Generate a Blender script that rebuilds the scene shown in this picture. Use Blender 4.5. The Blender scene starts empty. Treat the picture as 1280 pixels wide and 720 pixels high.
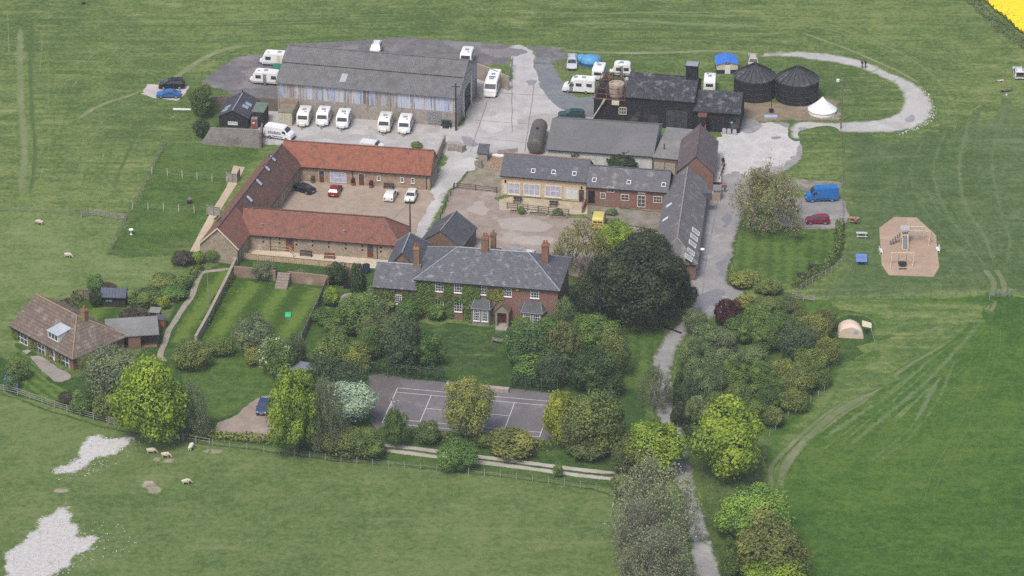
import bpy, bmesh, math, random
import numpy as np
from mathutils import Vector, Matrix, geometry, noise as mnoise
SC = bpy.context.scene; COL = SC.collection
R = math.radians
random.seed(7)
# ------------------------------------------------------------------ camera
FPX, TH, HC = 4200.0, R(27.0), 245.0
cam_loc = Vector((0, -HC / math.tan(TH), HC))
FWD = Vector((0, math.cos(TH), -math.sin(TH))); UP = Vector((0, math.sin(TH), math.cos(TH))); RT = Vector((1, 0, 0))
def P(px, py, z=0.0):
    d = FWD + RT * ((px - 640) / FPX) - UP * ((py - 360) / FPX)
    return cam_loc + d * ((z - cam_loc.z) / d.z)
def S_at(py):                      # pixels of the photograph per metre at a ground row
    return (FPX * math.sin(TH) + (py - 360) * math.cos(TH)) / HC
def ray(px, py):
    return FWD + RT * ((px - 640) / FPX) - UP * ((py - 360) / FPX)
cam_d = bpy.data.cameras.new('camera'); cam = bpy.data.objects.new('camera', cam_d); COL.objects.link(cam)
cam_d.sensor_width = 36; cam_d.lens = FPX / 1280 * 36; cam_d.clip_start = 5; cam_d.clip_end = 6000
cam.location = cam_loc; cam.rotation_euler = (R(90) - TH, 0, 0); SC.camera = cam
# ------------------------------------------------------------------ light
W = bpy.data.worlds.new('World'); SC.world = W; W.use_nodes = True
nt = W.node_tree; bg = nt.nodes['Background']; sky = nt.nodes.new('ShaderNodeTexSky')
SUN_EL, SUN_AZ = 58.0, 205.0       # degrees; azimuth clockwise from +Y
sky.sky_type = 'NISHITA'; sky.sun_disc = False; sky.sun_elevation = R(SUN_EL); sky.sun_rotation = R(SUN_AZ)
sky.air_density = 1.0; sky.dust_density = 3.5; sky.ozone_density = 0.6
nt.links.new(sky.outputs[0], bg.inputs[0]); bg.inputs[1].default_value = 0.115
sd = bpy.data.lights.new('sun', 'SUN'); sd.energy = 1.8; sd.angle = R(18); sd.color = (1, .955, .89)
so = bpy.data.objects.new('sun', sd); COL.objects.link(so)
_d = Vector((math.sin(R(SUN_AZ)) * math.cos(R(SUN_EL)), math.cos(R(SUN_AZ)) * math.cos(R(SUN_EL)), math.sin(R(SUN_EL))))
so.rotation_euler = _d.to_track_quat('Z', 'Y').to_euler(); so.location = _d * 200
SC.view_settings.view_transform = 'Standard'; SC.view_settings.look = 'None'; SC.view_settings.gamma = 1
SC.view_settings.use_curve_mapping = False; SC.view_settings.exposure = 0.62
SC.render.engine = 'CYCLES'; SC.cycles.max_bounces = 5; SC.cycles.diffuse_bounces = 3; SC.cycles.glossy_bounces = 2
SC.cycles.transparent_max_bounces = 6; SC.cycles.use_denoising = False; SC.cycles.denoising_input_passes = 'RGB_ALBEDO_NORMAL'; SC.cycles.denoising_prefilter = 'FAST'; SC.cycles.caustics_reflective = False
SC.cycles.volume_bounces = 0
# ------------------------------------------------------------------ mesh builder
class MB:
    def __init__(s): s.v = []; s.f = []; s.m = []
    def add(s, vs, fs, mi=0):
        b = len(s.v); s.v += [tuple(v) for v in vs]
        for f in fs: s.f.append([b + i for i in f]); s.m.append(mi)
        return s
    def box(s, x0, x1, y0, y1, z0, z1, mi=0, M=None):
        vs = [Vector(p) for p in ((x0,y0,z0),(x1,y0,z0),(x1,y1,z0),(x0,y1,z0),(x0,y0,z1),(x1,y0,z1),(x1,y1,z1),(x0,y1,z1))]
        if M: vs = [M @ v for v in vs]
        return s.add(vs, [(3,2,1,0),(4,5,6,7),(0,1,5,4),(1,2,6,5),(2,3,7,6),(3,0,4,7)], mi)
    def prism(s, pts, z0, z1, mi=0):
        n = len(pts); vs = [(p[0], p[1], z0) for p in pts] + [(p[0], p[1], z1) for p in pts]
        return s.add(vs, [tuple(range(n))[::-1], tuple(range(n, 2*n))] + [(i, (i+1) % n, n+(i+1) % n, n+i) for i in range(n)], mi)
    def tube(s, path, rad, n=6, mi=0):
        path = [Vector(p) for p in path]
        if not isinstance(rad, (list, tuple)): rad = [rad] * len(path)
        vs = []; fs = []
        for i, p in enumerate(path):
            t = (path[min(i+1, len(path)-1)] - path[max(i-1, 0)]).normalized()
            a = t.orthogonal().normalized() if abs(t.z) < .99 else Vector((1, 0, 0)); b = t.cross(a)
            for k in range(n):
                w = 2 * math.pi * k / n; vs.append(p + (a * math.cos(w) + b * math.sin(w)) * rad[i])
        for i in range(len(path) - 1):
            for k in range(n):
                fs.append((i*n+k, i*n+(k+1) % n, (i+1)*n+(k+1) % n, (i+1)*n+k))
        fs.append(tuple(range(n))[::-1]); fs.append(tuple(range((len(path)-1)*n, len(path)*n)))
        return s.add(vs, fs, mi)
    def bar(s, a, b, w, h, mi=0):            # rectangular bar between two points
        a = Vector(a); b = Vector(b); t = (b - a).normalized()
        r = t.cross(Vector((0, 0, 1)));  r = Vector((1, 0, 0)) if r.length < 1e-4 else r.normalized()
        u = r.cross(t).normalized(); vs = []
        for p in (a, b):
            for q in ((-1,-1),(1,-1),(1,1),(-1,1)): vs.append(p + r * (w/2*q[0]) + u * (h/2*q[1]))
        return s.add(vs, [(3,2,1,0),(4,5,6,7),(0,1,5,4),(1,2,6,5),(2,3,7,6),(3,0,4,7)], mi)
    def lathe(s, prof, c=(0,0,0), n=16, mi=0):
        vs = []; fs = []
        for r, z in prof:
            for k in range(n):
                w = 2*math.pi*k/n; vs.append((c[0]+r*math.cos(w), c[1]+r*math.sin(w), c[2]+z))
        for i in range(len(prof)-1):
            for k in range(n): fs.append((i*n+k, i*n+(k+1) % n, (i+1)*n+(k+1) % n, (i+1)*n+k))
        fs.append(tuple(range(n))[::-1]); fs.append(tuple(range((len(prof)-1)*n, len(prof)*n)))
        return s.add(vs, fs, mi)
    def ball(s, c, r, n=10, mi=0, jit=0, rnd=random):
        if not isinstance(r, (list, tuple)): r = (r, r, r)
        m = max(4, n//2); vs = [(c[0], c[1], c[2]-r[2])]; fs = []
        for i in range(1, m):
            a = -math.pi/2 + math.pi*i/m
            for k in range(n):
                w = 2*math.pi*k/n; j = 1 + (rnd.uniform(-jit, jit) if jit else 0)
                vs.append((c[0]+r[0]*j*math.cos(a)*math.cos(w), c[1]+r[1]*j*math.cos(a)*math.sin(w), c[2]+r[2]*j*math.sin(a)))
        vs.append((c[0], c[1], c[2]+r[2])); t = len(vs)-1
        for k in range(n):
            fs.append((0, 1+(k+1) % n, 1+k)); fs.append((t, 1+(m-2)*n+k, 1+(m-2)*n+(k+1) % n))
            for i in range(m-2): fs.append((1+i*n+k, 1+i*n+(k+1) % n, 1+(i+1)*n+(k+1) % n, 1+(i+1)*n+k))
        return s.add(vs, fs, mi)
    def shell(s, polys, th, mi=0):           # sheet of planar polygons given a vertical thickness
        key = {}; vs = []; fs = []
        for p in polys:
            f = []
            for q in p:
                k = tuple(round(c, 3) for c in q)
                if k not in key: key[k] = len(vs); vs.append(q)
                f.append(key[k])
            fs.append(f)
        n = len(vs); allv = list(vs) + [(q[0], q[1], q[2]-th) for q in vs]; out = list(fs) + [[i+n for i in f][::-1] for f in fs]
        ed = {}
        for f in fs:
            for i in range(len(f)): ed[(f[i], f[(i+1) % len(f)])] = 1
        for a, b in ed:
            if (b, a) not in ed: out.append([b, a, a+n, b+n])
        return s.add(allv, out, mi)
    def bevel(s, w, seg=2):
        me = bpy.data.meshes.new('t'); me.from_pydata(s.v, [], s.f); bm = bmesh.new(); bm.from_mesh(me)
        bmesh.ops.remove_doubles(bm, verts=bm.verts, dist=1e-4)
        es = [e for e in bm.edges if len(e.link_faces) == 2 and e.calc_face_angle(0) > .5]
        bmesh.ops.bevel(bm, geom=es, offset=w, segments=seg, affect='EDGES', clamp_overlap=True)
        s.v = [v.co[:] for v in bm.verts]; bm.verts.index_update(); s.f = [[v.index for v in f.verts] for f in bm.faces]; s.m = [0]*len(s.f)
        bm.free(); bpy.data.meshes.remove(me); return s
    def mesh(s, name, mats, smooth=False):
        me = bpy.data.meshes.new(name); me.from_pydata(s.v, [], s.f)
        bm = bmesh.new(); bm.from_mesh(me); bmesh.ops.recalc_face_normals(bm, faces=bm.faces); bm.to_mesh(me); bm.free()
        for m in (mats if isinstance(mats, (list, tuple)) else [mats]): me.materials.append(m)
        if isinstance(mats, (list, tuple)) and len(mats) > 1: me.polygons.foreach_set('material_index', s.m)
        if smooth: me.polygons.foreach_set('use_smooth', [True]*len(me.polygons))
        me.update(); return me
    def build(s, name, mats, parent=None, smooth=False, label=None):
        o = bpy.data.objects.new(name, s.mesh(name, mats, smooth)); COL.objects.link(o)
        if parent is not None: o.parent = parent
        if label: o['label'] = label
        return o
XF = {}                                        # world matrix of every thing (parents are set without evaluation)
def thing(name, label, cat, loc=(0,0,0), rz=0.0, group=None):
    o = bpy.data.objects.new(name, None); COL.objects.link(o); o.empty_display_size = .5
    o.location = loc; o.rotation_euler = (0, 0, rz); o['label'] = label; o['category'] = cat
    if group: o['group'] = group
    XF[o.name] = Matrix.Translation(Vector(loc)) @ Matrix.Rotation(rz, 4, 'Z')
    return o
def tag(o, label, cat, group=None):
    o['label'] = label; o['category'] = cat
    if group: o['group'] = group
    return o
def structure(o): o['kind'] = 'structure'; return o
def link_copy(o, parent=None, name=None):
    c = o.copy(); COL.objects.link(c)
    if parent is not None: c.parent = parent
    return c
KIDS = {}
def copy_tree(o, loc, rz, label, group=None, scale=None):
    c = o.copy(); COL.objects.link(c); c.location = loc; c.rotation_euler = (0, 0, rz); c['label'] = label
    if group: c['group'] = group
    if scale: c.scale = scale
    for ch in o.children:
        d = link_copy(ch, c)
        for g in ch.children: link_copy(g, d)
    XF[c.name] = Matrix.Translation(Vector(loc)) @ Matrix.Rotation(rz, 4, 'Z')
    return c
# ------------------------------------------------------------------ materials
def srgb(r, g, b):
    f = lambda c: (c/255/12.92) if c/255 <= .04045 else ((c/255+.055)/1.055)**2.4
    return (f(r), f(g), f(b))
def nodes(name):
    m = bpy.data.materials.new(name); m.use_nodes = True; t = m.node_tree
    return m, t, t.nodes['Principled BSDF']
def N(t, typ, **kw):
    n = t.nodes.new('ShaderNode' + typ)
    for k, v in kw.items(): setattr(n, k, v)
    return n
def L_(t, a, b): t.links.new(a, b)
def setin(t, sock, v):
    if isinstance(v, (int, float)): sock.default_value = v
    elif isinstance(v, (tuple, list)): sock.default_value = (*v[:3], 1) if len(sock.default_value) == 4 else v[:3]
    else: L_(t, v, sock)
def math_(t, op, a, b=None, c=None, clamp=False):
    n = N(t, 'Math', operation=op); n.use_clamp = clamp
    for i, x in enumerate((a, b, c)):
        if x is not None: setin(t, n.inputs[i], x)
    return n.outputs[0]
def mix_(t, fac, a, b, mode='MIX'):
    n = N(t, 'Mix', data_type='RGBA', blend_type=mode); setin(t, n.inputs[0], fac); setin(t, n.inputs[6], a); setin(t, n.inputs[7], b)
    return n.outputs[2]
def noise_(t, vec, scale, detail=4, rough=.6, dist=0):
    n = N(t, 'TexNoise'); n.inputs['Scale'].default_value = scale; n.inputs['Detail'].default_value = detail
    n.inputs['Roughness'].default_value = rough; n.inputs['Distortion'].default_value = dist; L_(t, vec, n.inputs['Vector']); return n.outputs[0]
def map_(t, vec, scale=(1,1,1), rz=0, loc=(0,0,0)):
    n = N(t, 'Mapping'); n.inputs['Scale'].default_value = scale; n.inputs['Rotation'].default_value = (0, 0, rz); n.inputs['Location'].default_value = loc
    L_(t, vec, n.inputs['Vector']); return n.outputs[0]
def ramp01(t, x, a, b):
    n = N(t, 'MapRange', interpolation_type='SMOOTHSTEP'); L_(t, x, n.inputs[0]); n.inputs[1].default_value = a; n.inputs[2].default_value = b
    return n.outputs[0]
MATS = {}
def mat(name, c1, c2=None, c3=None, scale=2.0, patch=.25, p_at=(.52, .68), rough=.85, metal=0.0, fine=.22, brick=None, ribs=None, streak=0, spec=.3, bump=.0, tint=False):
    """surface whose colour wanders between c1 and c2, with patches of c3; brick=(w,h,mortar,strength) or ribs=(axis,period) add a pattern"""
    if name in MATS: return MATS[name]
    m, t, p = nodes(name); tc = N(t, 'TexCoord'); v = tc.outputs['Object']; c2 = c2 or tuple(x*.75 for x in c1)
    col = mix_(t, ramp01(t, noise_(t, v, scale, 5), .3, .7), c1, c2)
    if c3: col = mix_(t, math_(t, 'MULTIPLY', ramp01(t, noise_(t, v, scale*patch, 6, .65), *p_at), .9), col, c3)
    if brick:
        sx = N(t, 'SeparateXYZ'); L_(t, v, sx.inputs[0]); cx = N(t, 'CombineXYZ')
        L_(t, math_(t, 'ADD', sx.outputs[0], sx.outputs[1]), cx.inputs[0]); L_(t, sx.outputs[2], cx.inputs[1])
        b = N(t, 'TexBrick'); L_(t, cx.outputs[0], b.inputs[0]); b.inputs['Scale'].default_value = 1; b.inputs['Brick Width'].default_value = brick[0]
        b.inputs['Row Height'].default_value = brick[1]; b.inputs['Mortar Size'].default_value = brick[1]*.13; b.inputs['Color1'].default_value = (.72,.72,.72,1)
        b.inputs['Color2'].default_value = (1.2,1.2,1.2,1); b.inputs['Mortar'].default_value = (*[x*1.0 for x in brick[2]], 1)
        col = mix_(t, brick[3], col, mix_(t, 1.0, col, b.outputs[0], 'MULTIPLY'))
    if streak:
        s = noise_(t, map_(t, v, (2.2, 2.2, .18)), 1.0, 5, .7); col = mix_(t, math_(t, 'MULTIPLY', ramp01(t, s, .42, .75), streak), col, tuple(x*.45 for x in c1))
    if fine:
        f = noise_(t, v, scale*6, 3, .7); f = math_(t, 'MULTIPLY_ADD', f, fine*2, 1-fine); g = N(t, 'CombineXYZ')
        for i in range(3): L_(t, f, g.inputs[i])
        col = mix_(t, 1.0, col, g.outputs[0], 'MULTIPLY')
    if tint:
        oi = N(t, 'ObjectInfo'); col = mix_(t, 1.0, col, oi.outputs['Color'], 'MULTIPLY')
    h = None
    if ribs:
        sx = N(t, 'SeparateXYZ'); L_(t, v, sx.inputs[0]); a = sx.outputs[ribs[0]] if ribs[0] < 3 else math_(t, 'ADD', sx.outputs[0], sx.outputs[1])
        h = math_(t, 'SINE', math_(t, 'MULTIPLY', a, 2*math.pi/ribs[1]))
        bp = N(t, 'Bump'); bp.inputs['Strength'].default_value = .6; bp.inputs['Distance'].default_value = ribs[1]*.2; L_(t, h, bp.inputs['Height']); L_(t, bp.outputs[0], p.inputs['Normal'])
    elif bump:
        bp = N(t, 'Bump'); bp.inputs['Strength'].default_value = .7; bp.inputs['Distance'].default_value = bump; L_(t, noise_(t, v, scale*4, 4), bp.inputs['Height']); L_(t, bp.outputs[0], p.inputs['Normal'])
    L_(t, col, p.inputs['Base Color']); p.inputs['Roughness'].default_value = rough; p.inputs['Metallic'].default_value = metal
    p.inputs['Specular IOR Level'].default_value = spec
    MATS[name] = m; return m
def paint(name, c, rough=.35, fine=.05, metal=0, c2=None):
    return mat(name, c, c2 or tuple(x*.9 for x in c), scale=1.3, rough=rough, fine=fine, spec=.5, metal=metal)
GLASS = mat('window_glass', (.03,.035,.045), (.07,.08,.1), scale=.9, rough=.08, fine=0, spec=.6)
CURTAIN = mat('pale_lilac_pane', (.28,.3,.42), (.42,.44,.55), scale=1.5, rough=.2, fine=.1)
CARGLASS = mat('car_glass', (.025,.03,.035), (.05,.06,.07), scale=1, rough=.06, fine=0, spec=.6)
WHITE = paint('white_paint', (.74,.74,.73), .5)
CREAM = paint('cream_paint', (.62,.55,.4), .55)
BLACKP = mat('black_trim', (.012,.012,.014), (.02,.02,.022), rough=.6)
TYRE = mat('rubber_tyre', (.015,.015,.016), (.025,.025,.025), rough=.85)
METAL = mat('grey_metal', (.3,.31,.32), (.2,.21,.22), rough=.5, metal=.3)
RUST = mat('rusty_iron', (.16,.07,.04), (.09,.05,.035), c3=(.22,.13,.08), rough=.9)
WOOD = mat('weathered_wood', (.2,.17,.13), (.13,.11,.085), rough=.9, scale=4)
DARKWOOD = mat('dark_wood', (.045,.038,.032), (.03,.026,.022), rough=.9, scale=4)
PALEWOOD = mat('pale_timber', (.5,.38,.22), (.4,.29,.16), rough=.85, scale=3)
BROWNWOOD = mat('brown_door_wood', (.16,.05,.022), (.1,.032,.016), rough=.6, scale=3)
CONC = mat('concrete', (.33,.3,.26), (.25,.23,.2), c3=(.2,.17,.13), scale=1.5, rough=.95)
# ------------------------------------------------------------------ ground
def grass(t, lo, mid, hi, dry, streak=(0, .3), stripe=None, big=.02, seed=0.0):
    """grass colour from world position: large patches, blade-scale mottle, mowing streaks; stripe=(angle, period, strength)"""
    g = N(t, 'NewGeometry').outputs['Position']; v = map_(t, g, loc=(seed*37.1, seed*11.7, seed))
    n1 = noise_(t, v, big, 6, .6); n2 = noise_(t, v, .22, 6, .68); n3 = noise_(t, v, 1.1, 5, .82); n4 = noise_(t, v, .07, 5, .6, .8)
    st = noise_(t, map_(t, v, (.07, .6, 1), streak[0]), 1.0, 4, .65)
    x = math_(t, 'MULTIPLY', n1, .42); x = math_(t, 'MULTIPLY_ADD', n2, .34, x); x = math_(t, 'MULTIPLY_ADD', n3, .72, x); x = math_(t, 'MULTIPLY_ADD', st, streak[1], x)
    x = math_(t, 'SUBTRACT', x, .74 + streak[1]*.5)
    x = math_(t, 'MULTIPLY_ADD', x, 4.2, .5)
    if stripe:
        s = N(t, 'SeparateXYZ'); L_(t, map_(t, g, rz=stripe[0]), s.inputs[0])
        w = math_(t, 'SINE', math_(t, 'MULTIPLY', math_(t, 'ADD', s.outputs[0], math_(t, 'MULTIPLY', n4, .5)), 2*math.pi/stripe[1]))
        x = math_(t, 'MULTIPLY_ADD', math_(t, 'MULTIPLY', w, 2.0, clamp=False), stripe[2]*.5, x)
    r = N(t, 'ValToRGB'); e = r.color_ramp.elements; e[0].position = .08; e[0].color = (*lo, 1); e[1].position = .95; e[1].color = (*hi, 1)
    k = e.new(.48); k.color = (*mid, 1); L_(t, x, r.inputs[0])
    d = ramp01(t, math_(t, 'MULTIPLY_ADD', st, .5, math_(t, 'MULTIPLY_ADD', n4, .5, math_(t, 'MULTIPLY', n2, .35))), .72, .92)
    return mix_(t, math_(t, 'MULTIPLY', d, .75), r.outputs[0], dry)
G_ = {
 'north': dict(lo=(0.0546,0.0940,0.0233), mid=(0.0925,0.1380,0.0349), hi=(0.1576,0.1950,0.0600), dry=(0.2311,0.2350,0.1017), streak=(R(3), .34), seed=0),
 'west':  dict(lo=(0.0702,0.1135,0.0289), mid=(0.1062,0.1535,0.0425), hi=(0.1530,0.1953,0.0680), dry=(0.2070,0.2232,0.1020), streak=(R(-8), .2), seed=1),
 'south': dict(lo=(0.0594,0.1004,0.0258), mid=(0.0900,0.1358,0.0380), hi=(0.1332,0.1693,0.0570), dry=(0.1800,0.1860,0.0836), streak=(R(5), .15), seed=2),
 'east':  dict(lo=(0.0321,0.0787,0.0109), mid=(0.0498,0.1056,0.0142), hi=(0.0804,0.1359,0.0217), dry=(0.1045,0.1476,0.0313), streak=(R(-35), .2), seed=3),
 'east2': dict(lo=(0.0572,0.1064,0.0234), mid=(0.0939,0.1455,0.0360), hi=(0.1602,0.1954,0.0586), dry=(0.2402,0.2280,0.0990), streak=(R(-12), .42), seed=4),
 'garden':dict(lo=(0.0259,0.0590,0.0108), mid=(0.0374,0.0804,0.0144), hi=(0.0612,0.1066,0.0216), dry=(0.1080,0.1312,0.0420), streak=(0, .15), seed=5),
 'paddock':dict(lo=(0.0400,0.0791,0.0143), mid=(0.0624,0.1118,0.0208), hi=(0.0920,0.1419,0.0325), dry=(0.1440,0.1634,0.0585), streak=(R(20), .2), seed=6),
 'lawn_a':dict(lo=(0.0389,0.0767,0.0094), mid=(0.0607,0.1100,0.0140), hi=(0.1011,0.1533,0.0246), dry=(0.1244,0.1624,0.0410), streak=(0, .1), stripe=(R(15), 5.2, .55), seed=7),
 'lawn_b':dict(lo=(0.0390,0.0774,0.0126), mid=(0.0608,0.1118,0.0196), hi=(0.0936,0.1462,0.0280), dry=(0.1248,0.1634,0.0490), streak=(0, .1), stripe=(R(5), 2.2, .17), seed=8),
 'lawn_c':dict(lo=(0.0425,0.0828,0.0144), mid=(0.0723,0.1288,0.0240), hi=(0.1105,0.1656,0.0320), dry=(0.1360,0.1748,0.0560), streak=(0, .1), stripe=(R(-38), 1.5, .3), seed=9),
 'rough': dict(lo=(0.0340,0.0630,0.0135), mid=(0.0595,0.0945,0.0225), hi=(0.1020,0.1350,0.0413), dry=(0.1615,0.1620,0.0750), streak=(0, .1), seed=10),
}
def ground_mat(name, base, cols=None, soft=0, edge=None, scale=.5, fray=1.0, p_at=(.5, .66), cover=1.0, rough=.95):
    """base: a grass kind or None with cols=(c1,c2,c3); near the sheet's border it frays into the edge grass"""
    if name in MATS: return MATS[name]
    m, t, p = nodes(name)
    if base: col = grass(t, **G_[base])
    else:
        g = N(t, 'NewGeometry').outputs['Position']
        col = mix_(t, ramp01(t, noise_(t, g, scale, 6, .68), .34, .66), cols[0], cols[1])
        col = mix_(t, math_(t, 'MULTIPLY', ramp01(t, noise_(t, map_(t, g, loc=(9, 3, 0)), scale*.3, 7, .66, .6), *p_at), .85), col, cols[2])
        f = noise_(t, g, 4.0, 3, .8); f = math_(t, 'MULTIPLY_ADD', f, .5, .75); c = N(t, 'CombineXYZ')
        for i in range(3): L_(t, f, c.inputs[i])
        col = mix_(t, 1.0, col, c.outputs[0], 'MULTIPLY')
    if soft:
        a = N(t, 'Attribute', attribute_name='edge'); g = N(t, 'NewGeometry').outputs['Position']
        n = noise_(t, g, 1.1 / max(.5, soft), 6, .72)
        x = math_(t, 'ADD', math_(t, 'MULTIPLY', a.outputs['Fac'], 1.0/soft), math_(t, 'MULTIPLY_ADD', n, 2.4*fray, -1.25*fray - (1-cover)*1.5))
        col = mix_(t, ramp01(t, x, .1, .75), grass(t, **G_[edge]), col)
    L_(t, col, p.inputs['Base Color']); p.inputs['Roughness'].default_value = rough; p.inputs['Specular IOR Level'].default_value = .15
    MATS[name] = m; return m
def smooth_poly(pts, closed=True, step=.7):
    pts = [Vector((p[0], p[1])) for p in pts]; n = len(pts); out = []
    for i in range(n if closed else n-1):
        if closed: a, b, c, d = pts[i-1], pts[i], pts[(i+1) % n], pts[(i+2) % n]
        else: a, b, c, d = pts[max(i-1,0)], pts[i], pts[i+1], pts[min(i+2,n-1)]
        k = max(2, int((c-b).length/step))
        for j in range(k):
            u = j/k; out.append(.5*((2*b)+(c-a)*u+(2*a-5*b+4*c-d)*u*u+(3*b-a-3*c+d)*u**3))
    if not closed: out.append(pts[-1])
    return out
def lin_poly(pts, step=.7):
    out = []
    for i in range(len(pts)):
        a = Vector(pts[i][:2]); b = Vector(pts[(i+1) % len(pts)][:2]); k = max(1, int((b-a).length/step)); out += [a+(b-a)*(j/k) for j in range(k)]
    return out
LAYERS = []
def layer(x0, x1, y0, y1, step=.004):          # height of a new sheet: a little above every earlier sheet it may overlap
    z = step + max([l[4] for l in LAYERS if l[0] < x1 and l[1] > x0 and l[2] < y1 and l[3] > y0], default=0.0)
    LAYERS.append((x0, x1, y0, y1, z)); return z
def skirt(bm):                                 # turn the border of a sheet down into the ground so no gap shows under it
    r = bmesh.ops.extrude_edge_only(bm, edges=[e for e in bm.edges if len(e.link_faces) == 1])
    for v in r['geom']:
        if isinstance(v, bmesh.types.BMVert): v.co.z = -.01
def sheet(name, px, m, smooth=True, jit=.25, grid=1.6, z=None, label=None):
    """a ground sheet from an outline in photograph pixels laid on the ground; every vertex knows its distance to the border"""
    w = [P(x, y) for x, y in px]; poly = smooth_poly(w) if smooth else lin_poly(w)
    if jit:
        q = []
        for i, p in enumerate(poly):
            t = (poly[(i+1) % len(poly)]-poly[i-1]); nrm = Vector((t.y, -t.x)); nrm = nrm.normalized() if nrm.length > 1e-6 else nrm
            q.append(p + nrm*(mnoise.fractal(Vector((p.x*.35, p.y*.35, len(name))), .7, 2.1, 4)*jit*1.6))
        poly = q
    pa = np.array([p[:] for p in poly]); pb = np.roll(pa, -1, 0)
    x0, y0 = pa.min(0); x1, y1 = pa.max(0)
    gx, gy = np.meshgrid(np.arange(x0+grid*.3, x1, grid), np.arange(y0+grid*.3, y1, grid)); g = np.stack([gx.ravel(), gy.ravel()], 1)
    g += np.random.RandomState(3).uniform(-.2, .2, g.shape)*grid
    inside = np.zeros(len(g), bool)
    for (ax, ay), (bx, by) in zip(pa, pb):
        c = ((ay > g[:,1]) != (by > g[:,1])); 
        if c.any():
            xx = ax+(g[:,1]-ay)/(by-ay+1e-12)*(bx-ax); inside ^= c & (g[:,0] < xx)
    def dist(q):
        d = np.full(len(q), 1e9); e = pb-pa; l2 = (e**2).sum(1)+1e-12
        for i in range(len(pa)):
            u = np.clip(((q-pa[i])@e[i])/l2[i], 0, 1); d = np.minimum(d, ((q-pa[i]-u[:,None]*e[i])**2).sum(1))
        return np.sqrt(d)
    g = g[inside]; dg = dist(g) if len(g) else np.zeros(0); g = g[dg > .35]; dg = dg[dg > .35]
    verts = [Vector(p) for p in pa] + [Vector(p) for p in g]; ne = len(pa)
    vo, eo, fo, ov, _, _ = geometry.delaunay_2d_cdt(verts, [(i, (i+1) % ne) for i in range(ne)], [list(range(ne))], 1, 1e-5)
    if z is None: z = layer(x0, x1, y0, y1)
    me = bpy.data.meshes.new(name); me.from_pydata([(v.x, v.y, z) for v in vo], [], fo)
    dd = np.concatenate([np.zeros(ne), dg]); ed = [float(dd[o[0]]) if o else 0.0 for o in ov]
    at = me.attributes.new('edge', 'FLOAT', 'POINT'); at.data.foreach_set('value', ed)
    bm = bmesh.new(); bm.from_mesh(me); bmesh.ops.recalc_face_normals(bm, faces=bm.faces)
    if sum(f.normal.z for f in bm.faces) < 0: bmesh.ops.reverse_faces(bm, faces=bm.faces)
    skirt(bm); bm.to_mesh(me); bm.free()
    me.materials.append(m); o = bpy.data.objects.new(name, me); COL.objects.link(o); return structure(o)
def ribbon(name, px, width, m, z=None):
    c = smooth_poly([P(x, y) for x, y in px], False, .8)
    if z is None: z = layer(min(p.x for p in c)-width, max(p.x for p in c)+width, min(p.y for p in c)-width, max(p.y for p in c)+width, .0012)
    vs = []; ed = []; fs = []
    for i, p in enumerate(c):
        t = (c[min(i+1, len(c)-1)]-c[max(i-1, 0)]).normalized(); n = Vector((-t.y, t.x)); e = min(i, len(c)-1-i)*.15
        w = width*(1+.18*mnoise.noise(Vector((p.x*.4, p.y*.4, 3)))); p = p + n*(.12*mnoise.noise(Vector((p.x*.25, p.y*.25, 8))))
        for k, o in ((-.5, 0), (0, .5), (.5, 0)): q = p+n*(k*w); vs.append((q.x, q.y, z)); ed.append(min(o*w, e))
    for i in range(len(c)-1):
        for k in (0, 1): fs.append((i*3+k, i*3+3+k, i*3+4+k, i*3+1+k))
    me = bpy.data.meshes.new(name); me.from_pydata(vs, [], fs); at = me.attributes.new('edge', 'FLOAT', 'POINT'); at.data.foreach_set('value', ed)
    bm = bmesh.new(); bm.from_mesh(me)
    for f in bm.faces:
        if f.normal.z < 0: f.normal_flip()
    skirt(bm); bm.to_mesh(me); bm.free(); me.materials.append(m)
    o = bpy.data.objects.new(name, me); COL.objects.link(o); return structure(o)
G_['eastu'] = dict(lo=(.05,.084,.024), mid=(.07,.112,.034), hi=(.105,.145,.056), dry=(.14,.165,.085), streak=(R(-60), .25), seed=13)
# base field, large enough to reach past every view
b = MB(); b.add([(-1500,-900,0),(1500,-900,0),(1500,2400,0),(-1500,2400,0)], [(0,1,2,3)]); structure(b.build('ground', ground_mat('north_field_grass', 'north')))
def gsheet(name, px, kind, edge, soft=1.2, **k): return sheet(name, px, ground_mat(kind+'_grass_'+edge+str(soft), kind, soft=soft, edge=edge), **k)
gsheet('west_pasture', [(-60,262),(60,264),(110,268),(155,274),(148,300),(138,318),(200,322),(215,318),(300,330),(260,370),(200,400),(120,520),(-60,500)], 'west', 'north', .8)
gsheet('paddock_grass', [(206,182),(255,178),(320,184),(318,200),(300,225),(252,300),(238,322),(200,322),(138,319),(160,272),(185,222)], 'paddock', 'north', .8)
gsheet('south_pasture', [(-60,484),(0,490),(60,512),(140,535),(235,552),(330,562),(420,575),(480,580),(600,592),(700,605),(765,618),(790,650),(800,760),(-60,760)], 'south', 'garden', .8)
gsheet('east_field', [(925,520),(960,470),(985,440),(1010,405),(1000,372),(1060,372),(1200,370),(1340,366),(1400,760),(900,760),(960,640),(965,560)], 'east', 'north', 1.5)
gsheet('upper_east_field', [(1052,170),(1130,172),(1200,158),(1400,110),(1400,362),(1235,366),(1100,372),(1000,374),(1040,345),(1054,300)], 'eastu', 'north', 3.0)
gsheet('trodden_grass', [(1040,378),(1110,374),(1225,376),(1238,400),(1160,450),(1060,510),(985,565),(964,600),(962,560),(1010,500),(1050,450),(1090,440),(1100,405)], 'east2', 'east', 2.5)
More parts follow.
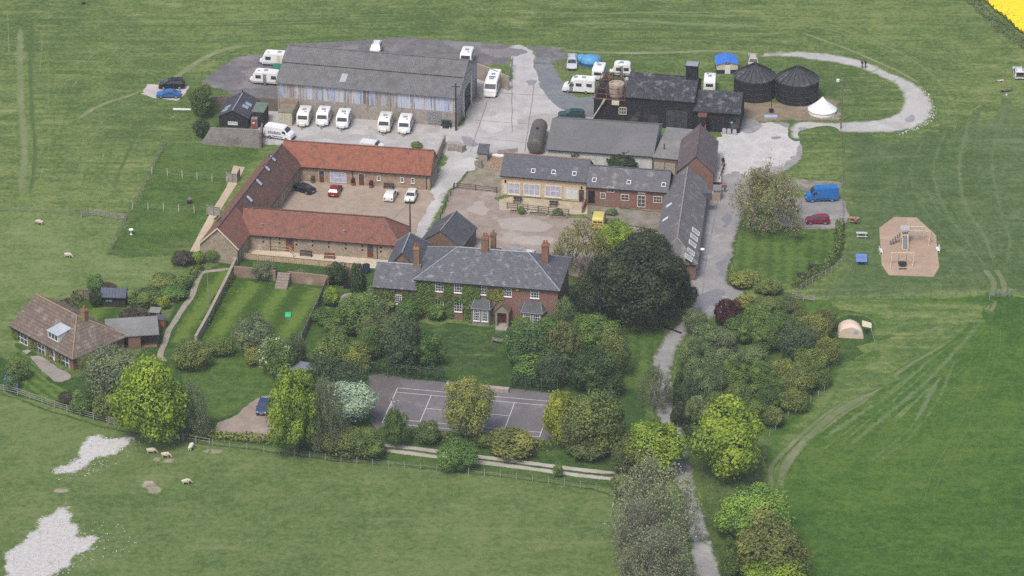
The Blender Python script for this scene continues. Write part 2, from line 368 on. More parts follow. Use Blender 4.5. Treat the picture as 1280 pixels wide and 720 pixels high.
gsheet('garden_grass', [(212,392),(225,350),(260,335),(300,322),(420,330),(470,335),(520,400),(700,410),(790,412),(830,412),(812,480),(812,520),(840,600),(790,612),(700,603),(600,590),(480,578),(330,560),(235,550),(140,533),(60,508),(0,486),(-10,440),(60,470),(150,455)], 'garden', 'south', .8)
gsheet('roadside_grass', [(846,480),(850,430),(870,408),(930,380),(960,366),(1005,372),(1008,405),(985,440),(960,475),(925,530),(960,600),(990,760),(905,760),(880,640),(855,540)], 'rough', 'east', .8)
gsheet('track_lawn', [(478,572),(560,584),(660,594),(760,606),(770,598),(640,580),(560,568),(482,558)], 'paddock', 'garden', .5)
gsheet('walled_lawn', [(292,350),(340,356),(400,360),(408,366),(385,400),(362,428),(300,440),(252,424),(270,385)], 'lawn_a', 'garden', .4)
gsheet('side_lawn', [(258,340),(290,336),(272,370),(245,420),(212,436),(225,398),(245,362)], 'lawn_a', 'garden', .4)
G_['house'] = dict(G_['garden'], lo=(.03,.058,.016), mid=(.05,.088,.022), hi=(.085,.13,.036), seed=12)
gsheet('house_lawn', [(556,404),(600,408),(640,412),(630,440),(610,465),(580,470),(545,460),(540,425)], 'house', 'garden', 2.0)
gsheet('drive_lawn', [(232,458),(300,446),(350,460),(345,492),(318,502),(285,520),(262,525),(238,500)], 'paddock', 'garden', .6)
gsheet('bungalow_lawn', [(20,440),(34,446),(44,460),(56,470),(70,480),(86,490),(66,503),(40,499),(12,484)], 'lawn_c', 'garden', .3)
gsheet('shed_lawn', [(102,376),(120,370),(165,388),(150,402),(128,408),(96,392)], 'lawn_a', 'garden', .4)
gsheet('verge_lawn', [(780,416),(828,413),(815,445),(811,478),(805,484),(772,486),(772,440)], 'lawn_b', 'garden', .6)
gsheet('picnic_lawn', [(921,284),(975,284),(1042,286),(1040,310),(1020,340),(990,352),(930,358),(918,350)], 'lawn_b', 'rough', .4)
gsheet('strip_lawn', [(300,327),(420,333),(462,336),(460,343),(400,341),(300,335)], 'garden', 'garden', .3)
sheet('mown_circle', [(1040,402),(1050,395),(1075,393),(1092,401),(1098,415),(1093,432),(1078,445),(1055,455),(1038,452),(1032,425)], ground_mat('mown_ring', 'garden', soft=.6, edge='east2'))
# hard surfaces
YARD = ((.42,.405,.40), (.35,.335,.33), (.3,.285,.27))
sheet('storage_yard', [(247,104),(262,92),(288,73),(322,66),(345,67),(372,53),(410,47),(480,45),(560,49),(640,55),(712,60),(704,74),(655,82),(612,82),(592,90),(588,112),(470,130),(352,142),(335,126),(300,124),(278,114)], ground_mat('dark_gravel', None, ((.155,.145,.15), (.115,.108,.115), (.215,.2,.195)), 1.0, 'north'))
sheet('farmyard', [(636,58),(664,60),(674,78),(690,100),(716,120),(746,124),(746,150),(700,160),(686,205),(640,200),(622,205),(622,240),(568,236),(552,262),(536,290),(522,312),(500,306),(512,282),(530,250),(542,222),(552,192),(450,188),(345,182),(318,178),(326,140),(360,136),(470,145),(540,152),(575,156),(580,136),(584,118),(588,100),(600,86),(636,100)], ground_mat('yard_concrete', None, YARD, .8, 'north', scale=.35))
sheet('yard_slab', [(560,168),(600,150),(640,140),(700,142),(700,160),(690,190),(640,198),(600,192),(575,195)], ground_mat('stained_slab', None, ((.29,.275,.25), (.225,.21,.19), (.17,.15,.13)), 1.5, 'north', scale=.25, p_at=(.56,.72)), jit=.1) if False else None
sheet('asphalt_patch', [(668,76),(690,78),(700,98),(720,121),(745,122),(745,146),(716,142),(694,131),(678,112)], ground_mat('blue_asphalt', None, ((.17,.185,.2), (.14,.155,.165), (.22,.225,.225)), 0))
sheet('courtyard', [(338,252),(356,224),(440,229),(540,238),(548,244),(534,262),(522,284),(508,304),(470,296),(400,270),(330,262)], ground_mat('courtyard_gravel', None, ((.33,.265,.205), (.27,.215,.17), (.37,.31,.25)), 0))
sheet('lane_verge', [(586,212),(600,196),(640,200),(632,246),(570,240)], ground_mat('lane_earth', None, ((.27,.24,.2), (.2,.165,.12), (.13,.13,.07)), 1.0, 'rough'))
sheet('stable_yard', [(567,236),(618,238),(622,252),(680,268),(740,272),(770,258),(834,264),(838,300),(836,350),(720,345),(640,318),(580,316),(536,318),(540,290),(556,262)], ground_mat('yard_gravel', None, ((.29,.235,.2), (.235,.185,.155), (.35,.31,.27)), 0))
sheet('yard_paving', [(733,256),(800,262),(834,268),(830,290),(800,285),(735,275)], ground_mat('old_paving', None, ((.24,.22,.19), (.17,.15,.12), (.12,.13,.06)), .8, 'rough'))
sheet('driveway', [(930,150),(980,152),(1030,158),(1046,164),(1018,172),(1008,192),(996,208),(972,220),(948,234),(934,262),(924,290),(916,325),(913,352),(932,364),(928,380),(890,399),(862,414),(850,434),(843,462),(845,497),(853,532),(868,590),(880,640),(893,680),(908,740),(868,740),(860,680),(850,625),(832,572),(822,530),(814,505),(811,478),(815,448),(828,420),(850,400),(864,375),(858,352),(866,290),(880,240),(890,215),(898,185),(916,168)], ground_mat('drive_asphalt', None, ((.28,.27,.268), (.22,.215,.213), (.37,.36,.35)), 1.2, 'rough', scale=.3, fray=.8))
sheet('chalk_pad', [(905,166),(932,156),(960,154),(995,159),(1034,163.5),(1008,171),(997,190),(982,203),(940,216),(908,215),(886,240),(880,200)], ground_mat('pale_chalk', None, ((.38,.365,.345), (.33,.315,.295), (.43,.415,.395)), 2.2, 'north', cover=.9) if False else ground_mat('pale_yard', None, ((.46,.445,.435), (.39,.375,.365), (.5,.485,.475)), 0), jit=.9)
sheet('loop_track', [(930,68),(965,64),(1000,63),(1042,67),(1082,76),(1112,89),(1142,102),(1160,117),(1169,135),(1163,151),(1142,162),(1108,167),(1060,167),(1020,172),(992,176),(985,162),(995,151),(1030,152),(1060,151),(1085,149.5),(1107,146),(1122,138),(1127,123),(1118,108),(1095,95),(1060,83),(1020,76),(980,72),(940,72)], ground_mat('chalk_track', None, ((.42,.41,.395), (.33,.32,.305), (.4,.385,.37)), 1.6, 'north', fray=.45, scale=.3))
sheet('yard_fringe', [(905,128),(930,124),(1000,128),(1040,120),(1052,140),(1048,152),(980,152),(926,152)], ground_mat('bare_earth', None, ((.24,.185,.13), (.17,.14,.095), (.3,.265,.225)), 1.2, 'north'))
sheet('road_verge', [(1000,165),(1048,162),(1052,222),(985,220),(974,218),(1004,196)], ground_mat('verge', 'north', soft=.6, edge='rough'))
sheet('parking_bay', [(976,246),(1010,246),(1055,250),(1053,284),(975,283),(968,262)], ground_mat('bay_asphalt', None, ((.25,.24,.235), (.19,.185,.18), (.34,.32,.29)), .5, 'rough', scale=.35))
sheet('bay_strip', [(972,224),(1010,224),(1050,228),(1050,236),(1000,240),(972,240)], ground_mat('bay_gravel', None, ((.27,.25,.22), (.14,.14,.085), (.36,.34,.31)), .5, 'rough'))
sheet('court_surface', [(461,470),(560,478),(640,486),(706,493),(694,552),(640,546),(560,539),(470,532),(462,505)], ground_mat('court_tarmac', None, ((.15,.142,.145), (.125,.118,.122), (.19,.178,.178)), 0), smooth=False, jit=.05)
sheet('court_border', [(461,470),(500,472),(488,500),(478,532),(466,532),(460,500)], ground_mat('mossy_tarmac', None, ((.128,.116,.112), (.105,.096,.092), (.15,.14,.138)), 0), jit=.6)
sheet('gravel_drive', [(262,532),(292,520),(312,504),(332,494),(352,492),(356,548),(310,546),(275,540)], ground_mat('drive_gravel', None, ((.29,.235,.19), (.23,.185,.15), (.34,.29,.24)), .3, 'garden'))
ribbon('wheel_track', [(474,555),(520,561),(560,566),(640,576),(700,584),(772,592)], 1.15, ground_mat('track_chalk', None, ((.38,.35,.31), (.31,.28,.24), (.42,.4,.36)), .25, 'garden', cover=1.1))
ribbon('wheel_track', [(478,562),(520,568),(560,573),(640,583),(700,591),(774,600)], 1.15, MATS['track_chalk'])
sheet('car_pad', [(174,117),(184,105),(205,106),(236,108),(233,116),(222,126),(196,123)], ground_mat('pad_concrete', None, ((.45,.41,.38), (.38,.345,.32), (.5,.46,.43)), 0), smooth=False, jit=.2)
sheet('play_surface', [(1118,271),(1146,272),(1170,294),(1174,334),(1167,346),(1111,344),(1102,331),(1099,285)], ground_mat('bark_surface', None, ((.36,.265,.195), (.31,.225,.165), (.4,.3,.225)), 0), smooth=False, jit=0)
sheet('bungalow_patio', [(18,430),(26,430),(48,444),(70,457),(91,469),(83,476),(68,477),(52,464),(43,456),(36,446),(22,436)], ground_mat('patio_stone', None, ((.28,.25,.22), (.22,.2,.175), (.33,.3,.265)), .2, 'garden'))
sheet('garage_drive', [(130,408),(150,402),(168,400),(200,420),(190,430),(160,424)], ground_mat('garage_concrete', None, ((.26,.24,.215), (.22,.2,.185), (.31,.29,.26)), .4, 'garden'))
sheet('barn_terrace', [(303,309),(400,318),(505,327),(500,336),(450,335),(380,328),(300,322)], ground_mat('terrace_stone', None, ((.5,.43,.34), (.42,.36,.28), (.56,.49,.4)), 0), smooth=False, jit=0)
sheet('west_patio', [(292,207),(306,209),(296,230),(272,268),(252,306),(248,318),(236,317),(250,290),(262,268),(283,234)], ground_mat('patio_slabs', None, ((.45,.37,.26), (.38,.31,.22), (.5,.42,.31)), 0), smooth=False, jit=0)
sheet('granary_terrace', [(624,250),(640,246),(735,254),(734,268),(700,268),(624,262)], ground_mat('terrace_paving', None, ((.42,.35,.25), (.3,.25,.18), (.48,.41,.31)), 0), smooth=False, jit=0)
ribbon('garden_path', [(290,336),(270,338),(253,341),(246,352),(240,370),(231,382),(222,396),(212,412),(206,428),(200,446),(208,452)], 1.0, ground_mat('path_stone', None, ((.3,.26,.21), (.24,.21,.17), (.35,.31,.26)), .15, 'garden', cover=1.15))
sheet('house_path', [(424,368),(446,366),(450,380),(444,384),(422,380)], MATS['patio_stone'], smooth=False)
sheet('chalk_patch', [(60,590),(75,582),(92,574),(100,560),(116,545),(135,545),(172,549),(160,560),(140,570),(120,578),(105,588),(82,592)], ground_mat('chalk_spread', None, ((.5,.485,.475), (.4,.385,.37), (.3,.285,.25)), 1.0, 'south', scale=1.6, cover=1.1, p_at=(.6,.7)), jit=.8)
sheet('chalk_patch', [(5,695),(16,684),(32,672),(48,648),(70,638),(84,632),(95,645),(92,655),(100,668),(122,670),(118,684),(98,692),(90,712),(60,722),(30,728),(8,712)], ground_mat('chalk_spread2', None, ((.48,.465,.455), (.38,.365,.35), (.3,.285,.25)), 1.1, 'south', scale=1.6, cover=1.1, p_at=(.6,.7)), jit=.9)
for k, (x, y, a, b_) in enumerate([(184,606,13,5),(193,613,12,6),(196,574,6,3),(213,576,9,3.5),(268,564,16,4),(288,566,7,2),(335,573,8,2.5),(366,573,5,2),(420,580,10,2.5),(82,613,14,3),(105,297,9,3),(200,700,10,2)]):
    sheet('bare_patch', [(x+a*math.cos(i*.785), y+b_*math.sin(i*.785)) for i in range(8)], ground_mat('bare_ground', None, ((.3,.26,.2), (.2,.19,.12), (.36,.32,.27)), .35, 'south', cover=1.1), jit=.3)
PALE = ground_mat('worn_grass', None, ((.155,.175,.085), (.11,.145,.06), (.2,.2,.12)), .45, 'east', cover=1.1)
PALE_N = ground_mat('worn_grass_north', None, ((.185,.2,.1), (.15,.17,.075), (.24,.235,.14)), .35, 'north', cover=.95)
TREAD = ground_mat('tyre_worn', None, ((.115,.155,.07), (.09,.135,.05), (.16,.185,.09)), .3, 'east', cover=.75)
for w, p, m in [
  (1.0, [(966,610),(964,585),(985,560),(1030,520),(1080,490),(1140,455),(1190,425),(1220,405),(1238,380)], PALE), (1.0, [(978,612),(978,588),(1000,562),(1045,524),(1095,492),(1155,455),(1205,425),(1232,398),(1246,375)], PALE),
  (1.6, [(975,600),(990,570),(1038,522),(1088,490),(1148,452),(1198,424),(1226,400)], PALE),
  (1.2, [(1238,372),(1242,352),(1230,335),(1222,318)], PALE), (1.2, [(1255,372),(1254,352),(1246,338),(1236,318)], PALE),
  (.5, [(1222,330),(1210,310),(1190,280),(1172,250)], TREAD), (.5, [(1234,330),(1222,308),(1202,280),(1184,250)], TREAD),
  (.5, [(1195,540),(1180,565),(1165,590),(1157,620),(1150,640)], TREAD), (.5, [(1208,540),(1192,568),(1176,595),(1168,620),(1170,660)], TREAD),
  (.5, [(1240,400),(1238,440),(1220,490),(1195,540)], TREAD), (.5, [(1250,400),(1249,440),(1232,490),(1208,540)], TREAD),
  (.4, [(1150,640),(1130,655),(1110,675),(1070,690)], TREAD), (.5, [(1100,500),(1130,505),(1165,490),(1200,465),(1222,440)], TREAD),
    (.5, [(800,0),(850,18),(905,35),(960,62)], PALE_N), (.5, [(812,-4),(862,14),(917,33),(975,60)], PALE_N),
  (1.4, [(700,63),(760,66),(830,66),(900,64),(955,68)], PALE_N), (1.0, [(1000,40),(1060,62),(1120,88),(1150,105)], PALE_N), (.8, [(1160,160),(1190,150),(1230,130)], PALE_N),
  (.35, [(0,90),(25,90),(40,91),(44,96)], PALE_N), (1.3, [(95,150),(125,132),(160,120),(178,114)], PALE_N), (.4, [(120,180),(125,160),(140,145)], PALE_N),
  (.4, [(105,180),(108,160),(118,145)], PALE_N), (1.6, [(215,100),(260,70),(300,58),(360,50)], PALE_N)]:
    ribbon('tyre_track', p, w, m)
for x0, y0, x1, y1 in [(100,80,130,58),(112,95,150,60),(124,95,168,57),(138,95,182,60),(80,88,110,74),(84,112,104,96),(92,120,120,118),(145,70,156,64),(160,72,196,60),(176,72,190,68),(100,128,118,120),(52,46,50,92),(8,10,12,70),(34,20,38,60),(45,200,35,235),(60,190,48,232),(82,195,66,240),(98,190,84,236),(118,184,102,232),(130,190,118,236),(40,245,130,255),(20,250,80,258)]:
    ribbon('mown_streak', [(x0, y0), ((x0*2+x1)/3+1, (y0*2+y1)/3), ((x0+2*x1)/3, (y0+2*y1)/3-1), (x1, y1)], .55, ground_mat('streak_grass', None, ((.2,.225,.095), (.13,.17,.06), (.24,.25,.13)), .3, 'north', cover=.85))
rf_ = random.Random(12); J = lambda k: rf_.uniform(-k, k)
FAN = ground_mat('worn_fan', None, ((.125,.168,.07), (.1,.148,.055), (.165,.19,.095)), 1.0, 'east', cover=.7); FAN2 = ground_mat('worn_dry_fan', None, ((.17,.19,.1), (.13,.16,.075), (.21,.21,.13)), 1.0, 'east', cover=.85); FAN_N = ground_mat('worn_fan_north', None, ((.155,.19,.08), (.125,.165,.062), (.19,.21,.11)), .9, 'north', cover=.65)
DARK_N = ground_mat('tall_grass_band', None, ((.07,.11,.03), (.058,.096,.026), (.082,.122,.036)), .9, 'north', cover=.7); FAN_U = ground_mat('worn_fan_upper', None, ((.115,.155,.065), (.095,.138,.052), (.15,.175,.085)), 1.0, 'eastu', cover=.8); DARK_U = ground_mat('lush_band_upper', None, ((.045,.08,.022), (.036,.07,.02), (.055,.09,.026)), 1.1, 'eastu', cover=.75); FAN_T = ground_mat('worn_trodden', None, ((.145,.172,.085), (.12,.152,.068), (.175,.185,.105)), 1.1, 'east2', cover=.75)
DARK_E = ground_mat('lush_grass_band', None, ((.032,.066,.016), (.026,.055,.014), (.045,.08,.02)), 1.1, 'east', cover=.85)
for i in range(11):                            # broad faint wheel marks curving round the play field and fanning out from the gateway
    a = rf_.random(); ribbon('wheel_mark', [(1150+a*110+J(6), 172-a*50), (1135+a*110+J(6), 215-a*20), (1150+a*104+J(5), 258), (1186+a*76+J(4), 300), (1224+a*34, 338)], rf_.uniform(1.0, 2.2), FAN_U if i % 3 else DARK_U)
for i in range(12):
    a = rf_.random(); k = rf_.random(); ribbon('wheel_mark', [(1236+J(3),388+a*6), (1210-a*10,416+a*20), (1150+a*20+J(10),446+a*44), (1075+a*60+J(8),484+a*60)]+([(1000+a*80+J(10),545+a*44)] if k > .4 else []), rf_.uniform(1.3, 2.8), (FAN_T, FAN, FAN)[i % 3])
for i in range(8):
    a = rf_.random(); ribbon('wheel_mark', [(1040+a*30+J(8), 380+a*3), (1110, 379+a*18+J(3)), (1170, 381+a*24), (1228, 385+a*14)][:rf_.choice((3,4))], rf_.uniform(1.5, 3), FAN_T)
for x0, y0, x1, y1 in [(1090,420,1170,400),(1075,438,1190,412),(1060,470,1140,440),(1100,395,1200,392),(1050,500,1120,470),(1120,430,1215,398)]: ribbon('wheel_mark', [(x0,y0),((x0+x1)/2,(y0+y1)/2+J(4)),(x1,y1)], 2.6, FAN_T)
for i in range(12):
    a = rf_.random(); ribbon('wheel_mark', [(1000+a*30+J(6), 40-a*18), (1070+a*30+J(4), 62-a*18), (1125+a*34, 92-a*20), (1160+a*38, 126-a*16), (1164+a*55, 158-a*8)], rf_.uniform(1.0, 2.4), FAN_N if i % 3 else DARK_N)
for i in range(26):                            # mowing bands in the far field: runs along, across and swinging round the corner
    a = rf_.random(); m_ = (FAN_N, DARK_N)[i % 2]
    if i < 9: x = 6+a*70; ribbon('mown_band', [(x, 20+J(10)), (x+J(3), 110+J(10)), (x+4+J(3), 190), (x-2, 250)], rf_.uniform(1.4, 3), m_)
    elif i < 18: x = 78+a*75; ribbon('mown_band', [(x-14, 250-a*6), (x, 215), (x+14+J(3), 178), (x+30+J(4), 152), (x+55, 140)], rf_.uniform(1.1, 2.2), m_)
    else: y = 6+a*50; ribbon('mown_band', [(120+J(60), y+J(6)), (300, y-2+J(4)), (480+J(80), y-8+J(5))], rf_.uniform(1.5, 3), m_)
for i in range(9): a = rf_.random(); ribbon('mown_band', [(690+J(30), 52-a*8), (570+a*60, 34-a*16+J(3)), (520+a*90, 8-a*6)], rf_.uniform(.9, 1.6), (FAN_N, DARK_N)[i % 2])
for i in range(10): y = 10+rf_.random()*46; ribbon('mown_band', [(720+J(40), y+J(4)), (860, y+J(5)), (980+J(60), y+6+J(4))], rf_.uniform(1.4, 3), (FAN_N, DARK_N)[i % 2])
# puddle stains, slab joints and wheel wear on the hard yards
STAIN = ground_mat('damp_stain', None, ((.2,.195,.2), (.16,.155,.16), (.26,.25,.25)), 0)
def stain(px, m, jit=.5): return sheet('yard_stain', px, m, jit=jit)
def soft_stain(name, cols): return ground_mat(name, None, cols, 0)
for q, c in [([(578,170),(590,172),(596,180),(588,184),(580,180)], 'damp_stain'), ([(622,190),(640,186),(648,184),(646,190),(630,192)], 'oil_stain'), ([(590,108),(600,122),(598,128),(586,126)], 'oil_stain'), ([(655,102),(664,100),(668,104),(660,107)], 'damp_stain'), ([(610,140),(618,139),(621,143),(613,145)], 'yard_patch'), ([(640,150),(690,142),(690,156),(650,162)], 'yard_patch'), ([(572,202),(590,196),(596,206),(580,214),(566,212)], 'pale_patch'), ([(545,232),(556,228),(548,250),(538,262)], 'pale_patch'), ([(600,150),(640,140),(650,150),(612,166)], 'pale_patch'), ([(620,275),(650,272),(690,280),(680,290),(640,288)], 'pale_dust'), ([(640,296),(700,298),(690,306),(650,306)], 'pale_dust'), ([(600,250),(612,262),(604,270),(590,262)], 'pale_dust'), ([(926,150),(946,150),(950,160),(938,166),(926,162)], 'damp_stain'), ([(1000,160),(1010,160),(1011,162),(1002,162)], 'damp_stain'), ([(1130,146),(1140,144),(1146,148),(1136,152)], 'damp_stain'), ([(966,172),(975,171),(976,173),(968,174)], 'damp_stain'), ([(870,375),(892,360),(905,366),(890,384),(872,392)], 'damp_drive'), ([(905,270),(914,268),(912,282),(904,284)], 'damp_drive'), ([(898,330),(910,318),(912,330),(902,345)], 'damp_drive'), ([(300,90),(320,86),(330,90),(312,96)], 'pale_gravel'), ([(420,60),(440,57),(446,60),(430,64)], 'pale_gravel'), ([(600,64),(640,60),(660,66),(620,72)], 'pale_gravel'), ([(400,165),(440,168),(470,172),(440,176),(400,172)], 'yard_patch'), ([(460,160),(500,164),(540,170),(500,176)], 'yard_patch')]:
    sheet('yard_stain', q, ground_mat('wear_'+c, None, dict(damp_stain=((.26,.25,.255),(.21,.205,.21),(.3,.29,.29)), oil_stain=((.24,.2,.18),(.17,.14,.13),(.3,.27,.26)), yard_patch=((.36,.34,.32),(.31,.29,.275),(.4,.385,.37)), pale_patch=((.46,.44,.425),(.4,.385,.375),(.48,.465,.45)), pale_dust=((.34,.3,.27),(.31,.27,.24),(.38,.345,.32)), damp_drive=((.2,.2,.215),(.175,.175,.19),(.23,.23,.24)), pale_gravel=((.2,.19,.185),(.17,.16,.16),(.26,.25,.245)))[c], 0), jit=.6)
for q in [[(590,150),(700,158)],[(600,172),(690,182)],[(640,100),(640,165)],[(668,104),(656,190)],[(612,118),(588,190)]]: ribbon('slab_joint', q, .14, MATS['wear_oil_stain'])
for x in (876,884): ribbon('kerb_line', [(x+14,245),(x+6,290),(x-2,330),(x-6,368)], .16, MATS['wear_damp_drive']) if x == 884 else None
# tennis court lines
cA, cB, cD = P(497,485), P(690,502), P(479,528)
ux = (cB-cA).normalized(); uy = Vector((ux.y, -ux.x, 0)); LW, LH = 23.77, 10.97
ZL = layer(min(cA.x, cD.x)-.2, cB.x+.2, cD.y-6, cA.y+.2)
lm = mat('line_paint', (.55,.55,.54), (.42,.42,.41), scale=3, rough=.8); b = MB()
def lrect(a0, a1, b0, b1):
    q = [cA+ux*a+uy*c for a, c in ((a0,b0),(a0,b1),(a1,b1),(a1,b0))]; b.add([(p.x, p.y, ZL) for p in q], [(0,1,2,3)])
t_ = .055; e_ = .002
for y in (0, 1.37, LH-1.37, LH): lrect(t_+e_, LW-t_-e_, y-t_, y+t_)
for x in (0, LW): lrect(x-t_, x+t_, -t_, LH+t_)
for x in (5.485, LW-5.485): lrect(x-t_, x+t_, 1.37+t_+e_, LH-1.37-t_-e_)
lrect(5.485+t_+e_, LW-5.485-t_-e_, LH/2-t_, LH/2+t_)
structure(b.build('court_markings', lm))
# chalk lumps lying on the two patches and stones by the track
def scatter(name, px, n, smin, smax, m, seed):
    rnd = random.Random(seed); w = [P(x, y) for x, y in px]; b = MB(); xs = [p.x for p in w]; ys = [p.y for p in w]; k = 0
    while k < n:
        x = rnd.uniform(min(xs), max(xs)); y = rnd.uniform(min(ys), max(ys)); ins = False
        for i in range(len(w)):
            a, c = w[i], w[i-1]
            if (a.y > y) != (c.y > y) and x < (c.x-a.x)*(y-a.y)/(c.y-a.y)+a.x: ins = not ins
        if not ins: continue
        k += 1; r = rnd.uniform(smin, smax)*rnd.uniform(.5, 1); b.ball((x, y, r*.2+.02), (r, r*rnd.uniform(.6, 1.2), r*.6), 6, 0, .3, rnd)
    o = b.build(name, m); o['kind'] = 'stuff'; return o
CHALK = mat('chalk_lump', (.5,.485,.465), (.38,.365,.35), scale=3, rough=.95)
scatter('chalk_rubble', [(62,590),(95,572),(102,558),(118,545),(170,549),(150,566),(105,588)], 320, .05, .14, CHALK, 1)
scatter('chalk_rubble', [(5,695),(32,672),(50,648),(84,630),(95,660),(120,672),(98,692),(88,718),(30,730)], 560, .05, .15, CHALK, 2)
scatter('chalk_rubble', [(90,655),(150,650),(175,680),(150,700),(95,712)], 130, .05, .13, CHALK, 3)
scatter('chalk_rubble', [(95,575),(180,546),(185,556),(120,596),(70,600)], 120, .05, .14, CHALK, 6)
scatter('track_stones', [(1146,106),(1152,106),(1164,122),(1172,138),(1166,152),(1148,162),(1122,170),(1122,166),(1145,159),(1160,150),(1166,137),(1158,122)], 120, .08, .2, CHALK, 4)
# oilseed rape
px = [(1212,-30),(1226,-4),(1240,10),(1258,26),(1280,44),(1320,70),(1400,100),(1400,-30)]
w = smooth_poly([P(x, y) for x, y in px], True, 1.5); bm_ = MB(); rr = random.Random(4)
gx = np.arange(min(p.x for p in w), max(p.x for p in w), .55); gy = np.arange(min(p.y for p in w), max(p.y for p in w), .8)
for x in gx:
    for y in gy:
        ins = False
        for i in range(len(w)):
            a, c = w[i], w[i-1]
            if (a.y > y) != (c.y > y) and x < (c.x-a.x)*(y-a.y)/(c.y-a.y)+a.x: ins = not ins
        if ins:
            z = 1.05+rr.uniform(-.15, .15); s = .48; ox, oy = rr.uniform(-.2,.2), rr.uniform(-.2,.2); g = lambda: rr.uniform(-.12,.12)
            bm_.add([(x+ox-s,y+oy-s,z+g()-.15),(x+ox+s,y+oy-s,z+g()-.1),(x+ox+s,y+oy+s,z+g()+.1),(x+ox-s,y+oy+s,z+g()+.1),(x+ox,y+oy,.0)], [(0,1,2,3),(0,1,4),(1,2,4),(2,3,4),(3,0,4)])
o = bm_.build('rapeseed_crop', mat('rape_flower', (.72,.58,.012), (.55,.46,.02), c3=(.3,.32,.03), scale=.8, rough=.9, p_at=(.6,.8))); o['kind'] = 'stuff'
# ------------------------------------------------------------------ buildings
FLINT = mat('flint_stone', (.34,.285,.215), (.24,.195,.15), c3=(.4,.35,.28), scale=2.2, fine=.4, brick=(.45,.22,(.9,.85,.8),.55), rough=.95)
FLINT2 = mat('warm_flint_brick', (.36,.275,.2), (.25,.17,.12), c3=(.42,.36,.28), scale=2.6, fine=.42, brick=(.4,.2,(.95,.9,.85),.6), rough=.95)
REDBRICK = mat('red_brick', (.25,.14,.11), (.185,.1,.08), c3=(.22,.155,.13), scale=2, fine=.3, brick=(.35,.14,(.85,.8,.78),.55), rough=.95)
BROWNBRICK = mat('brown_brick', (.2,.13,.09), (.14,.09,.065), c3=(.24,.18,.13), scale=2, fine=.3, brick=(.35,.14,(.9,.85,.8),.55), rough=.95)
YBRICK = mat('buff_brick', (.54,.43,.3), (.48,.36,.24), c3=(.42,.27,.19), scale=1.6, fine=.28, brick=(.35,.15,(.9,.85,.8),.5), rough=.95)
GARDENBRICK = mat('garden_wall_brick', (.27,.19,.14), (.2,.13,.095), c3=(.33,.28,.22), scale=1.6, fine=.35, brick=(.4,.17,(.95,.9,.85),.5), rough=.95)
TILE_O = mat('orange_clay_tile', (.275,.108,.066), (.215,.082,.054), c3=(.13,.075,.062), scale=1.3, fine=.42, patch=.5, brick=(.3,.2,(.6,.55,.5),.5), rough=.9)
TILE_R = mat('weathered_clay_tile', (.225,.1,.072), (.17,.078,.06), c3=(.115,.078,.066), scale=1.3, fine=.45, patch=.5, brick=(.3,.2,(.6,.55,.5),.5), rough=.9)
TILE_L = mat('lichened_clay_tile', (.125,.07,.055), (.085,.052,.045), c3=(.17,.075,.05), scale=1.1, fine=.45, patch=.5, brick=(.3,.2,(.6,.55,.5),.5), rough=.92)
TILE_B = mat('brown_concrete_tile', (.175,.135,.11), (.13,.1,.082), c3=(.26,.225,.19), scale=1.5, fine=.42, patch=.5, brick=(.35,.32,(.45,.42,.4),.6), rough=.92)
TILE_P = mat('purple_brown_tile', (.135,.112,.112), (.1,.082,.082), c3=(.19,.13,.11), scale=1.0, fine=.4, patch=.5, brick=(.3,.22,(.55,.5,.5),.5), rough=.9)
SLATE = mat('grey_slate', (.105,.106,.122), (.08,.081,.096), c3=(.2,.197,.21), scale=1.3, fine=.3, patch=.4, p_at=(.54,.72), brick=(.35,.22,(.6,.6,.62),.55), rough=.7)
SLATE_L = mat('lichened_slate', (.118,.119,.132), (.088,.09,.103), c3=(.29,.285,.29), scale=2.2, fine=.4, patch=.55, p_at=(.52,.74), brick=(.35,.22,(.6,.6,.62),.55), rough=.75)
SLATE_D = mat('dark_slate', (.085,.09,.1), (.062,.066,.075), c3=(.13,.12,.1), scale=1.2, fine=.3, brick=(.35,.22,(.6,.6,.6),.5), rough=.7)
ASB = mat('grey_fibre_cement', (.175,.168,.168), (.13,.126,.127), c3=(.115,.112,.11), scale=.8, fine=.3, patch=.3, streak=.35, ribs=(0,.38), rough=.9)
ASB2 = mat('smooth_grey_sheeting', (.135,.133,.134), (.115,.114,.116), c3=(.155,.152,.15), scale=.5, fine=.14, streak=.25, rough=.85)
BTAR = mat('black_tarred_board', (.013,.013,.016), (.02,.02,.024), c3=(.085,.085,.09), scale=.9, fine=.5, streak=.3, rough=.85, p_at=(.55,.75))
BROOF = mat('tarred_iron_roof', (.036,.038,.046), (.055,.057,.066), c3=(.19,.19,.2), scale=1.6, fine=.55, patch=.5, p_at=(.5,.72), ribs=(0,.3), rough=.8, brick=(2.6,1.3,(.6,.6,.6),.45))
BPAINT = mat('black_painted_board', (.016,.016,.017), (.024,.024,.026), scale=2, fine=.2, ribs=(2,.2), rough=.7)
GREYROOF = mat('dark_grey_roof_sheet', (.06,.062,.07), (.048,.05,.056), scale=.6, fine=.12, ribs=(1,.35), rough=.6)
RENDER = mat('white_render', (.55,.55,.54), (.45,.45,.44), scale=1, fine=.1, streak=.2)
LEAD = mat('lead_grey', (.27,.29,.33), (.22,.24,.27), scale=2, fine=.2, rough=.6)
POT = mat('orange_chimney_pot', (.35,.1,.04), (.28,.12,.05), scale=3, fine=.2)
FELT = mat('grey_roofing_felt', (.2,.2,.195), (.16,.16,.158), c3=(.24,.235,.22), scale=1, fine=.2)
ROOFGLASS = mat('skylight_glass', (.2,.28,.4), (.28,.36,.48), scale=.8, fine=0, rough=.12, spec=.6)
GREYGLASS = mat('rooflight_sheet', (.36,.37,.38), (.3,.31,.32), scale=2, fine=.15, rough=.4)
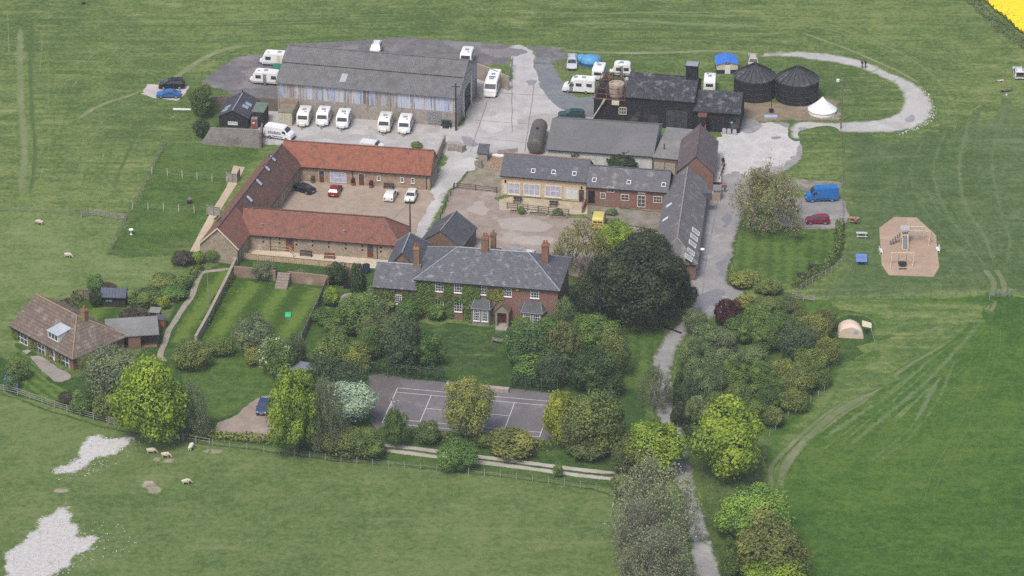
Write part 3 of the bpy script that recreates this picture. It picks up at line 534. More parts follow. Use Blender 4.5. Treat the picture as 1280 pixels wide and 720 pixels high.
# cladding panels: bleached blue sheets with rust
def cladding():
    m, t, p = nodes('bleached_blue_cladding'); tc = N(t, 'TexCoord'); v = tc.outputs['Object']; sx = N(t, 'SeparateXYZ'); L_(t, v, sx.inputs[0])
    cell = math_(t, 'FLOOR', math_(t, 'MULTIPLY', sx.outputs[0], .95)); wn = N(t, 'TexWhiteNoise', noise_dimensions='1D'); L_(t, cell, wn.inputs['W'])
    r = N(t, 'ValToRGB'); e = r.color_ramp.elements; r.color_ramp.interpolation = 'CONSTANT'; e[0].color = (.33,.34,.37,1); e[1].position = .9; e[1].color = (.17,.14,.13,1)
    for q, c in ((.18,(.4,.45,.55)), (.42,(.32,.4,.55)), (.62,(.42,.43,.46)), (.8,(.27,.25,.25))): k = e.new(q); k.color = (*c, 1)
    L_(t, wn.outputs[0], r.inputs[0]); s = noise_(t, map_(t, v, (3.5,3.5,.22)), 1, 5, .75)
    col = mix_(t, math_(t, 'MULTIPLY', ramp01(t, s, .5, .62), .8), r.outputs[0], (.2,.075,.045))
    s2 = noise_(t, map_(t, v, (.25,1,.05)), 1, 3); col = mix_(t, math_(t, 'MULTIPLY', ramp01(t, s2, .5, .7), .5), col, (.5,.5,.53))
    s3 = noise_(t, map_(t, v, (5,5,.6)), 1, 5, .7); col = mix_(t, math_(t, 'MULTIPLY', ramp01(t, s3, .55, .8), .5), col, (.1,.09,.09))
    L_(t, col, p.inputs['Base Color']); p.inputs['Roughness'].default_value = .75; return m
CLAD = cladding()
class Bld:
    """frame of a building: local x along its front, y away from the front, origin at the near-left corner"""
    def __init__(s, name, label, cat, pl, pr, D, he, hr, W=None, ang=None, group=None, eave=None):
        a, c = P(*pl, eave or 0), P(*pr, eave or 0); a.z = c.z = 0; d = c-a; s.a = math.atan2(d.y, d.x) if ang is None else R(ang)
        s.L = W or d.length; s.D, s.he, s.hr = D, he, hr
        s.o = thing(name, label, cat, a, s.a, group); s.M = XF[s.o.name]; s.I = s.M.inverted()
    def at(s, x, y, z=0): return s.M @ Vector((x, y, z))
    def on(s, face, px, py, off=0):
        """local point where a photograph ray meets a wall plane (f, r, l, b) or roof slope (rf, rl, rr)"""
        o = s.I @ cam_loc; d = s.I.to_3x3() @ ray(px, py); k = (s.hr-s.he)/(s.D/2)
        if face == 'f': n, c = Vector((0,1,0)), -off
        elif face == 'r': n, c = Vector((1,0,0)), s.L+off
        elif face == 'l': n, c = Vector((1,0,0)), -off
        elif face == 'rf': n, c = Vector((0,-k,1)), s.he+.14
        elif face == 'rr': k = (s.hr-s.he)/(s.L/2); n, c = Vector((k,0,1)), s.he+.14+k*s.L
        elif face == 'rl': k = (s.hr-s.he)/(s.L/2); n, c = Vector((-k,0,1)), s.he+.14
        elif face == 'z': n, c = Vector((0,0,1)), off
        return o + d*((c-n.dot(o))/n.dot(d))
    def walls(s, m, ends=(1,1), axis='x', he=None):
        """axis x: ridge parallel to the front; axis y: gable faces the front"""
        L, D, h, r = s.L, s.D, he or s.he, s.hr; b = MB()
        if axis == 'x':
            vs = [(0,0,0),(L,0,0),(L,D,0),(0,D,0),(0,0,h),(L,0,h),(L,D,h),(0,D,h),(0,D/2,r),(L,D/2,r)]
            fs = [(0,1,5,4),(2,3,7,6),(3,2,1,0)] + [(1,2,6,9,5) if ends[1] else (1,2,6,5), (3,0,4,8,7) if ends[0] else (3,0,4,7)]
        else:
            vs = [(0,0,0),(L,0,0),(L,D,0),(0,D,0),(0,0,h),(L,0,h),(L,D,h),(0,D,h),(L/2,0,r),(L/2,D,r)]
            fs = [(1,2,6,5),(3,0,4,7),(3,2,1,0)] + [(0,1,5,8,4) if ends[0] else (0,1,5,4), (2,3,7,9,6) if ends[1] else (2,3,7,6)]
        b.add(vs, fs); return b.build('wall', m, s.o)
    def roof(s, m, ov=.35, gov=.2, ins=(0,0), axis='x', th=.13, ridge=None, name='roof', slots=None):
        L, D = (s.L, s.D) if axis == 'x' else (s.D, s.L); k = (s.hr-s.he)/(D/2); e = s.he+th+.01-k*ov; t = s.hr+th+.01
        g0 = ov if ins[0] else gov; g1 = ov if ins[1] else gov; a = ins[0] if ins[0] else -gov; c = L-ins[1] if ins[1] else L+gov
        p = [(-g0,-ov,e),(L+g1,-ov,e),(c,D/2,t),(a,D/2,t),(-g0,D+ov,e),(L+g1,D+ov,e)]
        if axis == 'y': p = [(L_w, q, z) for q, L_w, z in [(x, s.L-y, z) for x, y, z in p]] if False else [(y, x, z) for x, y, z in p]
        polys = [[p[0],p[1],p[2],p[3]],[p[5],p[4],p[3],p[2]]]
        if ins[0]: polys.append([p[4],p[0],p[3]])
        if ins[1]: polys.append([p[1],p[5],p[2]])
        if axis == 'y': polys = [q[::-1] for q in polys]
        b = MB(); b.shell(polys, th); s.rp = p; o = b.build(name, m, s.o)
        if ridge:
            b = MB(); up = Vector((0,0,.03)); V = lambda i: Vector(p[i])+up; b.tube([V(3), V(2)], .13, 6)
            if ins[0]: b.tube([V(0), V(3)+Vector((0,0,.01))], .1, 6); b.tube([V(4), V(3)+Vector((0,0,.02))], .1, 6)
            if ins[1]: b.tube([V(1), V(2)+Vector((0,0,.01))], .1, 6); b.tube([V(5), V(2)+Vector((0,0,.02))], .1, 6)
            b.build('ridge_tile', ridge, o)
        b = MB()
        if axis == 'x': b.box(-g0, L+g1, -ov-.1, -ov, e-.12, e+.0)
        if b.v: b.build('gutter', BLACKP, s.o)
        return o
    def rect(s, face, x0, y0, x1, y1):
        c = [(x0+x1)/2, (y0+y1)/2]; A = s.on(face, x0, c[1]); C = s.on(face, x1, c[1]); T = s.on(face, c[0], y0); B_ = s.on(face, c[0], y1)
        if face in 'f': return A.x, C.x, B_.z, T.z
        return min(A.y, C.y), max(A.y, C.y), B_.z, T.z
    def fbox(s, b, face, u0, u1, z0, z1, d0, d1):
        if face == 'f': b.box(u0, u1, -d1, -d0, z0, z1)
        elif face == 'r': b.box(s.L+d0, s.L+d1, u0, u1, z0, z1)
        elif face == 'l': b.box(-d1, -d0, u0, u1, z0, z1)
        elif face == 'b': b.box(u0, u1, s.D+d0, s.D+d1, z0, z1)
    def win(s, face, px, nx=2, nz=2, fm=None, glass=None, sill=None, fr=.1, bar=.05, name='window', off=0, local=None, label=None):
        u0, u1, z0, z1 = local or s.rect(face, *px); fm = fm or WHITE; b = MB(); F = lambda *a: s.fbox(b, face, *a)
        F(u0, u0+fr, z0, z1, off, off+.07); F(u1-fr, u1, z0, z1, off, off+.07); F(u0+fr, u1-fr, z1-fr, z1, off, off+.07); F(u0+fr, u1-fr, z0, z0+fr, off, off+.07)
        for i in range(1, nx): u = u0+(u1-u0)*i/nx; F(u-bar/2, u+bar/2, z0+fr, z1-fr, off, off+.055)
        for i in range(1, nz):
            z = z0+(z1-z0)*i/nz
            for k in range(nx):
                a = u0+fr if k == 0 else u0+(u1-u0)*k/nx+bar/2; c = u1-fr if k == nx-1 else u0+(u1-u0)*(k+1)/nx-bar/2
                F(a, c, z-bar/2, z+bar/2, off, off+.055)
        o = b.build(name, fm, s.o, label=label); b = MB(); s.fbox(b, face, u0+fr, u1-fr, z0+fr, z1-fr, off+.002, off+.025); b.build('pane', glass or GLASS, o)
        if sill is not None: b = MB(); s.fbox(b, face, u0-.08, u1+.08, z0-.1, z0-.003, off+.002, off+.16); b.build('sill', sill, o)
        return o
    def door(s, face, px, m=None, fm=None, glass=False, local=None, label=None, two=False):
        u0, u1, z0, z1 = local or s.rect(face, *px); b = MB(); f = .07; fm = fm or CREAM
        s.fbox(b, face, u0+f, u1-f, z0, z1-f, .002, .04); o = b.build('door', m or BROWNWOOD, s.o, label=label); b = MB()
        s.fbox(b, face, u0, u0+f, z0, z1, .002, .07); s.fbox(b, face, u1-f, u1, z0, z1, .002, .07); s.fbox(b, face, u0+f, u1-f, z1-f, z1, .002, .07); b.build('door_frame', fm, o)
        if glass: b = MB(); s.fbox(b, face, u0+f+.15, u1-f-.15, z0+(z1-z0)*.5, z1-f-.15, .042, .055); b.build('pane', GLASS, o)
        b = MB(); s.fbox(b, face, u1-f-.16, u1-f-.1, z0+(z1-z0)*.45, z0+(z1-z0)*.5, .042, .09); b.build('handle', METAL, o); return o
    def rooflight(s, face, pts, m=None, fm=None, name='rooflight'):
        """a frame and pane lying on a slope; pts = (px, py, width along eave, length up the slope)"""
        px, py, w, l = pts; c = s.on(face, px, py); k = (s.hr-s.he)/((s.D if face == 'rf' else s.L)/2)
        if face == 'rf': ex, ey = Vector((1,0,0)), Vector((0,1,k)).normalized()
        elif face == 'rr': ex, ey = Vector((0,1,0)), Vector((-1,0,k)).normalized()
        else: ex, ey = Vector((0,-1,0)), Vector((1,0,k)).normalized()
        n = ex.cross(ey).normalized(); b = MB(); M = Matrix((ex, ey, n)).transposed().to_4x4(); M.translation = c
        for q in ((-w/2,w/2,-l/2,-l/2+.1),(-w/2,w/2,l/2-.1,l/2),(-w/2,-w/2+.08,-l/2+.1,l/2-.1),(w/2-.08,w/2,-l/2+.1,l/2-.1)): b.box(*q, -.02, .1, M=M)
        o = b.build(name, fm or LEAD, s.o); b = MB(); b.box(-w/2+.08, w/2-.08, -l/2+.1, l/2-.1, -.02, .06, M=M); b.build('pane', m or ROOFGLASS, o); return o
    def chimney(s, x, y, z0, z1, w=.9, d=.9, m=None, pots=2, parent=None):
        b = MB(); b.box(x-w/2, x+w/2, y-d/2, y+d/2, z0, z1-.35); b.box(x-w/2-.08, x+w/2+.08, y-d/2-.08, y+d/2+.08, z1-.348, z1-.1); b.box(x-w/2, x+w/2, y-d/2, y+d/2, z1-.098, z1)
        o = b.build('chimney', m or BROWNBRICK, parent or s.o); 
        for i in range(pots):
            b = MB(); q = x+(i-(pots-1)/2)*.42; b.lathe([(.15,0),(.17,.05),(.13,.4),(.17,.55),(.15,.6),(.1,.6),(.1,.5)], (q, y, z1+.002), 10); b.build('chimney_pot', POT, o)
        return o
    def pipe(s, face, px, z1=None):
        p = s.on(face, px[0], px[1]); b = MB(); 
        if face == 'f': b.tube([(p.x,-.08,.05),(p.x,-.08,z1 or s.he)], .06, 6)
        else: b.tube([(s.L+.08,p.y,.05),(s.L+.08,p.y,z1 or s.he)], .06, 6)
        b.build('drainpipe', BLACKP, s.o)
# --- long machinery barn
B = Bld('machinery_barn', 'long barn with grey fibre cement roof and rust streaked pale blue cladding', 'barn', (348,139.5), (571.6,159.4), 16, 5.9, 9.2)
L, D = B.L, B.D
b = MB(); b.add([(0,0,0),(L,0,0),(L,D,0),(0,D,0),(0,0,2.9),(L,0,2.9),(L,D,2.9),(0,D,2.9)], [(0,1,5,4),(1,2,6,5),(2,3,7,6),(3,0,4,7),(4,5,6,7)]); b.build('wall', CONC, B.o)
b = MB(); b.box(.0, L, .03, .1, 2.902, 5.9); b.box(0, L, D-.1, D-.03, 2.902, 5.9); b.build('cladding', CLAD, B.o)
b = MB(); b.add([(.03,.1,2.902),(.03,D-.1,2.902),(.03,D-.1,5.9),(.03,D/2,9.2),(.03,.1,5.9)], [(0,1,2,3,4)]); b.build('gable', mat('grey_sheet_gable', (.3,.3,.3), (.24,.23,.22), scale=1, ribs=(1,.3), streak=.3), B.o)
b = MB(); b.add([(L-.03,.1,2.902),(L-.03,D-.1,2.902),(L-.03,D-.1,5.9),(L-.03,D/2,9.2),(L-.03,.1,5.9)], [(0,1,2,3,4)]); b.build('gable', mat('pale_sheet_gable', (.42,.42,.41), (.33,.32,.29), scale=1, ribs=(1,.3), streak=.3), B.o)
k = (9.2-5.9)/8
def slope(y0, y1, up): return [(-.3,y0,5.9+k*y0+up),(L+.35,y0,5.9+k*y0+up),(L+.35,y1,5.9+k*y1+up),(-.3,y1,5.9+k*y1+up)]
b = MB(); q = slope(-.45, 4.3, .12); b.shell([q], .1); u = slope(4.1, 8, .42); v = [(x, 16-y, z) for x, y, z in u][::-1]; v = [v[3],v[2],v[1],v[0]][::-1]
b.shell([u, [(u[3]),(u[2]),(L+.35,11.9,u[0][2]),(-.3,11.9,u[0][2])]], .1); b.shell([[(-.3,11.7,5.9+k*4.3+.12),(L+.35,11.7,5.9+k*4.3+.12),(L+.35,16.45,q[0][2]),(-.3,16.45,q[0][2])]], .1)
rf = b.build('roof', ASB, B.o)
b = MB(); b.tube([(-.3,8,9.2+.45),(L+.35,8,9.2+.45)], .16, 6); b.build('ridge_cap', ASB, rf)
b = MB(); y0, y1 = 1.0, 2.9; b.shell([[(11.2,y0,5.9+k*y0+.16),(12.3,y0,5.9+k*y0+.16),(12.3,y1,5.9+k*y1+.16),(11.2,y1,5.9+k*y1+.16)]], .05); b.build('rooflight', GREYGLASS, rf)
for i in range(9):
    x = L*i/8; x = min(max(x, .12), L-.12); b = MB(); b.box(x-.12, x+.12, -.1, -.002, 0, 5.75); b.build('post', CONC, B.o)
b = MB(); b.box(L-5.4, L-2.9, -.06, -.005, .3, 2.7)
for i in range(5): b.box(L-5.4, L-2.9, -.1, -.062, .4+i*.5, .55+i*.5)
b.build('sheet_door', METAL, B.o)
for y in (5, 11): b = MB(); b.box(L+.002, L+.14, y-.14, y+.14, 0, 5.5); b.build('post', WHITE, B.o)
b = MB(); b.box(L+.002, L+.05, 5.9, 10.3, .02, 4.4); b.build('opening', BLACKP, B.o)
# --- black shed with skylights
B = Bld('black_shed', 'small black boarded shed with a grey ridged roof and four skylights', 'shed', (274,158), (310,160.5), 8, 2.0, 3.3)
B.walls(BPAINT, axis='y'); B.roof(GREYROOF, axis='y', ov=.3, gov=.2, ridge=LEAD)
for f, x, y in (('rr',306.5,133.4),('rr',310.5,130.5),('rl',281.5,137.8),('rl',285.2,133.6)): B.rooflight(f, (x, y, 1.0, 1.2))
B.win('f', (285,152,297,156), 1, 1, glass=RENDER); B.door('f', (279.4,150,285,158.6), BPAINT, BPAINT)
b = MB(); b.lathe([(.1,3.2),(.1,3.9),(.16,3.92),(.16,4.05)], (B.L/2, 7.3, 0), 8); b.build('flue', BLACKP, B.o)
# shed annex and boxes beside it
B = Bld('timber_store', 'flat green roofed black store against the skylit shed', 'store', (316,158.5), (330,159.5), 3.6, 3, 3.2)
b = MB(); b.box(0, B.L, 0, B.D, 0, 2.9); b.build('wall', BPAINT, B.o); b = MB(); b.shell([[(-.1,-.1,3.0),(B.L+.1,-.1,3.0),(B.L+.1,B.D+.1,3.2),(-.1,B.D+.1,3.2)]], .1); b.build('roof', mat('green_felt', (.13,.17,.14), (.1,.13,.11), scale=1), B.o)
B = Bld('garden_kiosk', 'red fronted grey cabinet standing before the green roofed store', 'cabinet', (314,161.3), (321.5,161.8), 1.6, 2, 2)
b = MB(); b.box(0, B.L, 0, 1.5, 0, 2.0); b.build('body', METAL, B.o); b = MB(); b.box(.12, B.L-.12, -.05, -.002, .15, 1.85); b.build('front_panel', paint('red_panel', (.3,.06,.05)), B.o); b = MB(); b.box(.3, B.L-.4, -.08, -.052, 1.1, 1.4); b.build('sign', WHITE, B.o)
# --- silage clamp walls
def clamp(name, label, pts, h, m, t=.3, cat='wall'):
    """a wall along ground pixels with a height per point"""
    w = [P(x, y) for x, y in pts]; hs = h if isinstance(h, (list, tuple)) else [h]*len(w); o = w[0].copy(); vs = []; fs = []; b = MB()
    for i, p in enumerate(w):
        d = (w[min(i+1, len(w)-1)]-w[max(i-1, 0)]).normalized(); n = Vector((-d.y, d.x, 0))*t/2
        for q, z in ((p-n, -.02), (p+n, -.02), (p+n, hs[i]), (p-n, hs[i])): vs.append((q.x-o.x, q.y-o.y, z))
    for i in range(len(w)-1):
        for k in range(4): fs.append((i*4+k, i*4+4+k, i*4+4+(k+1) % 4, i*4+(k+1) % 4))
    fs += [(3,2,1,0), tuple(range(len(vs)-4, len(vs)))]; b.add(vs, fs); ob = b.build(name, m); ob.location = o; return tag(ob, label, cat)
CWALL = mat('grey_block_wall', (.27,.25,.235), (.21,.195,.185), c3=(.17,.155,.14), scale=1, fine=.2, brick=(.5,.25,(.8,.8,.8),.4))
clamp('clamp_wall', 'tall grey block wall with a sloping end below the black shed', [(252.5,179.5),(259,180.5),(264,181),(284,182.5),(325,185)], [.3,2.0,3.3,3.4,3.5], CWALL)
clamp('clamp_wall', 'dark brown concrete wall behind the black skylit shed', [(264,134),(280,135),(349,139)], [2.0,2.4,2.4], mat('brown_stained_wall', (.16,.135,.115), (.12,.1,.085), scale=1, fine=.25, streak=.3))
clamp('side_wall', 'rough rendered wall running from the clamp to the brick range gable', [(326,186),(328,168)], [2.6,2.2], mat('stained_render', (.2,.16,.14), (.13,.1,.09), scale=2))
# --- courtyard ranges
B = Bld('stone_cottage_range', 'stone range with bright orange tiled roof at the back of the car courtyard', 'cottages', (352,224.6), (537.5,237.5), 6.5, 3.0, 5.8)
B.walls(FLINT2); B.roof(TILE_O, ov=.35, ridge=TILE_R)
B.door('f', (398.5,213,406,228.6), BROWNWOOD, glass=True); B.door('f', (448,217,456,232.8), BROWNWOOD, glass=True)
B.win('f', (412.5,215.3,433,228.3), 4, 2, fm=WHITE, glass=CURTAIN, fr=.08)
for x, y in ((473.5,222.6),(502.6,224.8),(516,225.8),(367.5,214)): B.win('f', (x-2.2,y-3,x+2.2,y+3), 1, 2, sill=CREAM, fr=.1)
B.pipe('f', (441,225)); B.pipe('f', (533,230))
b = MB(); b.box(B.L+.002, B.L+.3, 1.2, 5.2, 0, 2.0); b.build('buttress', FLINT, B.o)
B = Bld('stone_gabled_range', 'stone range with gable end, weathered red tiles and lichened slope over the courtyard', 'cottages', (250.8,325.5), (298.5,331), 33.5, 3.1, 6.2, W=6.4, ang=-14.5)
B.walls(FLINT, axis='y')
L, D = B.L, B.D; k = (B.hr-B.he)/(L/2); e = B.he+.14-k*.35; t_ = B.hr+.14; yc = 8.5
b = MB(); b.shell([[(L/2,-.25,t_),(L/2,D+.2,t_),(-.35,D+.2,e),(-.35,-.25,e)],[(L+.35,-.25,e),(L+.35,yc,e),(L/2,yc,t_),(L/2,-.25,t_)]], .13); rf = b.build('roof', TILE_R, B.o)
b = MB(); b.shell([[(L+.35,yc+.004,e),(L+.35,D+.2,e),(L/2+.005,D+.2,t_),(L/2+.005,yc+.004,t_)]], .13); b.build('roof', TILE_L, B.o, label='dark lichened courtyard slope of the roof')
b = MB(); b.tube([(L/2,-.25,t_+.03),(L/2,D+.2,t_+.03)], .14); b.build('ridge_tile', TILE_P, rf)
b = MB()
for sx in (-1, 1): b.bar((L/2+sx*(L/2+.35),-.3,e-.02),(L/2,-.3,t_-.02), .06, .22)
b.build('bargeboard', CREAM, B.o)
for x, y in ((340.6,197.8),(333.4,210),(323.6,227.8),(311.6,248.4)): B.rooflight('rr', (x, y, 1.0, 1.5), m=mat('pale_skylight', (.42,.45,.5), (.3,.34,.42), scale=.6, fine=0, rough=.15), fm=BLACKP)
for x, y in ((274,274.5),(277.5,276),(270.5,272)): B.rooflight('rl', (x, y, .7, .9), m=GLASS, fm=BLACKP)
for yy in (11, 14.5, 19.5, 24): B.win('r', None, 1, 2, local=(yy-.5, yy+.5, .8, 2.5), fm=CREAM)
B.door('r', None, BROWNWOOD, local=(16.4,17.5,.05,2.2), glass=True)
b = MB(); b.tube([(L+.1,-.02,.05),(L+.1,-.02,3.0)], .07, 6); b.build('drainpipe', BLACKP, B.o)
B = Bld('stone_vented_range', 'stone range with hipped red tiled roof and dark vent holes above the timber fence', 'cottages', (302,311), (501,326), 6.5, 3.0, 5.9)
B.walls(FLINT, ends=(0,0)); B.roof(TILE_R, ov=.35, ins=(0,3.2), ridge=TILE_L)
B.door('f', (357.5,297.7,367,313.5), mat('orange_door_wood', (.24,.07,.025), (.18,.05,.02), scale=3, rough=.6), BROWNWOOD, glass=True); B.door('f', (458.5,304.7,467.5,321.5), BROWNWOOD, PALEWOOD, glass=True)
for x, y in ((329,299.4),(349.4,301),(370.6,303),(390.8,304.2),(411,306),(432.2,308),(453,310),(476,312)):
    for dy in (-2.6, 2.6): c = B.on('f', x, y+dy); b = MB(); b.box(c.x-.15, c.x+.15, -.02, -.003, c.z-.15, c.z+.15); b.build('vent_hole', mat('dark_void', (.01,.01,.01)), B.o)
B.pipe('f', (338,305)); B.pipe('f', (471.5,315))
for x, y in ((327.5,282.4),(430,290.7)): c = B.on('rf', x, y); b = MB(); b.lathe([(.12,-.1),(.12,.3),(.18,.32),(.18,.42)], c, 8); b.build('flue', LEAD, B.o)
# --- black barn and its lower wing
B = Bld('black_barn', 'big black tarred barn with mottled iron roof and rusty tank platform', 'barn', (742,153), (866,163), 9.5, 5.6, 8.0)
L, D = B.L, B.D; x0 = B.on('f', 783, 125).x
b = MB(); b.box(0, x0, 0, D, 0, 4.6); b.add([(x0,0,0),(L,0,0),(L,D,0),(x0,D,0),(x0,0,5.6),(L,0,5.6),(L,D,5.6),(x0,D,5.6),(x0,D/2,8),(L,D/2,8)], [(0,1,5,4),(2,3,7,6),(1,2,6,9,5),(3,0,4,8,7)]); b.build('wall', BTAR, B.o)
k = (8-5.6)/(D/2); b = MB(); b.shell([[(x0-.2,-.3,5.6+.14-k*.3),(L+.2,-.3,5.6+.14-k*.3),(L+.2,D/2,8.14),(x0-.2,D/2,8.14)],[(x0-.2,D/2,8.14),(L+.2,D/2,8.14),(L+.2,D+.3,5.74-k*.3),(x0-.2,D+.3,5.74-k*.3)]], .12); rf = b.build('roof', BROOF, B.o)
b = MB(); b.tube([(x0-.2,D/2,8.17),(L+.2,D/2,8.17)], .14); b.build('ridge_cap', BROOF, rf)
B.win('f', (773.3,133.8,783.2,143), 3, 2, fm=CREAM, fr=.12, bar=.09)
c = B.on('f', 864, 100); b = MB(); b.box(L-2.1, L-.1, D/2-.6, D/2+1.2, 7.6, 10.4); b.box(L-2.3, L+.1, D/2-.8, D/2+1.4, 10.402, 10.55); b.build('vent_tower', BTAR, B.o)
b = MB(); b.box(L-2.2, L, D/2-.7, D/2+1.3, 10.552, 10.62); b.build('vent_cap', LEAD, B.o)
b = MB(); b.box(9.7, 11.6, -.06, -.003, .05, 2.4); b.box(13, 16.8, -.05, -.003, .1, 3.6); b.build('door', mat('worn_black_door', (.03,.03,.033), (.06,.06,.062), scale=1.2, fine=.5), B.o)
pf = MB(); pf.box(-.2, x0-.1, -.1, .1, 4.62, 4.8)
for x in (.3, 2.2, 4.2, x0-.4):
    for y in (.4, D*.45, D*.8): pf.bar((x,y,4.6),(x,y,6.6), .12, .12)
for z in (5.5, 6.55):
    for y in (.4, D*.45, D*.8): pf.bar((.3,y,z),(x0-.4,y,z), .1, .12)
    for x in (.3, 2.2, 4.2, x0-.4): pf.bar((x,.4,z+.1),(x,D*.8,z+.1), .1, .1)
for a, c in (((.3,D*.8,4.7),(2.2,D*.8,6.5)),((2.2,D*.8,6.5),(4.2,D*.8,4.7)),((.3,.4,4.7),(.3,D*.45,6.5)),((.3,D*.45,6.6),(2.2,D*.8,6.6)),((2.2,D*.45,6.62),(.4,D*.8,6.62))): pf.bar(a, c, .09, .09)
pf.build('platform_frame', RUST, B.o)
b = MB(); b.lathe([(1.35,4.62),(1.38,4.8),(1.38,6.9),(1.3,7.05),(1.1,7.05),(1.1,6.7)], (3.7,2.2,0), 20); b.build('tank', mat('beige_tank', (.42,.37,.3), (.33,.28,.22), c3=(.25,.17,.11), scale=1.5, streak=.4), B.o, smooth=False)
b = MB(); b.box(.6, 2.0, 1.2, 3.4, 4.62, 6.0); b.build('machine_box', BTAR, B.o)
b = MB(); b.lathe([(.5,5.2),(.55,5.3),(.55,7.3),(.2,7.6)], (x0-.55, 3.8, 0), 12); b.build('dust_drum', METAL, B.o)
b = MB(); b.tube([(-.3,-.5,.6),(1.7,-.5,4.2)], .13, 8); b.tube([(1.55,-.5,3.9),(2.05,-.5,4.9)], .2, 8); b.build('auger', mat('auger_paint', (.35,.25,.2), (.5,.48,.45), scale=1), B.o)
b = MB(); b.box(3.3, 4.6, -.5, -.003, 3.9, 4.6); b.build('hopper', CREAM, B.o)
B = Bld('black_wing_barn', 'lower black tarred wing with ribbed iron roof joined to the big barn', 'barn', (866.5,163.2), (924,167), 8.5, 3.9, 6.0)
B.walls(BTAR); B.roof(BROOF, ov=.3, gov=.12)
b = MB(); b.box(B.L-1.6, B.L-1.2, -.03, -.003, 1.9, 2.2); b.build('sign', mat('green_sign', (.15,.5,.35), (.15,.5,.35)), B.o)
B.door('f', (868.5,150,877,164), BTAR, BTAR)
for i, (x, y) in enumerate(((905,166),(911,166.6),(918,167.4))):
    p = P(x, y+1); b = MB(); b.box(-.35, .35, -.3, .3, 0, .75); b.box(-.28, .28, -.23, .23, .752, .95); o = b.build('plastic_crate', mat('grey_plastic', (.4,.39,.42), (.33,.32,.35))); o.location = p
    tag(o, ('grey plastic crate by the door end of the black wing', 'middle grey crate of three below the black wing', 'grey crate nearest the corner of the black wing')[i], 'crate', 'crates below the black wing')
# raised hopper on red legs in front of the wing
B = Bld('feed_hopper', 'black hopper with rusty lid on red legs before the black wing', 'hopper', (872,169.5), (882,170), 1.6, 2, 3)
b = MB(); b.box(0, B.L, 0, 1.5, 2.1, 3.6); b.build('bin', BTAR, B.o); b = MB(); b.box(-.08, B.L+.08, -.08, 1.58, 3.602, 3.75); b.build('lid', RUST, B.o)
for x in (.12, B.L-.12):
    for y in (.12, 1.38): b = MB(); b.box(x-.1, x+.1, y-.1, y+.1, 0, 2.1); b.build('leg', mat('faded_red_steel', (.33,.12,.08), (.25,.09,.06)), B.o)
# --- grey sheeted shed and flat lean-to
B = Bld('grey_sheeted_shed', 'long smooth grey sheeted shed beside the brown storage tank', 'shed', (684.5,206), (815,215), 13.6, 3.0, 5.7)
B.walls(RENDER); B.roof(ASB2, ov=.3, gov=.25)
B2 = Bld('lean_to', 'flat grey felt roofed lean-to between the sheeted shed and the tiled barn', 'shed', (816,216.5), (846,219.5), 12.2, 3.2, 3.4)
b = MB(); b.box(0, B2.L, 0, B2.D, 0, 3.0); b.build('wall', BROWNBRICK, B2.o); b = MB(); b.shell([[(-.05,-.2,3.15),(B2.L+.9,-.2,3.15),(B2.L+.9,B2.D,3.4),(-.05,B2.D,3.4)]], .12); b.build('roof', FELT, B2.o)
b = MB(); b.box(.2, 2.0, -.05, -.003, .1, 2.2); b.box(2.15, 3.9, -.05, -.003, .1, 2.2); b.build('door', mat('pale_board_door', (.36,.32,.27), (.28,.25,.21)), B2.o)
b = MB(); b.tube([(1.3,3.2,3.2),(1.3,3.2,4.3)], .12, 8); b.build('flue', RUST, B2.o)
# --- tiled barn
B = Bld('tiled_barn', 'steep purple brown tiled barn with brick gable beside the drive', 'barn', (847,236.5), (890,241), 13, 3.4, 6.3, ang=-6)
B.walls(REDBRICK, axis='y'); B.roof(TILE_P, axis='y', ov=.3, gov=.2, ridge=TILE_P)
b = MB(); b.box(B.L+.002, B.L+.05, 8, 9.1, .05, 2.1); b.build('door', DARKWOOD, B.o)
# --- granary with white windows
B = Bld('buff_brick_granary', 'buff brick building with white framed windows and three roof vents', 'building', (626.7,243.8), (732.4,252.4), 6.8, 3.8, 6.2)
B.walls(YBRICK); B.roof(SLATE, ov=.3, ridge=mat('ridge_terracotta', (.28,.16,.11), (.22,.13,.1)))
for x0, x1 in ((635,650.6),(654.5,675.5),(681,702)): B.win('f', (x0, 228.5+(x0-635)*.075, x1, 243.0+(x0-635)*.075), 2 if x1-x0 < 17 else 3, 2, fm=mat('cream_window_frame', (.68,.62,.5), (.6,.54,.44)), glass=CURTAIN, sill=CREAM, fr=.14, bar=.1)
B.win('f', (706,235,722.5,248.7), 2, 2, fm=CREAM, glass=mat('white_blind', (.55,.58,.58), (.48,.52,.53), scale=1)); B.door('f', (723.3,236.5,730.5,251.5), DARKWOOD, CREAM, glass=True)
B.win('f', (629,229,634,242), 1, 1, fm=CREAM, glass=mat('white_blind', ()))
for x, y in ((666.5,213.6),(692,215.2),(718,217.2)): B.rooflight('rf', (x, y, .7, .8), m=GLASS, fm=WHITE)
b = MB()
for x, y in ((631.8,226.3),(727,234.3)): c = B.on('f', x, y); b.box(c.x-.13, c.x+.13, -.2, -.003, c.z-.2, c.z+.2)
b.build('wall_lamp', BLACKP, B.o)
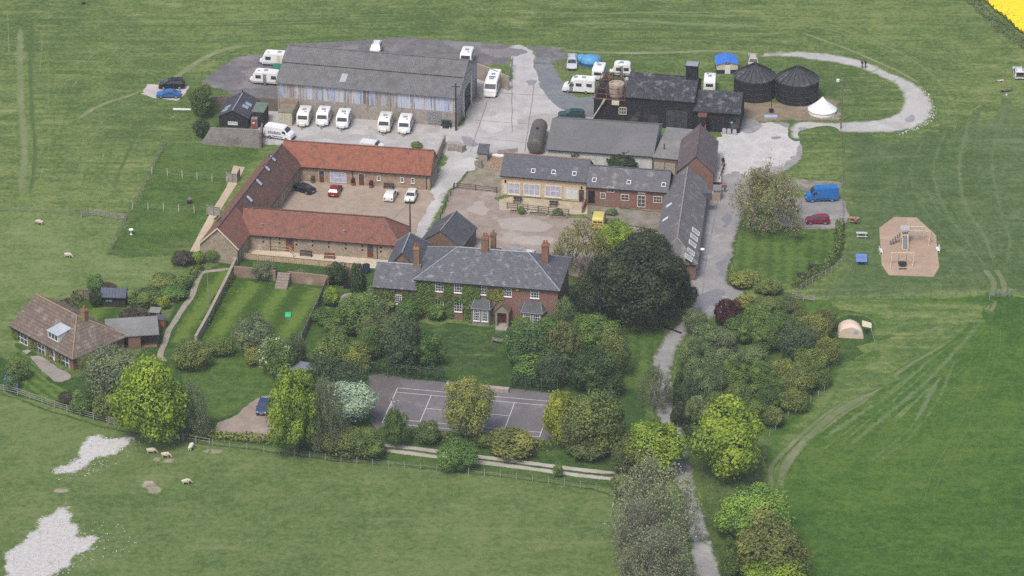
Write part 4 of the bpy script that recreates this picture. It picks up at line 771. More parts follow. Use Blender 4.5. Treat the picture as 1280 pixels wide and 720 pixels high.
# --- red brick stable range
SLATE_M = mat('mottled_slate', (.13,.126,.138), (.098,.095,.107), c3=(.23,.22,.222), scale=1.6, fine=.38, patch=.5, brick=(.35,.22,(.6,.6,.6),.5), rough=.75)
B = Bld('red_brick_range', 'red brick stable range with cream windows and slate roof', 'building', (733,256.5), (835,264), 6.6, 3.6, 5.8)
B.walls(REDBRICK, ends=(0,0)); B.roof(SLATE_M, ov=.3, gov=.02, ridge=SLATE_D)
CW = MATS['cream_window_frame']
B.door('f', (735,238.5,743.5,253.8), mat('dark_void', ()), BLACKP); B.win('f', (758.5,233.6,768,240.5), 2, 2, fm=CW); B.win('f', (750.3,240.8,757.2,248.2), 2, 2, fm=CW)
B.win('f', (776,242.8,786.5,250.6), 2, 2, fm=CW); B.win('f', (797.3,237,807,242), 1, 1, fm=CW, glass=CREAM); B.win('f', (796.7,244,807,258.8), 2, 3, fm=CW); B.win('f', (816.7,245.4,827.5,253.6), 3, 2, fm=CW)
for x, y in ((743,225),(786,228),(829.5,231)): B.rooflight('rf', (x, y, .7, .8), m=GLASS, fm=WHITE)
b = MB(); c = B.on('f', 733.5, 262); b.box(-.35, -.05, -3.2, -.05, 0, 1.3); b.build('steps_wall', REDBRICK, B.o)
# --- east range along the drive
B = Bld('slate_drive_range', 'long slate roofed range running beside the drive with white dormers', 'building', (818.5,348), (869.5,350), 30.5, 3.1, 5.7, ang=-6.2)
B.walls(REDBRICK, axis='y', ends=(0,1)); L, D = B.L, B.D
k = (B.hr-B.he)/(L/2); e = B.he+.14-k*.3; t_ = B.hr+.14
rf = B.roof(mat('brown_grey_slate', (.15,.142,.146), (.112,.106,.112), c3=(.24,.225,.215), scale=1.6, fine=.42, patch=.5, brick=(.35,.22,(.6,.6,.6),.5), rough=.8), axis='y', ov=.3, ins=(3.4,0), gov=.1, ridge=mat('pale_ridge', (.27,.25,.23), (.2,.19,.18)))
for x, y in ((836.5,256.5),(832,274)): B.rooflight('rl', (x, y, .9, 1.3), fm=LEAD, m=WHITE)
for x, y in ((879.5,241.5),):
    c = B.on('rr', x, y); b = MB(); b.box(c.x-.1, c.x+1.5, c.y-.7, c.y+.7, c.z-.8, c.z+.35); o = b.build('dormer', SLATE, B.o); b = MB(); b.box(c.x+1.5, c.x+1.56, c.y-.6, c.y+.6, c.z-.5, c.z+.3); b.build('dormer_window', WHITE, o)
for x, y in ((869.5,289.5),(867.5,297),(865.5,305),(863.5,315),(860.5,322)):
    B.rooflight('rr', (x, y, 1.4, 1.5), m=GREYGLASS, fm=WHITE)
for yy in (3, 7, 11.5, 16, 20, 25): B.win('r', None, 2, 2, local=(yy-.6, yy+.6, 1.0, 2.3), fm=WHITE)
b = MB(); b.tube([(L+.1,6.1,2.4),(L+.6,6.1,2.4)], .04); b.lathe([(.02,-.02),(.3,.06),(.42,.18),(.4,.19),(.28,.09),(.02,.03)], (L+.65,6.1,2.5), 16); b.build('satellite_dish', WHITE, B.o)
# --- farmhouse
B = Bld('farmhouse', 'two storey brick farmhouse with hipped slate roof, ivy, bay windows and tall chimneys', 'house', (521,395.5), (697,409.5), 11, 6.75, 9.85)
L, D = B.L, B.D
B.walls(REDBRICK, ends=(0,0)); rf = B.roof(SLATE_L, ov=.4, ins=(5.6,5.6), ridge=LEAD)
SASH = dict(fm=WHITE, fr=.09, bar=.045, sill=WHITE)
for x0, y0, x1, y1 in ((544,350.8,554.7,364.2),(567.6,352.3,577.8,365.8),(598.3,354.5,608.8,368.2),(629.6,357,639.6,370.6),(663.2,359.2,674,372.6)): B.win('f', (x0,y0,x1,y1), 3, 4, **SASH)
for x0, y0, x1, y1 in ((543.7,373.6,554.4,387),(567.4,374.8,577.8,389.5)): B.win('f', (x0,y0,x1,y1), 3, 4, **SASH)
def bay(xa, xb, y_top, y_eave, y_bot, n):
    u0, u1 = B.on('f', xa, y_bot).x, B.on('f', xb, y_bot).x; d = 1.25; b = MB(); z0 = .0; zt = 2.9; c = .5
    b.prism([(u0,-.003),(u0+c,-d),(u1-c,-d),(u1,-.003)], 0, zt); o = b.build('bay', mat('grey_bay_stone', (.27,.25,.22), (.21,.195,.175), scale=2), B.o)
    b = MB(); e = zt; v = .22; b.shell([[(u0+c-v,-d-v,e),(u1-c+v,-d-v,e),(u1-c-.25,-.003,e+1.3),(u0+c+.25,-.003,e+1.3)],[(u0-v,-.003,e),(u0+c-v,-d-v,e),(u0+c+.25,-.003,e+1.3)],[(u1-c+v,-d-v,e),(u1+v,-.003,e),(u1-c-.25,-.003,e+1.3)]], .1); r = b.build('bay_roof', SLATE_D, B.o)
    b = MB(); b.tube([(u0+c-v,-d-v,e+.03),(u0+c+.25,-.05,e+1.33)], .045); b.tube([(u1-c+v,-d-v,e+.03),(u1-c-.25,-.05,e+1.33)], .045); b.tube([(u0-v,-.05,e+.02),(u0+c-v,-d-v,e+.03),(u1-c+v,-d-v,e+.03),(u1+v,-.05,e+.02)], .045); b.build('lead_flashing', LEAD, r)
    w = (u1-u0-2*c)/2
    for i in range(2): q = u0+c+.19+i*w; W_ = B.win('f', None, 3, 4, local=(q, q+w-.38, .75, 2.7), off=d, **SASH)
bay(588.5,617,0,0,396,2); bay(650.5,682,0,0,402,2)
c0 = B.on('f', 629.5, 398).x
b = MB(); b.box(c0-1.05, c0-.75, -1.6, -.003, 0, 3.0); b.box(c0+.75, c0+1.05, -1.6, -.003, 0, 3.0); b.box(c0-.75, c0+.75, -1.6, -.003, 2.6, 3.0); b.add([(c0-1.05,-1.6,3.002),(c0+1.05,-1.6,3.002),(c0,-1.6,4.1),(c0-1.05,-.003,3.002),(c0+1.05,-.003,3.002),(c0,-.003,4.1)], [(0,1,2),(3,5,4),(0,2,5,3),(1,4,5,2)]); b.build('porch', MATS['grey_bay_stone'], B.o)
b = MB(); b.shell([[(c0-1.3,-1.8,2.95),(c0,-1.8,4.25),(c0,-.003,4.25),(c0-1.3,-.003,2.95)],[(c0,-1.8,4.25),(c0+1.3,-1.8,2.95),(c0+1.3,-.003,2.95),(c0,-.003,4.25)]], .1); b.build('porch_roof', BROWNBRICK, B.o)
b = MB(); b.box(c0-.9, c0+.9, -2.6, -1.62, 0, .22); b.box(c0-.75, c0+.75, -1.6, -.3, 0, .25); b.build('doorstep', CONC, B.o)
B.door('f', None, mat('red_front_door', (.28,.05,.025), (.22,.04,.02), rough=.4), WHITE, local=(c0-.6,c0+.6,.25,2.1)); B.win('f', None, 4, 1, local=(c0-.6,c0+.6,2.11,2.55), fm=WHITE, fr=.05)
b = MB(); c = B.on('f', 647, 362); b.box(c.x-.25, c.x+.25, -.2, -.003, c.z-.1, c.z+.15); b.build('alarm_box', mat('yellow_box', (.6,.42,.05), (.55,.4,.05)), B.o)
CH = mat('lichened_chimney_brick', (.24,.14,.08), (.16,.1,.07), c3=(.33,.2,.06), scale=2, fine=.3)
zr = 9.9
B.chimney(B.on('f',594,300).x+.6, D/2-.1, 9.2, 12.3, 1.1, .9, CH, 2, rf); B.chimney(B.on('f',599,300).x+.9, D/2+2.0, 8.6, 11.9, .8, .8, CH, 1, rf)
B.chimney(L-3.0, D/2+.7, 7.6, 11.4, 1.05, .95, mat('red_chimney_brick', (.26,.13,.085), (.19,.1,.07), scale=2), 2, rf)
b = MB(); b.tube([(L+.1,.1,.05),(L+.1,.1,6.1)], .045); b.tube([(.2,-.1,.05),(.2,-.1,6.1)], .07); b.build('drainpipe', BLACKP, B.o)
HB = B
B = Bld('farmhouse_side_wing', 'lower slate roofed wing covered in creeper joined to the farmhouse', 'house', (467.5,391), (520.5,395.3), 6.9, 4.8, 7.2)
B.walls(BROWNBRICK, ends=(1,0)); B.roof(SLATE_L, ov=.3, gov=.15, ridge=LEAD)
B.win('f', (493.8,368.5,502.2,379.8), 3, 4, **SASH); SW = B
B.chimney(B.L-.55, 3.6, 6.6, 10.4, .95, .85, CH, 2)
B = Bld('slate_rear_wing', 'hipped slate wing behind the creeper covered house wing', 'house', (484,359), (523,362), 9.5, 3.6, 6.4, ang=-9)
B.walls(BROWNBRICK, axis='y', ends=(1,0)); B.roof(SLATE, axis='y', ov=.3, ins=(0,2.6), ridge=LEAD)
# --- slate outbuilding
B = Bld('slate_outbuilding', 'small brick gabled outbuilding with dark slate roof behind the farmhouse', 'outbuilding', (526.5,321.5), (576,329), 7.6, 2.9, 5.3)
B.walls(BROWNBRICK, axis='y'); B.roof(SLATE_D, axis='y', ov=.25, gov=.15, ridge=MATS['pale_ridge'])
# --- bungalow
B = Bld('bungalow', 'brown tiled bungalow with white dormer and white framed windows', 'bungalow', (11,407), (90.4,449.4), 11, 2.45, 5.7, eave=2.3)
fr = B.at(.5, .5); B.o.location = fr; XF[B.o.name] = B.M = Matrix.Translation(fr) @ Matrix.Rotation(B.a, 4, 'Z'); B.I = B.M.inverted(); B.L -= 1.0; B.D = 10.0
B.walls(mat('bungalow_brick', (.22,.13,.09), (.16,.1,.07), c3=(.25,.2,.1), scale=1.5, fine=.3, brick=(.3,.12,(.9,.85,.8),.5)), ends=(1,0)); rf = B.roof(TILE_B, ov=.5, ins=(0,5.0), gov=.5, ridge=mat('lichened_ridge_tile', (.3,.22,.12), (.24,.18,.12), c3=(.38,.22,.05), scale=2))
for x0, y0, x1, y1 in ((21.5,414,34.5,430),(43.5,426.5,56.5,443),(73.5,442,86.5,459)): B.win('f', (x0, y0+2, x1, y1-1), 3, 2, fm=WHITE, sill=WHITE, fr=.12, bar=.09)
B.door('f', (62.5,437,68.5,452), WHITE, WHITE, glass=True, label='white front door')
for yy in (5.6, 7.6): B.win('r', None, 2, 2, local=(yy-.85, yy+.85, .9, 2.2), fm=WHITE, fr=.12)
c = B.on('rf', 73, 418); k = (B.hr-B.he)/(B.D/2); w = 1.25
b = MB(); y0 = c.y-1.0; zb = B.he+k*y0+.1; b.box(c.x-w, c.x+w, y0, y0+2.6, zb, zb+1.35); dm = b.build('dormer', WHITE, B.o); b = MB(); b.shell([[(c.x-w-.15,y0-.2,zb+1.37),(c.x+w+.15,y0-.2,zb+1.37),(c.x+w+.15,y0+2.9,zb+1.75),(c.x-w-.15,y0+2.9,zb+1.75)]], .1); b.build('dormer_roof', mat('zinc_roof', (.4,.43,.46), (.33,.36,.4), scale=1), dm)
B.win('f', None, 3, 1, local=(c.x-w, c.x+w, zb+.15, zb+1.3), off=-y0, fm=WHITE, fr=.15, bar=.12, name='dormer_window')
c = B.on('rf', 98, 400); B.chimney(B.L-4.2, B.D/2+.9, 4.6, 6.9, 1.0, .8, MATS['lichened_chimney_brick'], 1, rf)
b = MB(); b.shell([[(B.L+.002,1.0,2.2),(B.L+2.6,1.0,1.9),(B.L+2.6,4.8,1.9),(B.L+.002,4.8,2.2)]], .1); o = b.build('lean_to_roof', SLATE_D, B.o); b = MB()
b.box(B.L+.002, B.L+2.4, 1.1, 4.7, 0, 1.8); b.build('lean_to_wall', MATS['bungalow_brick'], B.o); BG = B
B = Bld('garage', 'flat grey roofed garage with brown brick walls beside the bungalow', 'garage', (161,437), (174,441), 6.5, 2.3, 2.4)
B.o.rotation_euler.z = B.a = R(8); B.L = 4.6; XF[B.o.name] = B.M = Matrix.Translation(B.o.location) @ Matrix.Rotation(B.a, 4, 'Z'); B.I = B.M.inverted()
b = MB(); b.box(0, 1.9, 0, 5.8, 0, 2.3); b.box(1.9, B.L, 2.6, 5.8, 0, 2.3); b.box(1.9, B.L-.2, .2, 2.6, 0, .1); b.build('wall', MATS['bungalow_brick'], B.o); b = MB(); b.shell([[(-3.4,-.2,2.45),(B.L+.2,-.2,2.45),(B.L+.2,6.0,2.5),(-3.4,6.0,2.5)]], .14); b.build('roof', FELT, B.o)
b = MB(); b.box(B.L-.15, B.L, .1, .25, 0, 2.3); b.box(-3.3, -3.15, .1, .25, 0, 2.3); b.box(-3.3, -3.15, 5.6, 5.75, 0, 2.3); b.build('post', DARKWOOD, B.o)
# --- small garden buildings
B = Bld('garden_shed', 'dark timber garden shed with blue grey roof on the bungalow lawn', 'shed', (127.5,383.5), (157,383.5), 2.4, 1.9, 2.7, ang=-3)
B.walls(DARKWOOD); B.roof(mat('blue_grey_felt', (.1,.11,.15), (.075,.085,.115), ribs=(0,.5), scale=1), ov=.3, gov=.2); B.win('f', (131,373.8,140.5,377.5), 2, 1, fm=DARKWOOD, glass=mat('green_pane', (.1,.45,.35), (.1,.35,.3), scale=1))
def hutch(name, label, px, wall, roofm, w=1.6, h=1.5, d=1.3, ang=-8):
    B = Bld(name, label, 'hutch', px, (px[0]+10, px[1]), d, h, h+.3, W=w, ang=ang); b = MB(); b.box(0, w, 0, d, .12, h); b.build('body', wall, B.o)
    b = MB(); b.shell([[(-.1,-.15,h+.1),(w+.1,-.15,h+.1),(w+.1,d+.1,h+.3),(-.1,d+.1,h+.3)]], .08); b.build('roof', roofm, B.o); b = MB(); b.box(w*.55, w-.1, -.04, -.002, .25, h-.15); b.build('door', wall, B.o)
    for x in (.1, w-.1): b = MB(); b.box(x-.06, x+.06, .02, .14, 0, .12); b.build('leg', wall, B.o)
hutch('hen_hutch', 'dark hutch with pale grey roof beside the orange hutch', (187.3,401), DARKWOOD, FELT); hutch('hen_hutch', 'orange timber hutch with dark roof on the garden grass', (194,409.5), mat('orange_timber', (.33,.13,.05), (.26,.1,.04)), SLATE_D, 1.5, 1.4)
B = Bld('brick_hut', 'small square hut with slate roof by the farm lane', 'hut', (597,201), (609,201), 2.2, 1.5, 2.0, ang=-10)
B.walls(CONC); b = MB(); b.shell([[(-.15,-.2,1.55),(B.L+.15,-.2,1.55),(B.L+.15,2.3,2.3),(-.15,2.3,2.3)]], .1); b.build('roof', SLATE, B.o)
# --- round tanks
def silo(px, py, label, r):
    c = P(px, py); o = thing('slurry_tank', label, 'tank', (c.x, c.y+r, 0), 0, 'round black tanks'); b = MB(); n = 40
    b.lathe([(r,0),(r,3.9),(r-.15,3.9),(r-.15,3.7)], (0,0,0), n); b.build('tank_wall', BTAR, o); b = MB(); b.lathe([(r+.12,3.9),(r+.12,4.02),(r*.5,5.25),(.25,6.3),(.2,6.5),(.02,6.5)], (0,0,0), n)
    b.build('tank_roof', mat('tarred_tank_roof', (.04,.042,.046), (.062,.064,.068), c3=(.15,.15,.15), scale=1.3, fine=.4), o); b = MB()
    for i in range(20): w = 2*math.pi*i/20; b.tube([((r+.14)*math.cos(w),(r+.14)*math.sin(w),4.05),(.3*math.cos(w),.3*math.sin(w),6.34)], .05, 4)
    b.build('roof_rib', BTAR, o); b = MB()
    for z in (.6, 1.6, 2.6, 3.6): b.lathe([(r+.002,z),(r+.05,z+.02),(r+.05,z+.1),(r+.002,z+.12)], (0,0,0), n)
    b.build('hoop', mat('dark_hoop', (.03,.03,.033), (.05,.05,.05)), o); return o
silo(944.5,129.5,'round black tank with conical roof nearest the black barn wing', 3.75); silo(998,133.5,'round black tank with conical roof beside the white bell tent', 3.85)
# ------------------------------------------------------------------ vegetation
def leaf_mat(name, white=0.0, flower=(.75,.76,.68)):
    m, t, p = nodes(name); oi = N(t, 'ObjectInfo'); a = N(t, 'Attribute', attribute_name='leafvar'); v = a.outputs['Fac']
    f = math_(t, 'MULTIPLY_ADD', v, 1.0, .5); g = N(t, 'CombineXYZ'); L_(t, math_(t, 'MULTIPLY_ADD', v, .28, .88), g.inputs[0]); g.inputs[1].default_value = 1; L_(t, math_(t, 'MULTIPLY_ADD', v, -.3, 1.15), g.inputs[2])
    c = mix_(t, 1.0, oi.outputs['Color'], g.outputs[0], 'MULTIPLY'); h = N(t, 'CombineXYZ')
    for i in range(3): L_(t, f, h.inputs[i])
    c = mix_(t, 1.0, c, h.outputs[0], 'MULTIPLY')
    if white: c = mix_(t, math_(t, 'GREATER_THAN', v, 1-white), c, flower)
    L_(t, c, p.inputs['Base Color']); p.inputs['Roughness'].default_value = .6; p.inputs['Specular IOR Level'].default_value = .25
    tr = N(t, 'BsdfTranslucent'); L_(t, c, tr.inputs[0]); mx = N(t, 'MixShader'); mx.inputs[0].default_value = .34
    L_(t, p.outputs[0], mx.inputs[1]); L_(t, tr.outputs[0], mx.inputs[2]); L_(t, mx.outputs[0], t.nodes['Material Output'].inputs[0]); return m
LEAF = leaf_mat('leaf'); BLOSSOM = leaf_mat('blossom_leaf', .24, (.6,.63,.5)); BLUEBLOOM = leaf_mat('blue_bloom', .3, (.2,.28,.6)); PINKBLOOM = leaf_mat('pink_bloom', .25, (.4,.25,.24))
BARK = mat('bark', (.13,.11,.085), (.085,.07,.055), scale=5, fine=.3); GREYBARK = mat('grey_bark', (.2,.185,.155), (.14,.125,.1), scale=5, fine=.3)
def leaves(name, c, nrm, size, var, m):
    """one quad per leaf spray: centres, facing directions, sizes, and a variation value each"""
    rs = np.random.RandomState(len(c)); n = len(c); r = rs.normal(size=(n, 3)); nrm = nrm/np.maximum(1e-6, np.linalg.norm(nrm, axis=1))[:, None]
    a = np.cross(nrm, r); a /= np.maximum(1e-6, np.linalg.norm(a, axis=1))[:, None]; b = np.cross(nrm, a); s = size[:, None]; w = s*rs.uniform(.5, .9, (n, 1))
    v = np.stack([c-a*s, c-b*w+nrm*s*.18, c+a*s, c+b*w+nrm*s*.18], 1).reshape(-1, 3)
    me = bpy.data.meshes.new(name); me.vertices.add(4*n); me.vertices.foreach_set('co', v.ravel().astype(np.float32)); me.loops.add(4*n); me.loops.foreach_set('vertex_index', np.arange(4*n, dtype=np.int32))
    me.polygons.add(n); me.polygons.foreach_set('loop_start', np.arange(0, 4*n, 4, dtype=np.int32)); me.polygons.foreach_set('loop_total', np.full(n, 4, np.int32))
    at = me.attributes.new('leafvar', 'FLOAT', 'FACE'); at.data.foreach_set('value', np.clip(var, 0, 1).astype(np.float32)); me.materials.append(m); me.update(); me.validate(); return me
def crown_proto(seed, nl, lr, n, leaf, m=LEAF, ragged=.1, low=-.75, fill=.8, bark=BARK):
    """unit crown (radius 1, centre at height 1) of overlapping leaf lobes on a trunk with limbs"""
    rs = np.random.RandomState(seed); i = np.arange(nl)+.5; ph = np.arccos(1-(1-low)*i/nl); th = math.pi*(1+5**.5)*i+rs.uniform(-.5, .5, nl)
    d = np.stack([np.cos(th)*np.sin(ph), np.sin(th)*np.sin(ph), np.cos(ph)], 1); rad = rs.uniform(.82-lr, 1.06-lr, nl)*np.where(rs.rand(nl) < .3, rs.uniform(.6, .95, nl), 1)*(1+.42*np.array([mnoise.noise(Vector(x*1.35)+Vector((seed*3.1, 0, 0))) for x in d])); L = d*rad[:, None]*np.array([1, rs.uniform(.82, 1.0), 1])
    L = np.concatenate([L, rs.uniform(-.35, .35, (max(3, nl//6), 3))]); R_ = lr*rs.uniform(.6, 1.45, len(L)); lv = rs.uniform(0, 1, len(L))
    N_ = int(n*1.9); k = rs.randint(0, len(L), N_); q = rs.normal(size=(N_, 3)); q[:, 2] += .25; q /= np.linalg.norm(q, axis=1)[:, None]
    f = np.where(rs.rand(N_) < ragged, rs.uniform(1.0, 1.35, N_), rs.uniform(fill, 1.05, N_)); c = L[k]+q*(R_[k]*f)[:, None]
    dd = np.linalg.norm(c[:, None, :]-L[None], axis=2)/R_[None]; dd[np.arange(N_), k] = 9; keep = (dd.min(1) > .74) & (c[:, 2] > low*1.05)
    c, q, k = c[keep][:n], q[keep][:n], k[keep][:n]; nr = q+rs.normal(size=q.shape)*.34+np.array([0, 0, .2]); var = lv[k]*.6+rs.rand(len(c))*.4
    cm = leaves('crown', c+np.array([0, 0, 1.0]), nr, leaf*rs.uniform(.45, 1.5, len(c))**1.2, var, m)
    b = MB(); b.tube([(0,0,-.12),(.02,.01,.3),(0,.02,.8),(.03,0,1.15)], [.075,.055,.042,.02], 7); rr = random.Random(seed)
    for p in L[rs.permutation(nl)[:12]]:
        z = rr.uniform(.35, .8); b.tube([(0,.01,z),(p[0]*.5, p[1]*.5, (z+p[2]+1)/2+.04), (p[0], p[1], p[2]+1)], [.028,.018,.006], 5)
    return cm, b.mesh('trunk', bark, True)
def sparse_proto(seed, n, leaf, m=LEAF, depth=4, spread=.62, bark=GREYBARK, up=.5, twig=.5, cloud=0, cz=0):
    """unit spring tree: branching limbs that show, leaves only about the twigs"""
    rr = random.Random(seed); b = MB(); tips = []
    def grow(p, d, l, r, k):
        e = p+d*l; mid = (p+e)/2+Vector((rr.uniform(-1,1), rr.uniform(-1,1), rr.uniform(-.3,.6)))*l*.08; b.tube([p, mid, e], [r, r*.85, r*.62], 6 if k > 1 else 4)
        if k <= 1: tips.append((p, e))
        if k == 0: return
        for i in range(rr.choice((2,3,3)) if k > 1 else 3):
            a = rr.uniform(0, 6.28); v = Vector((math.cos(a), math.sin(a), 0)); nd = (d*(1-spread*.55)+v*spread*rr.uniform(.6, 1.15)+Vector((0,0,.16*up))).normalized(); grow(e, nd, l*rr.uniform(.62, .84), r*.6, k-1)
    for i in range(4):
        a = i*1.57+rr.uniform(-.5,.5); grow(Vector((0,0,.25+rr.uniform(0,.15))), Vector((math.cos(a)*.7, math.sin(a)*.7, 1.0)).normalized(), .5, .04, depth)
    b.tube([(0,0,-.25),(0,0,.05),(0,0,.4)], [.085,.065,.05], 8); rs = np.random.RandomState(seed); T = np.array([[*x, *y] for x, y in tips])
    k = rs.randint(0, len(T), n); u = rs.uniform(.2, 1.25, n)[:, None]; c = T[k, :3]*(1-u)+T[k, 3:]*u+rs.normal(size=(n, 3))*.05*twig*2
    V = np.array(b.v); mx = np.percentile(np.abs(c[:, :2]), 97); zc = c[:, 2]; z0, z1 = np.percentile(zc, 2), np.percentile(zc, 99)
    def fit(a): a = np.array(a, float); a[:, :2] /= mx; a[:, 2] = np.where(a[:, 2] > z0, (a[:, 2]-z0)/(z1-z0)*1.75+.25, a[:, 2]*.25/max(z0, .01)); return a
    b.v = [tuple(q) for q in fit(V)]; c = fit(c)
    k = int(n*cloud)                           # twig ends too fine to model as limbs: leaf sprays in drifts through the outer crown
    if k:
        d = rs.normal(size=(k*6, 3)); d /= np.linalg.norm(d, axis=1)[:, None]; d[:, 2] = np.where(d[:, 2] < cz-.75, -d[:, 2], d[:, 2]); q = d*rs.uniform(.45, 1.02, (k*6, 1))**.6
        g = np.array([mnoise.noise(Vector((x[0]*3.2+seed, x[1]*3.2, x[2]*3.2))) for x in q]); q = q[g > -.05][:k]; c[:len(q)] = q*np.array([1, 1, .95])+np.array([0, 0, 1.0])
    return leaves('crown', c, rs.normal(size=(n, 3))+np.array([0,0,.8]), leaf*rs.uniform(.6, 1.25, n), rs.rand(n), m), b.mesh('trunk', bark, True)
PROTO = {}
for s in range(3): PROTO['round%d' % s] = crown_proto(11+s, 58, .27, 17000, .034, ragged=.22, fill=.7)
for s in range(3): PROTO['lumpy%d' % s] = crown_proto(21+s, 44, .3, 19000, .034, ragged=.13, fill=.72)
for s in range(2): PROTO['layer%d' % s] = crown_proto(31+s, 80, .22, 21000, .032, ragged=.25, fill=.65)
for s in range(3): PROTO['loose%d' % s] = crown_proto(41+s, 48, .27, 12000, .032, ragged=.45, fill=.5, bark=GREYBARK)
for s in range(2): PROTO['holm%d' % s] = crown_proto(51+s, 95, .21, 30000, .027, ragged=.2, fill=.7)
for s in range(3): PROTO['bush%d' % s] = crown_proto(61+s, 30, .34, 6500, .056, low=-.95, ragged=.25)
PROTO['topiary0'] = crown_proto(71, 70, .22, 7000, .045, low=-.95, ragged=.04)
for s in range(2): PROTO['blossom%d' % s] = crown_proto(81+s, 46, .28, 10000, .04, m=BLOSSOM, ragged=.3)
PROTO['bluebloom0'] = crown_proto(91, 26, .36, 4500, .07, m=BLUEBLOOM, low=-.95); PROTO['pinkbloom0'] = crown_proto(92, 36, .3, 4500, .06, m=PINKBLOOM, ragged=.3, fill=.5)
for s in range(2): PROTO['spring%d' % s] = sparse_proto(101+s, 9000, .024, cloud=.55)
PROTO['umbrella0'] = sparse_proto(111, 6500, .03, spread=.75, up=.2, cloud=.3, cz=.75)
for s in range(2): PROTO['willow%d' % s] = sparse_proto(121+s, 7000, .024, depth=5, spread=.6, cloud=.3)
TC = dict(lime=(.225,.325,.035), lime2=(.2,.3,.036), mid=(.13,.215,.05), green=(.105,.19,.046), dark=(.052,.086,.03), holm=(.048,.068,.03), olive=(.155,.2,.056), grey=(.15,.195,.1), slate=(.088,.13,.06),
          mint=(.36,.47,.33), copper=(.07,.02,.025), brown=(.138,.172,.058), yellow=(.25,.285,.04), sage=(.15,.21,.082), spring=(.21,.24,.062), moss=(.125,.185,.047), purple=(.09,.078,.055))
rng = random.Random(5)
def tree(cx, cy, a, b, kind, col, label, group=None, cat=None, low=.0, name=None, trunk=None):
    """crown centre and half extents as seen -> a tree of that size standing on the ground where its trunk meets it"""
    s = S_at(cy)*.98; r = a/s; rz = max(.45*r, math.sqrt(max(.05, (b/s)**2-(r*.47)**2))/.88); hc = rz*(1+low); py = cy+hc*.885*s
    keys = sorted(k for k in PROTO if k.rstrip('0123456789') == kind); cm, tm = PROTO[keys[rng.randrange(len(keys))]]; g = P(cx, py); shr = kind in ('bush', 'topiary', 'bluebloom')
    o = thing(name or ('shrub' if shr else 'tree'), label, cat or ('shrub' if shr else 'tree'), (g.x, g.y, low*rz*0), rng.uniform(0, 6.28), group); o.scale = (r, r, rz)
    if low:                                    # clear stem below the crown
        o.location.z = low*rz; 
    c = bpy.data.objects.new('crown', cm); t = bpy.data.objects.new('trunk', tm); v = TC[col] if isinstance(col, str) else col; f_ = rng.uniform(1.02, 1.18); j = [x*f_*rng.uniform(.97, 1.03) for x in v]; c.color = (*j, 1)
    for q in (c, t): COL.objects.link(q); q.parent = o
    if low:
        bb = MB(); bb.tube([(0,0,-low),(.01,0,0),(0,0,.2)], [.1,.085,.07], 8); st = bb.build('stem', BARK, o)
    return o
T = tree
T(253,128,18,19,'round','moss','bushy green tree growing beside the black skylit shed'); T(253,161,11,11.5,'topiary','dark','clipped dark bush at the sloping end of the grey clamp wall')
T(190,501,47,51,'layer','lime','big bright lime green tree overhanging the sheep pasture by the chalk patch', low=.1); T(370,514,35,52,'layer','lime2','tall dense lime green tree beside the gravel drive with the navy car', low=.05)
T(241,512,24,34,'spring','grey','thin grey brown tree half bare behind the big lime tree'); T(142,468,40,32,'loose','grey','wide grey green tree in front of the bungalow corner')
T(118,458,18,18,'loose','brown','reddish brown shrub tree against the bungalow end wall'); T(104,502,18,15,'bush','green','dark green bush behind the paddock rails near the grey green tree'); T(132,506,20,17,'bush','olive','olive bush between the paddock rails and the big lime tree')
T(82,497,11,8,'bush','purple','small purplish bush at the foot of the bungalow lawn'); T(170,470,20,20,'loose','slate','dark leafy tree between bungalow garage and lime tree')
T(347,447,24,26,'blossom','mid','green tree covered in white blossom on the drive lawn edge'); T(317,446,13,11,'bush','spring','pale yellowish bush below the white blossom tree'); T(318,419,28,25,'loose','grey','greyish apple tree in flower on the walled lawn')
T(240,444,23,20,'round','olive','rounded olive tree at the lower end of the side lawn'); T(276,434,16,12,'bush','moss','low mossy green bush at the foot of the walled lawn'); T(372,440,12,20,'loose','slate','thin dark tree at the lower end of the boarded garden fence')
T(437,501,34,27,'lumpy','mint','pale mint leaved tree beside the tennis court corner', low=.3); T(411,520,22,48,'spring','grey','tall grey half bare tree between lime tree and mint tree'); T(405,490,14,16,'loose','grey','pale grey tree top behind the mint leaved tree')
T(428,552,28,20,'loose','brown','brown green thicket below the mint leaved tree'); T(458,553,26,20,'round','moss','olive bush tree at the court end of the roadside thicket')
T(799,352,58,54,'holm','holm','huge dark evergreen oak beside the farmhouse and drive', low=.08); T(836,362,30,38,'holm','holm','dark evergreen lobe of the huge oak overhanging the drive'); T(747,370,33,36,'holm','holm','dark evergreen lobe joined to the huge oak on the farmhouse side'); T(806,318,33,29,'holm','holm','upper dark evergreen mass crowning the huge oak', low=.6)
T(728,308,31,32,'umbrella','spring','spreading pale spring tree with bare forked trunks behind the farmhouse', low=.15); T(770,298,27,22,'loose','lime2','bright yellow green tree behind the huge dark oak', low=.3)
T(955,252,44,42,'spring',(.25,.25,.1),'wide half bare spring tree at the lawn corner by the parking bay', low=.05)
T(585,508,32,36,'loose','spring','yellow olive tree standing before the tennis court', low=.25); T(701,523,23,34,'lumpy','yellow','yellow green tree at the court corner nearest the drive')
T(745,524,40,38,'loose','olive','broad olive tree between tennis court and drive', low=.1); T(722,538,24,28,'loose','brown','brownish tree behind the yellow court corner tree'); T(735,560,26,12,'bush','brown','brown low scrub beside the wheel track bend')
T(816,558,42,34,'lumpy','lime2','yellow green tree beside the drive just above its lower bend', low=.1); T(783,572,20,26,'loose','brown','brown leaved tree against the yellow green drive tree'); T(778,606,17,13,'bush','brown','rusty orange bush at the end of the wheel tracks')
